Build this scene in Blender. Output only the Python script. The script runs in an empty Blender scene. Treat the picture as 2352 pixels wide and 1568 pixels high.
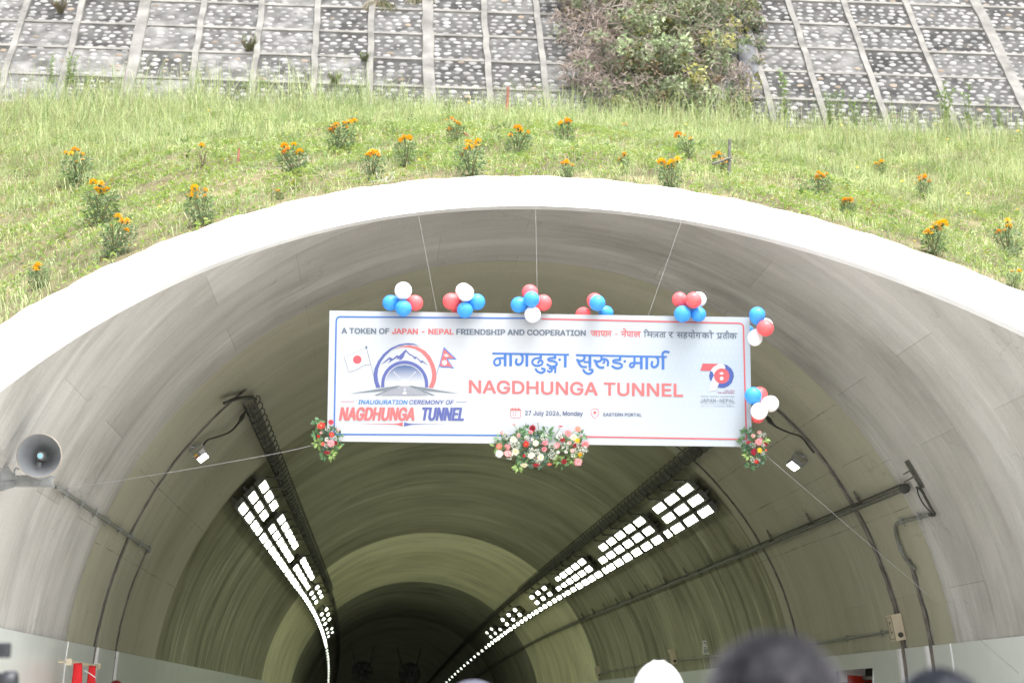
import bpy, bmesh, math, random
import numpy as np
from mathutils import Vector, Matrix, Euler
R = math.radians
random.seed(7)
rng = np.random.default_rng(11)
SC = bpy.context.scene
COL = SC.collection

# ------------------------------------------------------------------ camera, sky, sun, exposure
EYE = 1.65
F_PX = 4573.0                      # 70 mm lens on a 36 mm frame, in 2352-px units
PITCH = math.atan((1615 - 784) / F_PX)
YAW = math.atan((1176 - 870) / F_PX * math.cos(PITCH))
cam = bpy.data.cameras.new('camera')
cam.lens = F_PX / 2352 * 36
cam.sensor_width = 36
cam.clip_start = 0.05
cam.clip_end = 2000
cam.dof.use_dof = True
cam.dof.focus_distance = 22.0
cam.dof.aperture_fstop = 2.8
cam_o = bpy.data.objects.new('camera', cam)
COL.objects.link(cam_o)
cam_o.location = (0, 0, EYE)
cam_o.rotation_euler = (R(90) + PITCH, 0, -YAW)
SC.camera = cam_o

SUN_EL, SUN_AZ = R(68), R(148)
wd = bpy.data.worlds.new('World')
SC.world = wd
wd.use_nodes = True
nt = wd.node_tree
bg = nt.nodes['Background']
sky = nt.nodes.new('ShaderNodeTexSky')
sky.sky_type = 'NISHITA'
sky.sun_disc = False
sky.sun_elevation = SUN_EL
sky.sun_rotation = SUN_AZ
sky.dust_density = 4.0
sky.ozone_density = 0.6
hs = nt.nodes.new('ShaderNodeHueSaturation')      # overcast: a whiter sky
hs.inputs['Saturation'].default_value = 0.25
nt.links.new(sky.outputs[0], hs.inputs['Color'])
nt.links.new(hs.outputs[0], bg.inputs['Color'])
bg.inputs['Strength'].default_value = 0.15

sun = bpy.data.lights.new('sun', 'SUN')
sun.energy = 0.7
sun.angle = R(40)
sun.color = (1.0, 0.96, 0.9)
sun_o = bpy.data.objects.new('sun', sun)
COL.objects.link(sun_o)
sdir = Vector((math.sin(SUN_AZ) * math.cos(SUN_EL), math.cos(SUN_AZ) * math.cos(SUN_EL), math.sin(SUN_EL)))
sun_o.rotation_euler = sdir.to_track_quat('Z', 'Y').to_euler()
sun_o.location = (0, -10, 40)

SC.view_settings.view_transform = 'Standard'
SC.view_settings.look = 'None'
SC.view_settings.gamma = 1.0
SC.view_settings.use_curve_mapping = False
SC.view_settings.exposure = 2.08
SC.cycles.use_denoising = True
SC.cycles.max_bounces = 8
SC.cycles.sample_clamp_indirect = 4.0

# ------------------------------------------------------------------ rays: a picture point (2352-px units) to a point on a real surface
FW = Vector((math.sin(YAW) * math.cos(PITCH), math.cos(YAW) * math.cos(PITCH), math.sin(PITCH)))
RT = Vector((math.cos(YAW), -math.sin(YAW), 0))
UP = RT.cross(FW)
CAM = Vector((0, 0, EYE))
AX, CZ, TR = 1.584, EYE + 0.011, 5.2          # tunnel axis, springing height, inner radius
Y_A = 23.22                                    # end of the portal section

def ray(u, v):
    return FW + RT * ((u - 1176) / F_PX) + UP * ((784 - v) / F_PX)
def at_y(u, v, y):
    d = ray(u, v); return CAM + d * (y / d.y)
def on_plane(u, v, p, n):
    d = ray(u, v); return CAM + d * ((p - CAM).dot(n) / d.dot(n))
def on_tube(u, v, r=TR):
    d = ray(u, v); cx, cz = AX, CZ - EYE
    a = d.x ** 2 + d.z ** 2; b = -(d.x * cx + d.z * cz); c = cx * cx + cz * cz - r * r
    return CAM + d * ((-b + math.sqrt(b * b - a * c)) / a)
def cut_y(x, z):                                # the slanted portal face
    return 1.7725 * (z - EYE) - 0.0135 * x + 11.337
def bend(y):                                    # the tunnel bends left and dips far inside
    if y < 60: return 0.0, 0.0
    q = min(y, 170) - 60
    return -1.1 * (q / 75) ** 2, -0.00034 * q * q
def tp(th, y, r=TR):                            # point on the lining; th degrees from the crown
    bx, bz = bend(y); t = R(th)
    return Vector((AX + bx + r * math.sin(t), y, CZ + bz + r * math.cos(t)))

# ------------------------------------------------------------------ mesh helpers
class MB:
    def __init__(s): s.v = []; s.f = []; s.m = []; s.c = []
    def add(s, vs, fs, m=0, col=None):
        o = len(s.v); s.v += [tuple(p) for p in vs]
        s.f += [tuple(i + o for i in f) for f in fs]; s.m += [m] * len(fs)
        s.c += [col or (1, 1, 1)] * len(vs)
        return o
    def box(s, c, d, m=0, rot=None, col=None):
        c = Vector(c); h = Vector(d) / 2; vs = []
        for x in (-1, 1):
            for y in (-1, 1):
                for z in (-1, 1):
                    p = Vector((x * h.x, y * h.y, z * h.z))
                    if rot is not None: p = rot @ p
                    vs.append(c + p)
        s.add(vs, [(0, 1, 3, 2), (4, 6, 7, 5), (0, 4, 5, 1), (2, 3, 7, 6), (0, 2, 6, 4), (1, 5, 7, 3)], m, col)
    def tube(s, pts, r, n=8, m=0, cap=True, col=None):
        pts = [Vector(p) for p in pts]; k = len(pts); vs = []; fs = []
        rr = r if isinstance(r, (list, tuple)) else [r] * k
        t = (pts[1] - pts[0]).normalized()
        a = t.orthogonal().normalized()
        for i, p in enumerate(pts):
            t = (pts[min(i + 1, k - 1)] - pts[max(i - 1, 0)]).normalized()
            a = (a - t * a.dot(t)).normalized(); b = t.cross(a)
            for j in range(n):
                w = 2 * math.pi * j / n
                vs.append(p + (a * math.cos(w) + b * math.sin(w)) * rr[i])
        for i in range(k - 1):
            for j in range(n):
                j2 = (j + 1) % n
                fs.append((i * n + j, i * n + j2, (i + 1) * n + j2, (i + 1) * n + j))
        if cap: fs += [tuple(range(n))[::-1], tuple((k - 1) * n + j for j in range(n))]
        s.add(vs, fs, m, col)
    def lathe(s, prof, M, n=32, m=0, close=False, col=None):
        vs = []; fs = []; k = len(prof)
        for (r, z) in prof:
            for j in range(n):
                w = 2 * math.pi * j / n; vs.append(M @ Vector((r * math.cos(w), r * math.sin(w), z)))
        for i in range(k - 1):
            for j in range(n):
                j2 = (j + 1) % n; fs.append((i * n + j, i * n + j2, (i + 1) * n + j2, (i + 1) * n + j))
        if close: fs += [tuple(range(n))[::-1], tuple((k - 1) * n + j for j in range(n))]
        s.add(vs, fs, m, col)
    def sphere(s, c, r, nu=14, nv=9, m=0, M=None, col=None):
        c = Vector(c); rr = Vector(r) if hasattr(r, '__len__') else Vector((r, r, r))
        vs = []; fs = []
        for i in range(nv + 1):
            a = math.pi * i / nv
            for j in range(nu):
                w = 2 * math.pi * j / nu
                p = Vector((math.sin(a) * math.cos(w) * rr.x, math.sin(a) * math.sin(w) * rr.y, math.cos(a) * rr.z))
                if M is not None: p = M @ p
                vs.append(c + p)
        for i in range(nv):
            for j in range(nu):
                j2 = (j + 1) % nu; fs.append((i * nu + j, (i + 1) * nu + j, (i + 1) * nu + j2, i * nu + j2))
        s.add(vs, fs, m, col)
    def build(s, name, mats, parent=None, smooth=False, bevel=0):
        me = bpy.data.meshes.new(name); me.from_pydata(s.v, [], s.f)
        for mt in (mats if isinstance(mats, (list, tuple)) else [mats]): me.materials.append(mt)
        me.polygons.foreach_set('material_index', s.m)
        if smooth: me.polygons.foreach_set('use_smooth', [True] * len(s.f))
        ca = me.color_attributes.new('Col', 'FLOAT_COLOR', 'POINT')
        ca.data.foreach_set('color', np.c_[np.array(s.c, float).reshape(-1, 3), np.ones(len(s.c))].ravel())
        me.validate(); me.update()
        return link(name, me, parent, bevel)
def link(name, me, parent=None, bevel=0):
    o = bpy.data.objects.new(name, me); COL.objects.link(o)
    if parent is not None:
        o.parent = parent; o.matrix_parent_inverse = Matrix.Translation(-Vector(parent.location))
    if bevel:
        b = o.modifiers.new('bevel', 'BEVEL'); b.width = bevel; b.segments = 2; b.limit_method = 'ANGLE'
    return o
def np_mesh(name, V, F, mats, parent=None, col=None, smooth=False):
    """V (n,3); F (m,k) with one k for all faces"""
    me = bpy.data.meshes.new(name); V = np.asarray(V, np.float32); F = np.asarray(F, np.int32)
    me.vertices.add(len(V)); me.vertices.foreach_set('co', V.ravel())
    m, k = F.shape
    me.loops.add(m * k); me.loops.foreach_set('vertex_index', F.ravel())
    me.polygons.add(m); me.polygons.foreach_set('loop_start', np.arange(0, m * k, k, dtype=np.int32))
    me.polygons.foreach_set('loop_total', np.full(m, k, np.int32))
    if smooth: me.polygons.foreach_set('use_smooth', np.ones(m, bool))
    for mt in (mats if isinstance(mats, (list, tuple)) else [mats]): me.materials.append(mt)
    if col is not None:
        ca = me.color_attributes.new('Col', 'FLOAT_COLOR', 'POINT')
        ca.data.foreach_set('color', np.c_[np.asarray(col, np.float32), np.ones(len(V), np.float32)].astype(np.float32).ravel())
    me.update(calc_edges=True)
    return link(name, me, parent)
def tag(o, label=None, cat=None, group=None, kind=None):
    if label: o['label'] = label
    if cat: o['category'] = cat
    if group: o['group'] = group
    if kind: o['kind'] = kind
    return o
def empty(name, loc, label=None, cat=None, group=None):
    o = bpy.data.objects.new(name, None); COL.objects.link(o); o.location = loc
    o.empty_display_size = 0.1
    return tag(o, label, cat, group)
def copy_tree(o, parent=None):
    c = o.copy(); COL.objects.link(c)
    if parent is not None: c.parent = parent
    for ch in list(o.children): copy_tree(ch, c)
    return c
def smoothpath(pts, n=8):
    pts = [Vector(p) for p in pts]; out = []
    P = [pts[0] * 2 - pts[1]] + pts + [pts[-1] * 2 - pts[-2]]
    for i in range(1, len(P) - 2):
        p0, p1, p2, p3 = P[i - 1:i + 3]
        for k in range(n):
            t = k / n
            out.append(0.5 * ((2 * p1) + (p2 - p0) * t + (2 * p0 - 5 * p1 + 4 * p2 - p3) * t * t + (3 * p1 - p0 - 3 * p2 + p3) * t ** 3))
    out.append(pts[-1]); return out

# ------------------------------------------------------------------ materials
def mat(name):
    m = bpy.data.materials.new(name); m.use_nodes = True
    n = m.node_tree; b = n.nodes['Principled BSDF']
    return m, n, b
def nd(n, t, **kw):
    x = n.nodes.new(t)
    for k, v in kw.items(): setattr(x, k, v)
    return x
def math_(n, op, a, b=None, clamp=False):
    x = nd(n, 'ShaderNodeMath', operation=op, use_clamp=clamp)
    for i, q in enumerate((a, b)):
        if q is None: continue
        if isinstance(q, (int, float)): x.inputs[i].default_value = q
        else: n.links.new(q, x.inputs[i])
    return x.outputs[0]
def mix_(n, fac, a, b, mode='MIX'):
    x = nd(n, 'ShaderNodeMix', data_type='RGBA', blend_type=mode)
    for i, q in ((0, fac), (6, a), (7, b)):
        if isinstance(q, (int, float)): x.inputs[i].default_value = q
        elif isinstance(q, tuple): x.inputs[i].default_value = (*q, 1)
        else: n.links.new(q, x.inputs[i])
    return x.outputs[2]
def noise_(n, vec, scale, detail=4, rough=0.55):
    x = nd(n, 'ShaderNodeTexNoise'); x.inputs['Scale'].default_value = scale
    x.inputs['Detail'].default_value = detail; x.inputs['Roughness'].default_value = rough
    if vec is not None: n.links.new(vec, x.inputs['Vector'])
    return x.outputs['Fac']
def ramp_(n, fac, lo, hi):
    x = nd(n, 'ShaderNodeMapRange'); x.inputs[1].default_value = lo; x.inputs[2].default_value = hi
    n.links.new(fac, x.inputs[0]); return x.outputs[0]
def comb_(n, x, y, z):
    c = nd(n, 'ShaderNodeCombineXYZ')
    for i, q in enumerate((x, y, z)):
        if isinstance(q, (int, float)): c.inputs[i].default_value = q
        else: n.links.new(q, c.inputs[i])
    return c.outputs[0]
def plain(name, col, rough=0.6, metal=0.0, var=0.15, scale=8.0, bump=0.0, spec=0.4):
    m, n, b = mat(name)
    g = nd(n, 'ShaderNodeNewGeometry').outputs['Position']
    f = noise_(n, g, scale, 5)
    lo = tuple(c * (1 - var) for c in col); hi = tuple(min(1, c * (1 + var)) for c in col)
    n.links.new(mix_(n, ramp_(n, f, 0.3, 0.7), lo, hi), b.inputs['Base Color'])
    b.inputs['Roughness'].default_value = rough; b.inputs['Metallic'].default_value = metal
    b.inputs['Specular IOR Level'].default_value = spec
    if bump:
        bp = nd(n, 'ShaderNodeBump'); bp.inputs['Strength'].default_value = bump; bp.inputs['Distance'].default_value = 0.02
        n.links.new(noise_(n, g, scale * 4, 6), bp.inputs['Height']); n.links.new(bp.outputs[0], b.inputs['Normal'])
    return m
def concrete(name, base, dark, lo=0.45, hi=0.7, streak=5.0, amount=0.8, patches=0.0, pale=None, pale_amt=0.0, rough=0.9, spec=0.2, fine=0.22, wide=0.16, drip=0.0):
    """vault concrete: streaks that run round the vault, soft blotches, grain, shutter patches"""
    m, n, b = mat(name)
    pos = nd(n, 'ShaderNodeNewGeometry').outputs['Position']
    sp = nd(n, 'ShaderNodeSeparateXYZ'); n.links.new(pos, sp.inputs[0])
    th = math_(n, 'ARCTAN2', math_(n, 'SUBTRACT', sp.outputs[0], AX), math_(n, 'SUBTRACT', sp.outputs[2], CZ))
    arc = math_(n, 'MULTIPLY', th, TR)
    v1 = comb_(n, math_(n, 'MULTIPLY', arc, wide), sp.outputs[1], 0.0)
    v2 = comb_(n, math_(n, 'MULTIPLY', arc, 0.3), sp.outputs[1], 3.0)
    st = noise_(n, v1, streak, 8, 0.62)
    fs = noise_(n, v2, streak * 5, 5, 0.6)
    bl = noise_(n, pos, 0.55, 5)
    gr = noise_(n, pos, 30, 4)
    f = math_(n, 'ADD', math_(n, 'MULTIPLY', st, 0.5), math_(n, 'MULTIPLY', bl, 0.5))
    f = math_(n, 'ADD', f, math_(n, 'MULTIPLY', math_(n, 'SUBTRACT', fs, 0.5), fine))
    fac = math_(n, 'MULTIPLY', ramp_(n, f, lo, hi), amount)
    fac = math_(n, 'MULTIPLY', fac, math_(n, 'ADD', 0.4, math_(n, 'MULTIPLY', ramp_(n, noise_(n, pos, 0.3, 4), 0.34, 0.60), 0.6)))
    c = mix_(n, fac, base, dark)
    if pale:
        pf = noise_(n, comb_(n, math_(n, 'MULTIPLY', arc, 0.22), sp.outputs[1], 9.0), streak * 0.7, 7, 0.65)
        c = mix_(n, math_(n, 'MULTIPLY', ramp_(n, pf, 0.56, 0.68), pale_amt), c, pale)
    if drip:                                     # seepage streaks running down the side walls only
        side = ramp_(n, math_(n, 'ABSOLUTE', th), 0.55, 1.05)
        d1 = noise_(n, comb_(n, math_(n, 'MULTIPLY', arc, 0.10), sp.outputs[1], 21.0), 2.3, 7, 0.7)
        d2 = noise_(n, comb_(n, math_(n, 'MULTIPLY', arc, 0.14), sp.outputs[1], 33.0), 3.1, 7, 0.7)
        c = mix_(n, math_(n, 'MULTIPLY', math_(n, 'MULTIPLY', ramp_(n, d1, 0.52, 0.62), side), drip), c, tuple(q * 0.55 for q in dark))
        c = mix_(n, math_(n, 'MULTIPLY', math_(n, 'MULTIPLY', ramp_(n, d2, 0.58, 0.66), side), drip), c, tuple(min(1, q * 1.9) for q in base))
    if patches:
        br = nd(n, 'ShaderNodeTexBrick'); br.offset = 0.37
        n.links.new(comb_(n, arc, sp.outputs[1], 0.0), br.inputs['Vector'])
        br.inputs['Color1'].default_value = (0.86, 0.85, 0.82, 1); br.inputs['Color2'].default_value = (1.1, 1.1, 1.1, 1)
        br.inputs['Mortar'].default_value = (0.72, 0.70, 0.66, 1); br.inputs['Scale'].default_value = 1.0
        br.inputs['Mortar Size'].default_value = 0.006; br.inputs['Bias'].default_value = -0.1
        br.inputs['Brick Width'].default_value = 2.6; br.inputs['Row Height'].default_value = 1.35
        c = mix_(n, patches, c, br.outputs['Color'], 'MULTIPLY')
    vo = nd(n, 'ShaderNodeTexVoronoi', feature='DISTANCE_TO_EDGE'); vo.inputs['Scale'].default_value = 0.9
    wv = nd(n, 'ShaderNodeVectorMath', operation='ADD')
    nz = nd(n, 'ShaderNodeTexNoise'); nz.inputs['Scale'].default_value = 1.3; nz.inputs['Detail'].default_value = 5
    n.links.new(pos, nz.inputs['Vector']); n.links.new(pos, wv.inputs[0]); n.links.new(nz.outputs['Color'], wv.inputs[1])
    n.links.new(wv.outputs[0], vo.inputs['Vector'])
    cr = math_(n, 'MULTIPLY', ramp_(n, vo.outputs['Distance'], 0.012, 0.0), ramp_(n, noise_(n, pos, 0.7, 2), 0.5, 0.62), True)
    c = mix_(n, math_(n, 'MULTIPLY', cr, 0.3), c, tuple(q * 0.45 for q in dark))
    c = mix_(n, 0.35, c, mix_(n, gr, (0.7, 0.7, 0.7), (1.25, 1.25, 1.25)), 'MULTIPLY')
    n.links.new(c, b.inputs['Base Color'])
    b.inputs['Roughness'].default_value = rough; b.inputs['Specular IOR Level'].default_value = spec
    bp = nd(n, 'ShaderNodeBump'); bp.inputs['Strength'].default_value = 0.35; bp.inputs['Distance'].default_value = 0.02
    n.links.new(math_(n, 'ADD', fs, gr), bp.inputs['Height']); n.links.new(bp.outputs[0], b.inputs['Normal'])
    return m
def attr_mat(name, rough=0.6, trans=0.0, var=0.0, spec=0.3, vscale=6.0):
    m, n, b = mat(name)
    a = nd(n, 'ShaderNodeAttribute', attribute_name='Col').outputs['Color']
    if var:
        pos = nd(n, 'ShaderNodeNewGeometry').outputs['Position']
        a = mix_(n, 1.0, a, mix_(n, ramp_(n, noise_(n, pos, vscale, 5), 0.3, 0.7), (1 - var,) * 3, (1 + var,) * 3), 'MULTIPLY')
    n.links.new(a, b.inputs['Base Color']); b.inputs['Roughness'].default_value = rough
    b.inputs['Specular IOR Level'].default_value = spec
    if trans:
        t = nd(n, 'ShaderNodeBsdfTranslucent'); n.links.new(a, t.inputs['Color'])
        mx = nd(n, 'ShaderNodeMixShader'); mx.inputs[0].default_value = trans
        n.links.new(b.outputs[0], mx.inputs[1]); n.links.new(t.outputs[0], mx.inputs[2])
        n.links.new(mx.outputs[0], n.nodes['Material Output'].inputs['Surface'])
    return m
def emit(name, col, strength):
    m, n, b = mat(name)
    b.inputs['Base Color'].default_value = (0.8, 0.8, 0.8, 1)
    b.inputs['Emission Color'].default_value = (*col, 1); b.inputs['Emission Strength'].default_value = strength
    return m

M = {}
M['front'] = concrete('portal_concrete', (0.50, 0.49, 0.465), (0.27, 0.26, 0.235), 0.40, 0.62, 1.3, 0.95, 0.8, (0.62, 0.62, 0.595), 0.7, fine=0.15, wide=0.22, drip=0.12)
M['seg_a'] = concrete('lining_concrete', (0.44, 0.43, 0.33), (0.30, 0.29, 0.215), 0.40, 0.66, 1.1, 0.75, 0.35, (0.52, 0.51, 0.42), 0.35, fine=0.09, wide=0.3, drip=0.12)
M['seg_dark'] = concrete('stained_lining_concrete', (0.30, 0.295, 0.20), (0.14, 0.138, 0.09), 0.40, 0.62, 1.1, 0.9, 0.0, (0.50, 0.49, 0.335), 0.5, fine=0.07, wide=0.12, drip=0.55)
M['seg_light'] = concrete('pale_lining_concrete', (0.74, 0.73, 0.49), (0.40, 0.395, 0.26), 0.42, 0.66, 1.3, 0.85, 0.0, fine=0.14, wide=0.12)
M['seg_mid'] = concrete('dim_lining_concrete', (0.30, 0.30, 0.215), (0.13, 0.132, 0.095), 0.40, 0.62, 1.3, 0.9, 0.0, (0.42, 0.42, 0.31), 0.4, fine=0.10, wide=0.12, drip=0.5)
M['seg_deep'] = concrete('veil_lifted_concrete', (0.50, 0.50, 0.40), (0.26, 0.26, 0.21), 0.4, 0.62, 3.0, 0.9, 0.0, (0.6, 0.6, 0.48), 0.3)  # tone raised so the far lining carries the veiling glare in its colour
M['chase'] = plain('mortar_chase', (0.24, 0.22, 0.20), 0.95, 0, 0.45, 5, 0.6, 0.1)
M['thread'] = plain('pale_string', (0.27, 0.27, 0.27), 0.8)
M['chase_shade'] = plain('painted_shadow_line', (0.05, 0.047, 0.04), 0.95, 0, 0.4, 6)  # colour of the shadow line painted beside each cable channel
M['rim'] = plain('white_painted_concrete', (0.74, 0.74, 0.73), 0.75, 0, 0.12, 1.1, 0.3)
M['panel'] = plain('enamel_panel', (0.60, 0.63, 0.60), 0.3, 0, 0.04, 1.5, 0, 0.5)
M['white'] = plain('white_trim', (0.8, 0.8, 0.8), 0.5, 0, 0.03)
M['metal_dark'] = plain('dark_galvanised_metal', (0.12, 0.12, 0.1), 0.6, 0.3, 0.3, 12)
M['cable'] = plain('dusty_cable', (0.085, 0.085, 0.064), 0.75, 0, 0.3, 3)
M['black'] = plain('black_cable', (0.04, 0.04, 0.034), 0.6, 0, 0.3)
M['galv'] = plain('galvanised_steel', (0.25, 0.26, 0.26), 0.6, 0.2, 0.2, 14)
M['conduit'] = plain('grey_conduit', (0.2, 0.205, 0.18), 0.5, 0.3, 0.15, 14)
M['lamp_body'] = plain('lamp_housing', (0.17, 0.17, 0.15), 0.6, 0.2, 0.25, 20)
M['lens'] = emit('lamp_lens', (0.93, 1.0, 0.80), 4.0)
M['lens_inner'] = emit('inner_lamp_lens', (0.93, 1.0, 0.80), 5.0)
M['lens_far'] = emit('far_lamp_lens', (0.93, 1.0, 0.82), 1.7)
M['flood'] = emit('flood_lens', (0.97, 1.0, 0.88), 2.5)
M['ground'] = plain('slope_soil', (0.15, 0.13, 0.075), 0.95, 0, 0.45, 1.2, 0.5, 0.1)
M['road'] = plain('asphalt', (0.06, 0.06, 0.06), 0.9, 0, 0.3, 6, 0.3)
M['pave'] = plain('pale_concrete_paving', (0.52, 0.50, 0.47), 0.9, 0, 0.12, 2, 0.2)
M['attr'] = attr_mat('painted_detail', 0.55)
M['leaf'] = attr_mat('leaf', 0.55, 0.3)
M['grass'] = attr_mat('grass_blades', 0.6, 0.35)
M['petal'] = attr_mat('petal', 0.6, 0.25)
M['stone'] = attr_mat('river_stone', 0.75, 0, 0.12)
M['mortar'] = attr_mat('weathered_mortar', 0.95, 0, 0.35, 0.1, 2.5)
M['ink'] = attr_mat('printed_vinyl', 0.45, 0, 0, 0.3)
def srgb(r, g, b):
    f = lambda c: (c / 255 / 12.92) if c / 255 <= 0.04045 else ((c / 255 + 0.055) / 1.055) ** 2.4
    return (f(r), f(g), f(b))

# ------------------------------------------------------------------ tunnel
T = empty('tunnel', (AX, 20, 0), 'road tunnel with a slanted white-rimmed concrete portal cut into the grassy slope', 'tunnel')
TH0 = 108.4                                     # angle at which the vault meets the road
PZ = EYE + 0.70                                 # top of the wall cladding
TH_P = math.degrees(math.acos((PZ - CZ) / TR))

HY0, HY1, RC0, RC1 = 27.2, 29.45, 84.8, 101.0     # hydrant recess in the right wall
def ring_surface(name, y0, y1, r, m, th0=-TH0, th1=TH0, nth=120, dy=1.5, wob=0.0, parent=T):
    ny = max(2, int((y1 - y0) / dy) + 1); ths = np.linspace(th0, th1, nth); ys = np.linspace(y0, y1, ny)
    if y0 < HY0 < y1: ys = np.unique(np.r_[ys, HY0, HY1]); ths = np.unique(np.r_[ths, RC0, RC1]); ny, nth = len(ys), len(ths)
    vs = []; fs = []
    for y in ys:
        for t in ths: vs.append(tp(t, y, r))
    for i in range(ny - 1):
        for j in range(nth - 1):
            if HY0 - .01 < ys[i] < HY1 - .01 and RC0 - .01 < ths[j] < RC1 - .01: continue
            a = i * nth + j; fs.append((a, a + 1, a + nth + 1, a + nth))
    b = MB(); b.add(vs, fs); return b.build(name, m, parent, True)

# portal section: solid ring from the slanted face back to y = 23.2
def portal_ring(name, r0, r1, m, face_off=0.0, back=None):
    n = 160; vs = []; fs = []
    for t in np.linspace(-TH0, TH0, n):
        for r in (r0, r1):
            x, z = AX + r * math.sin(R(t)), CZ + r * math.cos(R(t)); y = cut_y(x, z) + face_off
            vs.append((x, y, z)); vs.append((x, back if back else y + 0.3, z))
    for i in range(n - 1):
        a, b = 4 * i, 4 * i + 4                 # inner face, outer face: 0 in-front 1 in-back 2 out-front 3 out-back
        fs += [(a, b, b + 1, a + 1), (a + 2, a + 3, b + 3, b + 2), (a, a + 2, b + 2, b), (a + 1, b + 1, b + 3, a + 3)]
    mb = MB(); mb.add(vs, fs); o = mb.build(name, m, T)
    return o
portal_ring('portal_lining', TR + 0.003, TR + 0.6, M['front'], 0.02, Y_A + 0.1)
# white rim: slab on the cut face with a bevelled inner lip
def rim():
    n = 240; prof = [(TR - 0.004, 0.14), (TR - 0.004, -0.012), (TR + 0.032, -0.06), (TR + 0.595, -0.06), (TR + 0.605, 0.2)]
    vs = []; fs = []; k = len(prof)
    for i, t in enumerate(np.linspace(-TH0, TH0, n)):
        wob = 0.012 * math.sin(t * 0.9) + 0.008 * math.sin(t * 2.3 + 1)
        for q, (r, d) in enumerate(prof):
            if q >= 3: r += wob
            elif q == 2: r += 0.3 * wob
            x, z = AX + r * math.sin(R(t)), CZ + r * math.cos(R(t))
            vs.append((x, cut_y(x, z) + d, z))
    for i in range(n - 1):
        for j in range(k - 1):
            a = i * k + j; fs.append((a, a + 1, a + k + 1, a + k))
    mb = MB(); mb.add(vs, fs); return mb.build('portal_rim', M['rim'], T)
rim()
def lip_line():
    n = 260; vs = []; fs = []; r_ = random.Random(3)
    for t in np.linspace(-TH0, TH0, n):
        for r, d in ((TR + 0.033, -0.064), (TR + 0.040 + 0.016 * r_.random() * (0.5 + 0.5 * math.sin(t * 0.7)), -0.0645)):
            x, z = AX + r * math.sin(R(t)), CZ + r * math.cos(R(t)); vs.append((x, cut_y(x, z) + d, z))
    for i in range(n - 1): fs.append((2 * i, 2 * i + 1, 2 * i + 3, 2 * i + 2))
    M['lipline'] = plain('lip_joint', (0.30, 0.30, 0.29), 0.9, 0, 0.5, 3)
    mb = MB(); mb.add(vs, fs); mb.build('lip_joint', M['lipline'], T)
lip_line()
def rim_joint(t, w, seed):                        # hairline joints and cracks across the white rim
    r_ = random.Random(seed); vs = []; fs = []; n = 26; tt = t
    for i in range(n):
        r = TR + 0.06 + 0.52 * i / (n - 1); tt += r_.uniform(-w, w)
        for q in (-0.0035, 0.0035):
            a = R(tt) + q / r * r_.uniform(0.5, 1.3); x, z = AX + r * math.sin(a), CZ + r * math.cos(a); vs.append((x, cut_y(x, z) - 0.0635, z))
    for i in range(n - 1): fs.append((2 * i, 2 * i + 1, 2 * i + 3, 2 * i + 2))
    mb = MB(); mb.add(vs, fs); mb.build('rim_joint', M['lipline'], T)
for i, t in enumerate((-62, -47.5, -31, -16, 0.6, 14, 27, 43, 58)): rim_joint(t, 0.03 if i % 2 else 0.12, i)
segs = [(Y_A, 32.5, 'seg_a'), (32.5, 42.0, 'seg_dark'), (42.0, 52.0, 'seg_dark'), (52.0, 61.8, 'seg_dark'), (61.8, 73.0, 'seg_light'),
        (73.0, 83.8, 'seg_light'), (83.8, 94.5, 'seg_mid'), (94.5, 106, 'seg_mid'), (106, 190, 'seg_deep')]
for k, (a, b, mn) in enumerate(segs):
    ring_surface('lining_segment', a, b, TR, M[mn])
    if k: ring_surface('construction_joint', a - 0.012, a + 0.012, TR - 0.003, M['chase'], -TH_P, TH_P, 90, 0.02)
ring_surface('light_block_shell', Y_A, 190, TR + 0.5, M['seg_deep'], -112, 112, 60, 4)  # unseen tube added round the lining to block light from outside
# formwork lines that run along the tunnel
M['formline'] = plain('formwork_seam', (0.22, 0.215, 0.16), 0.9, 0, 0.4, 2)
for th in (-58.6, -39.5 - 30, 55.3, 63.9, 47.5):
    y1 = 60 if abs(th) > 50 else 32
    n = 90; vs = []; r_ = random.Random(int(th))
    for y in np.linspace(Y_A + 0.05, y1, n): w = 0.07 * r_.random() ** 2 + 0.02; q = r_.uniform(-.05, .05); vs += [tp(th - w + q, y, TR - 0.002), tp(th + w + q, y, TR - 0.002)]
    mb = MB(); mb.add(vs, [(2 * i, 2 * i + 1, 2 * i + 3, 2 * i + 2) for i in range(n - 1) if r_.random() < 0.97]); mb.build('formwork_line', M['formline'], T)
# dark far end
b = MB(); bx, bz = bend(189.9); vs = [tp(t, 189.9, TR + 0.1) for t in np.linspace(-180, 174, 60)]
b.add(vs, [tuple(range(60))]); b.build('far_darkness', M['seg_deep'], T)

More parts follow.
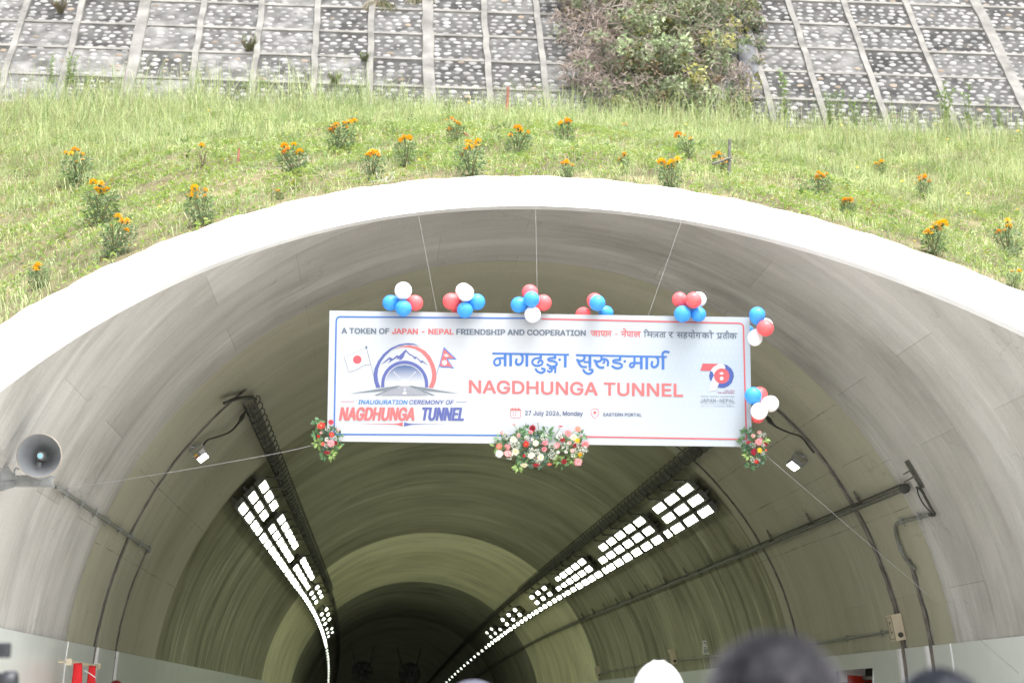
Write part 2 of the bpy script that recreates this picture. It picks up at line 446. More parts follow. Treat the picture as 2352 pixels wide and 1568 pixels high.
# chased and mortared cable channels that run round the vault
def chase(y, t0, t1, w0, w1, seed):
    r_ = random.Random(seed); n = 70; vs = []; fs = []
    for i in range(n):
        f = i / (n - 1); t = t0 + (t1 - t0) * f; w = (w0 + (w1 - w0) * f) / 2
        a, c = w + r_.uniform(-0.012, 0.012), w + r_.uniform(-0.012, 0.012)
        d = 0.02 * math.sin(f * 9 + seed)
        vs += [tp(t, y - a + d, TR - 0.002), tp(t, y - a + 0.01 + d, TR - 0.008 - r_.uniform(0, 0.006)), tp(t, y + c - 0.01 + d, TR - 0.008 - r_.uniform(0, 0.006)), tp(t, y + c + d, TR - 0.002)]
    for i in range(n - 1):
        for j in range(3):
            a = 4 * i + j; fs.append((a, a + 1, a + 5, a + 4))
    o = len(vs); sg = 1 if seed % 2 else -1; w2 = 0.016
    for i in range(n):
        f = i / (n - 1); t = t0 + (t1 - t0) * f; w = (w0 + (w1 - w0) * f) / 2; d = 0.02 * math.sin(f * 9 + seed); q = w * (0.75 + 0.2 * math.sin(f * 23 + seed))
        vs += [tp(t, y - q + d - w2 * (0.6 + r_.random()), TR - 0.017), tp(t, y - q + d + w2 * (0.4 + r_.random()), TR - 0.017)]  # dark strip laid along one edge, a painted shadow line
    g = []
    for i in range(n - 1): a = o + 2 * i; g.append((a, a + 1, a + 3, a + 2))
    mb = MB(); mb.add(vs, fs); k_ = len(fs); mb.f += g; mb.m += [1] * len(g); return mb.build('cable_chase', [M['chase'], M['chase_shade']], T)
chase(25.55, -40, -TH_P - 8, 0.14, 0.26, 1)
chase(27.55, -66, -TH_P - 8, 0.10, 0.16, 2)
chase(25.5, 41, TH_P + 8, 0.16, 0.30, 3)
chase(31.9, 36, TH_P - 1, 0.10, 0.16, 4)
chase(24.2, 70.5, TH_P + 8, 0.16, 0.30, 5)

# enamelled cladding on both walls, in bays between the channels
def cladding(y0, y1, side):
    n = 24; vs = []; fs = []; ys = np.linspace(y0, y1, max(2, int((y1 - y0) / 2) + 2)); k = len(ys)
    for y in ys:
        for t in np.linspace(TH_P, TH0 - 0.3, n): vs.append(tp(side * t, y, TR - 0.03))
    for i in range(k - 1):
        for j in range(n - 1):
            a = i * n + j; fs.append((a, a + 1, a + n + 1, a + n))
    o = len(vs)
    for y in ys: vs += [tp(side * TH_P, y, TR - 0.03), tp(side * TH_P, y, TR + 0.01)]
    for i in range(k - 1): a = o + 2 * i; fs.append((a, a + 1, a + 3, a + 2))
    for e in (0, k - 1):                        # closed ends
        o = len(vs)
        for t in np.linspace(TH_P, TH0 - 0.3, n): vs += [tp(side * t, ys[e], TR - 0.03), tp(side * t, ys[e], TR + 0.01)]
        for j in range(n - 1): a = o + 2 * j; fs.append((a, a + 1, a + 3, a + 2))
    mb = MB(); mb.add(vs, fs); return mb.build('wall_panel', M['panel'], T)
def strip(y, w, side, m='white', name='panel_trim', r=TR - 0.04):
    vs = []; n = 20
    for t in np.linspace(TH_P - 0.02, TH0 - 0.3, n):
        vs += [tp(side * t, y - w / 2, r), tp(side * t, y + w / 2, r), tp(side * t, y - w / 2, r + 0.035), tp(side * t, y + w / 2, r + 0.035)]
    fs = []
    for i in range(n - 1):
        a = 4 * i; fs += [(a, a + 1, a + 5, a + 4), (a, a + 4, a + 6, a + 2), (a + 1, a + 3, a + 7, a + 5)]
    fs.append((0, 2, 3, 1))
    mb = MB(); mb.add(vs, fs); mb.build(name, M[m], T)
LB = [(8.7, 23.2), (23.26, 25.4), (25.72, 27.42), (27.66, 32.5), (32.52, 42), (42.02, 62), (62.02, 90), (90.02, 150)]
for a, b_ in LB: cladding(a, b_, -1)
for y, w in ((23.23, 0.03), (25.76, 0.11), (27.70, 0.09)): strip(y, w, -1)
RB = [(8.7, 23.3), (23.34, 24.1), (24.36, 25.4), (25.68, HY0), (HY1, 32.5), (32.52, 42), (42.02, 62), (62.02, 90), (90.02, 150)]
for a, b_ in RB: cladding(a, b_, 1)
for y, w in ((23.32, 0.03), (24.40, 0.09), (25.72, 0.11)): strip(y, w, 1)
# panel above and below the hydrant recess
def clad_piece(y0, y1, t0, t1):
    n = 10; vs = []; fs = []
    for y in (y0, y1):
        for t in np.linspace(t0, t1, n): vs.append(tp(t, y, TR - 0.03))
    for j in range(n - 1): fs.append((j, j + 1, n + j + 1, n + j))
    mb = MB(); mb.add(vs, fs); mb.build('wall_panel', M['panel'], T)
clad_piece(HY0, HY1, TH_P, RC0); clad_piece(HY0, HY1, RC1, TH0 - 0.3)

# ------------------------------------------------------------------ road and open ground
def sheet(name, x0, x1, y0, y1, z, m, kind='structure', nx=8, ny=8):
    vs = []; fs = []
    for i in range(ny + 1):
        for j in range(nx + 1): vs.append((x0 + (x1 - x0) * j / nx, y0 + (y1 - y0) * i / ny, z))
    for i in range(ny):
        for j in range(nx):
            a = i * (nx + 1) + j; fs.append((a, a + 1, a + nx + 2, a + nx + 1))
    mb = MB(); mb.add(vs, fs); return tag(mb.build(name, M[m]), None, None, None, kind)
sheet('ground', -300, 300, -300, 40, -0.02, 'ground', nx=4, ny=4)
sheet('pavement', -60, 60, -80, 9.0, -0.006, 'pave')
b = MB(); vs = []; fs = []; ys = np.linspace(9.0, 189, 60)
for y in ys:
    bx, bz = bend(y); vs += [(AX + bx - 5.0, y, bz), (AX + bx + 5.0, y, bz)]
for i in range(59): fs.append((2 * i, 2 * i + 1, 2 * i + 3, 2 * i + 2))
b.add(vs, fs); tag(b.build('road', M['pave']), None, None, None, 'structure')

# ------------------------------------------------------------------ hillside
YB = 40.0
BL_, BR_ = at_y(0, 240, YB), at_y(2352, 316, YB)
def base_z(x): return BL_.z + (x - BL_.x) / (BR_.x - BL_.x) * (BR_.z - BL_.z)
def slope_start(x):
    q = abs(x - AX); ro = TR + 0.60
    if q < ro:
        z = CZ + math.sqrt(ro * ro - q * q); return cut_y(x, z), z
    return max(9.0, cut_y(AX, CZ) - (q - ro) * 2), max(0.0, CZ - (q - ro) * 1.2)
def slope_pt(x, t):
    y0, z0 = slope_start(x); zb = base_z(x)
    f = t + 0.10 * math.sin(math.pi * t)          # slightly bulging bank
    y = y0 + (YB - y0) * t; z = z0 + (zb - z0) * (0.75 * t + 0.25 * f)
    z += (0.05 * math.sin(x * 1.7 + y * 0.9) + 0.04 * math.sin(x * 3.1 - y * 2.3)) * min(1, t * 6)
    return Vector((x, y, z - 0.03 * (1 - min(1, t * 8))))
XS = np.unique(np.r_[np.linspace(-30, AX - 5.81, 40), AX - 5.8 * np.cos(np.linspace(0, math.pi, 130)), np.linspace(AX + 5.81, 34, 40)])
TS = np.linspace(0, 1.06, 60)
vs = []; fs = []
for t in TS:
    for x in XS: vs.append(slope_pt(float(x), float(t)))
nX = len(XS)
for i in range(len(TS) - 1):
    for j in range(nX - 1):
        a = i * nX + j; fs.append((a, a + 1, a + nX + 1, a + nX))
b = MB(); b.add(vs, fs); tag(b.build('hillside', M['ground'], None, True), None, None, None, 'structure')

def on_slope(u, v):                              # where a line of sight meets the bank
    d = ray(u, v); lo = None; y = 14.0
    while y < 41:
        p = CAM + d * (y / d.y); y0, z0 = slope_start(p.x)
        t = (p.y - y0) / (YB - y0)
        if t >= 0 and p.z < slope_pt(p.x, t).z: break
        y += 0.05
    p = CAM + d * (y / d.y); return p
# ------------------------------------------------------------------ stone-pitched retaining wall above the bank
WA = R(48)
W0 = Vector((0, YB, base_z(0) - 0.25)); WU = Vector((0, math.cos(WA), math.sin(WA))); WN = Vector((0, -math.sin(WA), math.cos(WA)))
def wall_uv(u, v):
    p = on_plane(u, v, W0, WN); return p.x, (p - W0).dot(WU)
def wpt(x, w, h=0.0): return W0 + Vector((x, 0, 0)) + WU * w + WN * h
ribs = [wall_uv(u, 92)[0] for u in (37, 168, 317, 455, 593, 726, 852, 983, 1116, 1240, 1372, 1500, 1622, 1726, 1838, 1968, 2113, 2280)]
while ribs[0] > -17: ribs.insert(0, ribs[0] - 1.24)
while ribs[-1] < 22: ribs.append(ribs[-1] + 1.3)
rows = [wall_uv(983, v)[1] for v in (201, 138, 81, 25)]
rows = [rows[0] - 1.15, rows[0] - 2.3] [::-1] + rows
while rows[-1] < 9.5: rows.append(rows[-1] + 1.12)
XR = wall_uv(983, 138)[0]
def row_w(k, x): return rows[k] - 0.026 * (x - XR)
wall = empty('stone_wall', (0, YB, base_z(0)), 'stone-pitched retaining wall with a grid of concrete ribs and white river stones', 'wall')
Vp, Fp, Cp = [], [], []
SV, SF, SCC = [], [], []
r_ = random.Random(5)
nsec = 9
def stone(x, w, a, b_, ang, col):
    o = len(SV); ca, sa = math.cos(ang), math.sin(ang); k = [r_.uniform(0.86, 1.12) for _ in range(nsec)]; h = b_ * r_.uniform(0.18, 0.34)
    for (s, hh) in ((1.0, -0.01), (0.82, 0.55), (0.42, 0.92)):
        for j in range(nsec):
            q = 2 * math.pi * j / nsec; px, pw = a * s * k[j] * math.cos(q), b_ * s * k[j] * math.sin(q)
            SV.append(wpt(x + px * ca - pw * sa, w + px * sa + pw * ca, h * hh)); SCC.append(col)
    SV.append(wpt(x, w, h)); SCC.append(col)
    for l in range(2):
        for j in range(nsec):
            j2 = (j + 1) % nsec; SF.append((o + l * nsec + j, o + l * nsec + j2, o + (l + 1) * nsec + j2, o + (l + 1) * nsec + j))
    for j in range(nsec): SF.append((o + 2 * nsec + j, o + 2 * nsec + (j + 1) % nsec, o + 3 * nsec, o + 3 * nsec))
for i in range(len(ribs) - 1):
    for k in range(len(rows) - 1):
        x0, x1 = ribs[i], ribs[i + 1]; xm = (x0 + x1) / 2; w0, w1 = row_w(k, xm), row_w(k + 1, xm)
        if w1 < -0.6: continue
        pale = r_.random() < 0.10 or (xm < -1.5 and r_.random() < 0.35)
        g = r_.uniform(0.11, 0.14) if pale else r_.choice((r_.uniform(0.05, 0.07), r_.uniform(0.07, 0.105)))
        o = len(Vp); nn = 6
        for a in range(nn + 1):
            for c in range(nn + 1):
                x = x0 + (x1 - x0) * c / nn; w = row_w(k, x) + (row_w(k + 1, x) - row_w(k, x)) * a / nn
                gg = g * r_.uniform(0.6, 1.45); Vp.append(wpt(x, w, r_.uniform(-0.008, 0.008))); Cp.append((gg, gg * 0.985, gg * 0.95))
        for a in range(nn):
            for c in range(nn):
                q = o + a * (nn + 1) + c; Fp.append((q, q + 1, q + nn + 2, q + nn + 1))
        if x1 < -9 or x0 > 14 or w0 > 8.2: continue
        # stones in loose courses
        w = w0 + 0.1
        while w < w1 - 0.06:
            x = x0 + r_.uniform(0.10, 0.2)
            while x < x1 - 0.1:
                a = r_.choice((r_.uniform(0.042, 0.066), r_.uniform(0.066, 0.10), r_.uniform(0.07, 0.10))); b_ = a * r_.uniform(0.62, 0.92)
                if r_.random() < 0.08: a, b_ = a * 0.6, a * 0.5
                l = r_.uniform(0.15, 0.26); tint = r_.random()
                col = (l, l * 0.985, l * 0.96) if tint > 0.035 else (l * 0.85, l * 0.68, l * 0.52)
                if 0.035 < tint < 0.2: col = (l * 0.8, l * 0.8, l * 0.8)
                if pale and r_.random() < 0.25: pass
                else: stone(x + a * 0.5, w + r_.uniform(-0.03, 0.03) - 0.026 * (x - xm), a, b_, r_.gauss(0, 0.18), col)
                x += 2 * a + r_.uniform(0.05, 0.13)
            w += r_.uniform(0.155, 0.185)
np_mesh('mortar_face', Vp, Fp, M['mortar'], wall, Cp, True)
o = np_mesh('cobbles', SV, SF, M['stone'], wall, SCC, True); o['kind'] = 'stuff'
M['rib'] = plain('weathered_rib_concrete', (0.175, 0.169, 0.156), 0.9, 0, 0.35, 2.2, 0.3, 0.2)
for i, x in enumerate(ribs):                     # sloping ribs
    w = 0.074 if i % 5 else 0.135
    mb = MB(); vs = []; fs = []; n = 24
    for q in range(n):
        ww = -0.8 + 10.8 * q / (n - 1); j = r_.uniform(-0.018, 0.018)
        vs += [wpt(x - w + j, ww, 0.0), wpt(x - w * 0.9 + j, ww, 0.06), wpt(x + w * 0.9 + j, ww, 0.06), wpt(x + w + j, ww, 0.0)]
    for q in range(n - 1):
        for j in range(3): a = 4 * q + j; fs.append((a, a + 1, a + 5, a + 4))
    fs.append((0, 1, 2, 3))
    mb.add(vs, fs); mb.build('sloping_rib', M['rib'], wall)
for k in range(len(rows)):                       # level beams
    mb = MB(); vs = []; fs = []; n = 60
    for q in range(n):
        x = -18 + 41 * q / (n - 1); w = row_w(k, x) + r_.uniform(-0.006, 0.006)
        vs += [wpt(x, w - 0.055, 0.0), wpt(x, w - 0.045, 0.028), wpt(x, w + 0.045, 0.028), wpt(x, w + 0.055, 0.0)]
    for q in range(n - 1):
        for j in range(3): a = 4 * q + j; fs.append((a, a + 1, a + 5, a + 4))
    mb.add(vs, fs); mb.build('level_beam', M['rib'], wall)
# hill above the wall
p0, p1 = wpt(-18, 9.6), wpt(23, 9.6)
b = MB(); b.add([p0, p1, p1 + Vector((0, 90, 45)), p0 + Vector((0, 90, 45))], [(0, 1, 2, 3)]); tag(b.build('hillside', M['ground']), None, None, None, 'structure')
# ------------------------------------------------------------------ grass and ground cover on the bank
def blades(N, seed, hmin, hmax, wid, name, label, tmin=0.0, tmax=1.02, zone=None, lean=1.1, clump=True):
    g = np.random.default_rng(seed)
    x = g.uniform(-7.5, 15.5, N); t = g.uniform(tmin, tmax, N) ** 0.8
    if clump:
        k = g.integers(0, N // 14, N); cx = g.uniform(-7.5, 15.5, N // 14 + 1); ct = g.uniform(tmin, tmax, N // 14 + 1) ** 0.8
        sel = g.random(N) < 0.62
        x = np.where(sel, cx[k] + g.normal(0, 0.06, N), x); t = np.where(sel, ct[k] + g.normal(0, 0.004, N), t)
    t = np.clip(t, 0.002, 1.03)
    P = np.array([slope_pt(float(a), float(b_)) for a, b_ in zip(x, t)])
    # patches: thin, brownish and tall areas
    def fld(s1, s2, ph): return np.sin(P[:, 0] * s1 + ph) * np.cos(P[:, 1] * s2 - ph * 1.7) + 0.6 * np.sin(P[:, 0] * s1 * 2.3 - P[:, 1] * s2 * 1.9 + ph)
    bare = 0.55 * fld(1.9, 1.3, 0.7) + 0.55 * fld(4.3, 3.1, 2.0) + 0.4 * fld(8.1, 5.7, 4.0)
    tall = fld(0.7, 0.6, 3.1)
    keep = (bare < 0.85) | (g.random(N) < 0.25)
    P, t, x = P[keep], t[keep], x[keep]; bare, tall = bare[keep], tall[keep]; n = len(P)
    up = np.clip((t - 0.45) / 0.5, 0, 1)
    left = np.clip((-(x - 2.0)) / 6.0, 0, 1)
    H = g.uniform(hmin, hmax, n) * (1 + 0.5 * up + 0.6 * left * up + 0.35 * np.clip(tall, -1, 1) - 0.35 * np.clip(bare, 0, 1))
    H *= np.where(t < 0.02, 0.6, 1.0)
    az = g.uniform(0, 2 * np.pi, n); ln = np.abs(g.normal(0, lean, n)) * H
    d = np.c_[np.cos(az), np.sin(az) * 0.9, np.zeros(n)]
    side = np.c_[np.cos(az + 1.57 + g.normal(0, 0.6, n)), np.sin(az + 1.57), np.zeros(n)] * (wid * g.uniform(0.6, 1.4, n))[:, None]
    upv = np.array([0, -0.12, 1.0])
    m1 = P + upv * (H * 0.62)[:, None] + d * (ln * 0.42)[:, None]
    m2 = P + upv * (H * np.clip(1 - 0.42 * ln / H, 0.25, 1))[:, None] + d * ln[:, None]
    V = np.stack([P - side, P + side, m1 + side * 0.75, m1 - side * 0.75, m2], 1).reshape(-1, 3)
    i0 = np.arange(n) * 5
    F = np.concatenate([np.c_[i0, i0 + 1, i0 + 2], np.c_[i0, i0 + 2, i0 + 3], np.c_[i0 + 3, i0 + 2, i0 + 4]])
    c0 = np.array([0.33, 0.385, 0.15]); c1 = np.array([0.53, 0.57, 0.31]); c2 = np.array([0.15, 0.24, 0.055]); c3 = np.array([0.38, 0.30, 0.20])
    q = g.random(n)[:, None]; C = c0 * (1 - q) + c1 * q
    tone = np.clip(0.5 + 0.45 * (0.6 * fld(2.3, 1.7, 5.0) + 0.5 * fld(6.1, 4.7, 1.3)), 0, 1)[:, None]
    C = C * (0.55 + 0.8 * tone) * np.array([0.92, 1.0, 1.0]) ** (1 - tone)
    dk = (g.random(n) < 0.18)[:, None]; C = np.where(dk, c2 + 0.06 * q, C)
    br = (g.random(n) < 0.04 + 0.2 * np.clip(bare - 0.3, 0, 1))[:, None]; C = np.where(br, c3 * (0.7 + 0.6 * q), C)
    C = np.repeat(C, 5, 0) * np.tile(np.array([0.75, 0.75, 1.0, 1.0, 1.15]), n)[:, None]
    o = np_mesh(name, V, F, M['grass'], None, C); return tag(o, label, 'grass', None, 'stuff')
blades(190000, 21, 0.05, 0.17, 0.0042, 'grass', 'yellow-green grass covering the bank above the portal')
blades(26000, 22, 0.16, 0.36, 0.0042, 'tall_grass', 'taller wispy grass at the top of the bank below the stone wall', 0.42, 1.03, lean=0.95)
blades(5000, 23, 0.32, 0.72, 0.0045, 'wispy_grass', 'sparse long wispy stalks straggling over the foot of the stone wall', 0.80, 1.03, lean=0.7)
def cover(N, seed):
    g = np.random.default_rng(seed); k = g.integers(0, N // 22, N)
    cx = g.uniform(-7.5, 15.5, N // 22 + 1); ct = g.uniform(0.0, 0.95, N // 22 + 1) ** 0.8
    x = cx[k] + g.normal(0, 0.13, N); t = np.clip(ct[k] + g.normal(0, 0.008, N), 0.004, 1.0)
    P = np.array([slope_pt(float(a), float(b_)) for a, b_ in zip(x, t)]); P[:, 2] += g.uniform(0.02, 0.11, N)
    az = g.uniform(0, 2 * np.pi, N); L = g.uniform(0.02, 0.045, N); W = L * g.uniform(0.3, 0.55, N); tl = g.uniform(-0.2, 0.7, N)
    d = np.c_[np.cos(az), np.sin(az), tl]; s = np.c_[-np.sin(az), np.cos(az), g.uniform(-0.3, 0.3, N)]
    V = np.stack([P - d * L[:, None], P + s * W[:, None], P + d * L[:, None], P - s * W[:, None]], 1).reshape(-1, 3)
    i0 = np.arange(N) * 4; F = np.c_[i0, i0 + 1, i0 + 2, i0 + 3]
    q = g.random(N)[:, None]; C = np.array([0.16, 0.27, 0.05]) * (1 - q) + np.array([0.34, 0.42, 0.12]) * q
    C = np.where((g.random(N) < 0.06)[:, None], np.array([0.30, 0.25, 0.06]), C)
    return tag(np_mesh('ground_cover', V, F, M['grass'], None, np.repeat(C, 4, 0)), 'low broad-leaved ground cover between the grass', 'ground cover', None, 'stuff')
cover(110000, 31)
def leafy_weeds(N, seed):
    r_ = random.Random(seed); mb = MB()
    for k in range(N):
        x = r_.uniform(-6.5, 14.5); t = r_.uniform(0.03, 0.97); p = slope_pt(x, t); h = r_.uniform(0.08, 0.26); g0 = r_.uniform(0.7, 1.25); ty = r_.random()
        for j in range(r_.randrange(8, 18)):
            a = r_.uniform(0, 6.28); q = p + Vector((r_.gauss(0, .04), r_.gauss(0, .04), h * r_.random()))
            c = (0.22 * g0, 0.33 * g0, 0.12 * g0) if ty < 0.5 else ((0.36 * g0, 0.44 * g0, 0.24 * g0) if ty < 0.8 else (0.15 * g0, 0.22 * g0, 0.09 * g0))
            leaf_into(mb, q, (math.cos(a), math.sin(a), r_.uniform(-.1, .8)), (0, 0, 1), r_.uniform(0.04, 0.10), r_.uniform(0.010, 0.024), c)
    tag(mb.build('leafy_weeds', M['leaf']), 'many small broad-leaved weeds scattered through the grass of the bank', 'weeds', None, 'stuff')
# (called below, after leaf_into exists)

# ------------------------------------------------------------------ leaf / flower shapes
def leaf_into(mb, p, d, n, L, W, col, m=0, fold=0.25):
    d = Vector(d).normalized(); s = d.cross(Vector(n)).normalized(); u = s.cross(d); p = Vector(p)
    vs = [p, p + d * L * 0.45 + s * W + u * W * fold, p + d * L - u * L * 0.12, p + d * L * 0.45 - s * W + u * W * fold, p + d * L * 0.5]
    mb.add(vs, [(0, 1, 4), (1, 2, 4), (2, 3, 4), (3, 0, 4)], m, col)
def rv(r_): 
    z = r_.uniform(-1, 1); a = r_.uniform(0, 6.283); q = math.sqrt(1 - z * z); return Vector((q * math.cos(a), q * math.sin(a), z))

leafy_weeds(900, 33)
# ------------------------------------------------------------------ marigolds planted on the bank
def marigold_foliage(seed, dead=False):
    r_ = random.Random(seed); mb = MB(); st = MB()
    for k in range(9):
        a = r_.uniform(0, 6.283); q = r_.uniform(0.05, 0.17)
        top = Vector((q * math.cos(a), q * math.sin(a), r_.uniform(0.26, 0.42)))
        st.tube(smoothpath([(0, 0, 0), top * 0.5 + Vector((0, 0, 0.03)), top], 3), 0.006, 4, 0, col=(0.13, 0.12, 0.05) if not dead else (0.17, 0.12, 0.09))
    N = 620 if not dead else 150
    for k in range(N):
        h = r_.uniform(0.02, 0.41); rad = 0.17 * math.sin(min(1, (h + 0.08) / 0.3) * 1.6) * math.sqrt(r_.random())
        a = r_.uniform(0, 6.283); p = Vector((rad * math.cos(a), rad * math.sin(a), h)); d = (Vector((p.x, p.y, 0.02)) + rv(r_) * 0.1)
        if dead: c = (0.16 * r_.uniform(0.6, 1.3), 0.11 * r_.uniform(0.7, 1.2), 0.075)
        else:
            g = r_.uniform(0.6, 1.5); c = (0.14 * g, 0.215 * g, 0.105 * g)
        leaf_into(mb, p, d, Vector((0, 0, 1)) + rv(r_) * 0.6, r_.uniform(0.035, 0.07), r_.uniform(0.006, 0.012), c)
    return mb, st
def flower_head_mesh(seed, red=0.0):
    r_ = random.Random(seed); mb = MB()
    for ring, (rad, h, n, L) in enumerate(((0.028, 0.004, 13, 0.026), (0.021, 0.012, 11, 0.022), (0.013, 0.019, 8, 0.018), (0.005, 0.023, 5, 0.014))):
        for k in range(n):
            a = 6.283 * k / n + r_.uniform(-0.2, 0.2); d = Vector((math.cos(a), math.sin(a), 0.25 + ring * 0.5))
            g = r_.uniform(0.8, 1.1); c = (0.86 * g, (0.47 - 0.3 * red) * g * r_.uniform(0.75, 1.2), 0.012)
            leaf_into(mb, (rad * 0.4 * math.cos(a), rad * 0.4 * math.sin(a), h), d, (0, 0, 1), L, L * 0.42, c, 0, 0.3)
    mb.sphere((0, 0, -0.004), (0.009, 0.009, 0.014), 6, 4, 1, col=(0.1, 0.16, 0.05))
    return mb
heads = []
for s in range(4):
    o = flower_head_mesh(40 + s, (0, 0.15, 0.5, 0.0)[s]).build('flower_head', [M['petal'], M['leaf']]); heads.append(o.data); bpy.data.objects.remove(o)
foli = []
for s in range(5):
    f, st = marigold_foliage(60 + s, s == 4); f = f.build('foliage', M['leaf']); st = st.build('stems', M['attr'])
    foli.append((f.data, st.data)); bpy.data.objects.remove(f); bpy.data.objects.remove(st)
# base point in the photo (u, v), height there, number of open flowers, note for the label
MG = [(180, 432, 92, 7, 'tall marigold plant with a big central bloom, leftmost of the upper left bank'),
      (230, 517, 100, 8, 'leggy marigold plant just right of and below the leftmost tall one'),
      (260, 590, 100, 7, 'marigold plant close above the white rim on the left, below the leggy one'),
      (90, 664, 62, 3, 'lowest marigold plant on the left, beside the white rim'),
      (467, 518, 95, 6, 'sparse marigold plant touching the white rim left of the banner'),
      (640, 460, 30, 2, 'tiny marigold tuft with two blooms close above the rim'),
      (680, 405, 82, 6, 'marigold plant behind the thin white hose loop'),
      (775, 352, 84, 9, 'marigold plant with a dense cluster of blooms high on the bank, left of centre'),
      (852, 416, 76, 7, 'wide marigold plant near the rim with the white hose beside it'),
      (935, 385, 76, 6, 'marigold plant with a large bloom between the hose and the pole'),
      (1048, 333, 62, 7, 'short bushy marigold plant high on the bank beside a leaning stick'),
      (1083, 407, 92, 8, 'marigold plant with a flat row of blooms right above the crown of the rim'),
      (1187, 363, 76, 8, 'marigold plant with blooms at several heights right of the crown'),
      (1305, 338, 70, 5, 'marigold plant below the left edge of the big bush'),
      (1303, 412, 48, 4, 'small dark marigold plant on the rim edge, under the bush'),
      (1437, 306, 24, 3, 'very small marigold below the middle of the bush'),
      (1435, 390, 44, 4, 'small marigold plant midway between bush and rim'),
      (1541, 436, 80, 6, 'marigold plant touching the rim right of centre'),
      (1578, 362, 58, 3, 'thin marigold plant below the right side of the bush'),
      (1655, 405, 56, 3, 'scrawny marigold tied beside the dark post'),
      (1885, 455, 66, 8, 'full marigold plant on the right bank, right of the dark post'),
      (1948, 502, 54, 7, 'marigold plant at the rim edge on the right bank'),
      (2025, 402, 36, 4, 'compact dark marigold plant halfway up the right bank'),
      (2122, 456, 60, 9, 'broad marigold plant on the far right bank'),
      (2143, 584, 78, 5, 'marigold plant beside the rim near the right edge'),
      (2318, 600, 100, 7, 'large marigold plant at the right edge of the picture'),
      (2327, 660, 46, 2, 'lowest marigold plant at the right edge, by the rim'),
      (1745, 336, 16, 2, 'single low marigold high on the bank right of the dark post')]
def plant_marigold(u, v, hpx, nf, label, seed, dead=False, cat='marigold', group='marigolds planted on the bank'):
    r_ = random.Random(seed); p = on_slope(u, v); P = F_PX / (p.y * math.cos(PITCH) + (p.z - EYE) * math.sin(PITCH))
    s = hpx * 0.94 / P / 0.47
    root = empty('marigold_plant' if not dead else 'withered_plant', p - Vector((0, 0, 0.02)), label, cat, group)
    root.rotation_euler = (R(r_.gauss(0, 6)), R(r_.gauss(0, 7)), r_.uniform(0, 6.28)); wide = r_.uniform(0.9, 1.15)
    root.scale = (s * wide, s * wide, s)
    fd, sd = foli[4] if dead else foli[r_.randrange(4)]
    for nm, me in (('foliage', fd), ('stems', sd)):
        o = bpy.data.objects.new(nm, me); COL.objects.link(o); o.parent = root
    for k in range(nf):
        a = 6.283 * k / max(nf, 1) + r_.uniform(-0.5, 0.5); q = r_.uniform(0.02, 0.15); o = bpy.data.objects.new('flower_head', heads[r_.randrange(4)]); COL.objects.link(o); o.parent = root
        o.location = (q * math.cos(a), q * math.sin(a), r_.uniform(0.42, 0.50) - q * r_.choice((0.0, 0.2, 0.4, 0.9))); f = r_.choice((r_.uniform(0.9, 1.3), r_.uniform(1.4, 2.0))) * (0.8 if nf > 6 else 1) / max(0.6, min(1.2, s))
        o.scale = (f, f, f); o.rotation_euler = (r_.uniform(-0.5, 0.5), r_.uniform(-0.5, 0.5), r_.uniform(0, 6))
    return root
for i, (u, v, h, n_, lb) in enumerate(MG): plant_marigold(u, v, h, n_, lb, 100 + i)
for i, (u, v, h, n_, lb) in enumerate([(465, 386, 56, 1, 'withered brown marigold with one reddish bloom on the left bank'),
        (490, 330, 30, 0, 'small dark withered plant above the brown marigold'), (840, 302, 30, 0, 'withered plant high on the bank left of centre'),
        (1135, 306, 28, 0, 'withered plant near the foot of the stone wall at centre'), (1826, 408, 30, 0, 'flowerless dark tuft on the right bank')]):
    plant_marigold(u, v, h, n_, lb, 200 + i, True, 'withered plant', 'withered plants on the bank')

# ------------------------------------------------------------------ yellow wildflowers
def wildflower_meshes(seed):
    r_ = random.Random(seed); st = MB(); fl = MB()
    st.tube(smoothpath([(0, 0, 0), (r_.uniform(-.03, .03), r_.uniform(-.03, .03), 0.2), (r_.uniform(-.04, .04), -0.02, 0.4)], 4), 0.004, 4, 0, col=(0.2, 0.27, 0.09))
    for k in range(8):
        h = r_.uniform(0.03, 0.33); leaf_into(st, (0, 0, h), rv(r_) + Vector((0, 0, 0.4)), rv(r_), 0.08, 0.012, (0.22, 0.30, 0.08))
    for k in range(8):
        a = 6.283 * k / 8; leaf_into(fl, (0.008 * math.cos(a), 0.008 * math.sin(a), 0), (math.cos(a), math.sin(a), 0.12), (0, 0, 1), 0.04, 0.014, (0.9, 0.55 * r_.uniform(0.9, 1.1), 0.02), 0, 0.1)
    fl.sphere((0, 0, 0.004), (0.011, 0.011, 0.007), 7, 5, 0, col=(0.6, 0.3, 0.02))
    return st, fl
wf = []
for s in range(3):
    a, b_ = wildflower_meshes(70 + s); a = a.build('stem', M['leaf']); b_ = b_.build('flower_head', M['petal']); wf.append((a.data, b_.data)); bpy.data.objects.remove(a); bpy.data.objects.remove(b_)
WF = [(366, 478), (962, 368), (1077, 243), (816, 258), (480, 252), (1493, 272), (1576, 288), (1970, 388), (2145, 316), (2177, 317), (2103, 424), (2072, 421), (2224, 448), (2280, 348), (2338, 480), (2239, 488), (2100, 550), (2149, 286), (1932, 292), (1678, 331), (1755, 478), (2340, 300)]
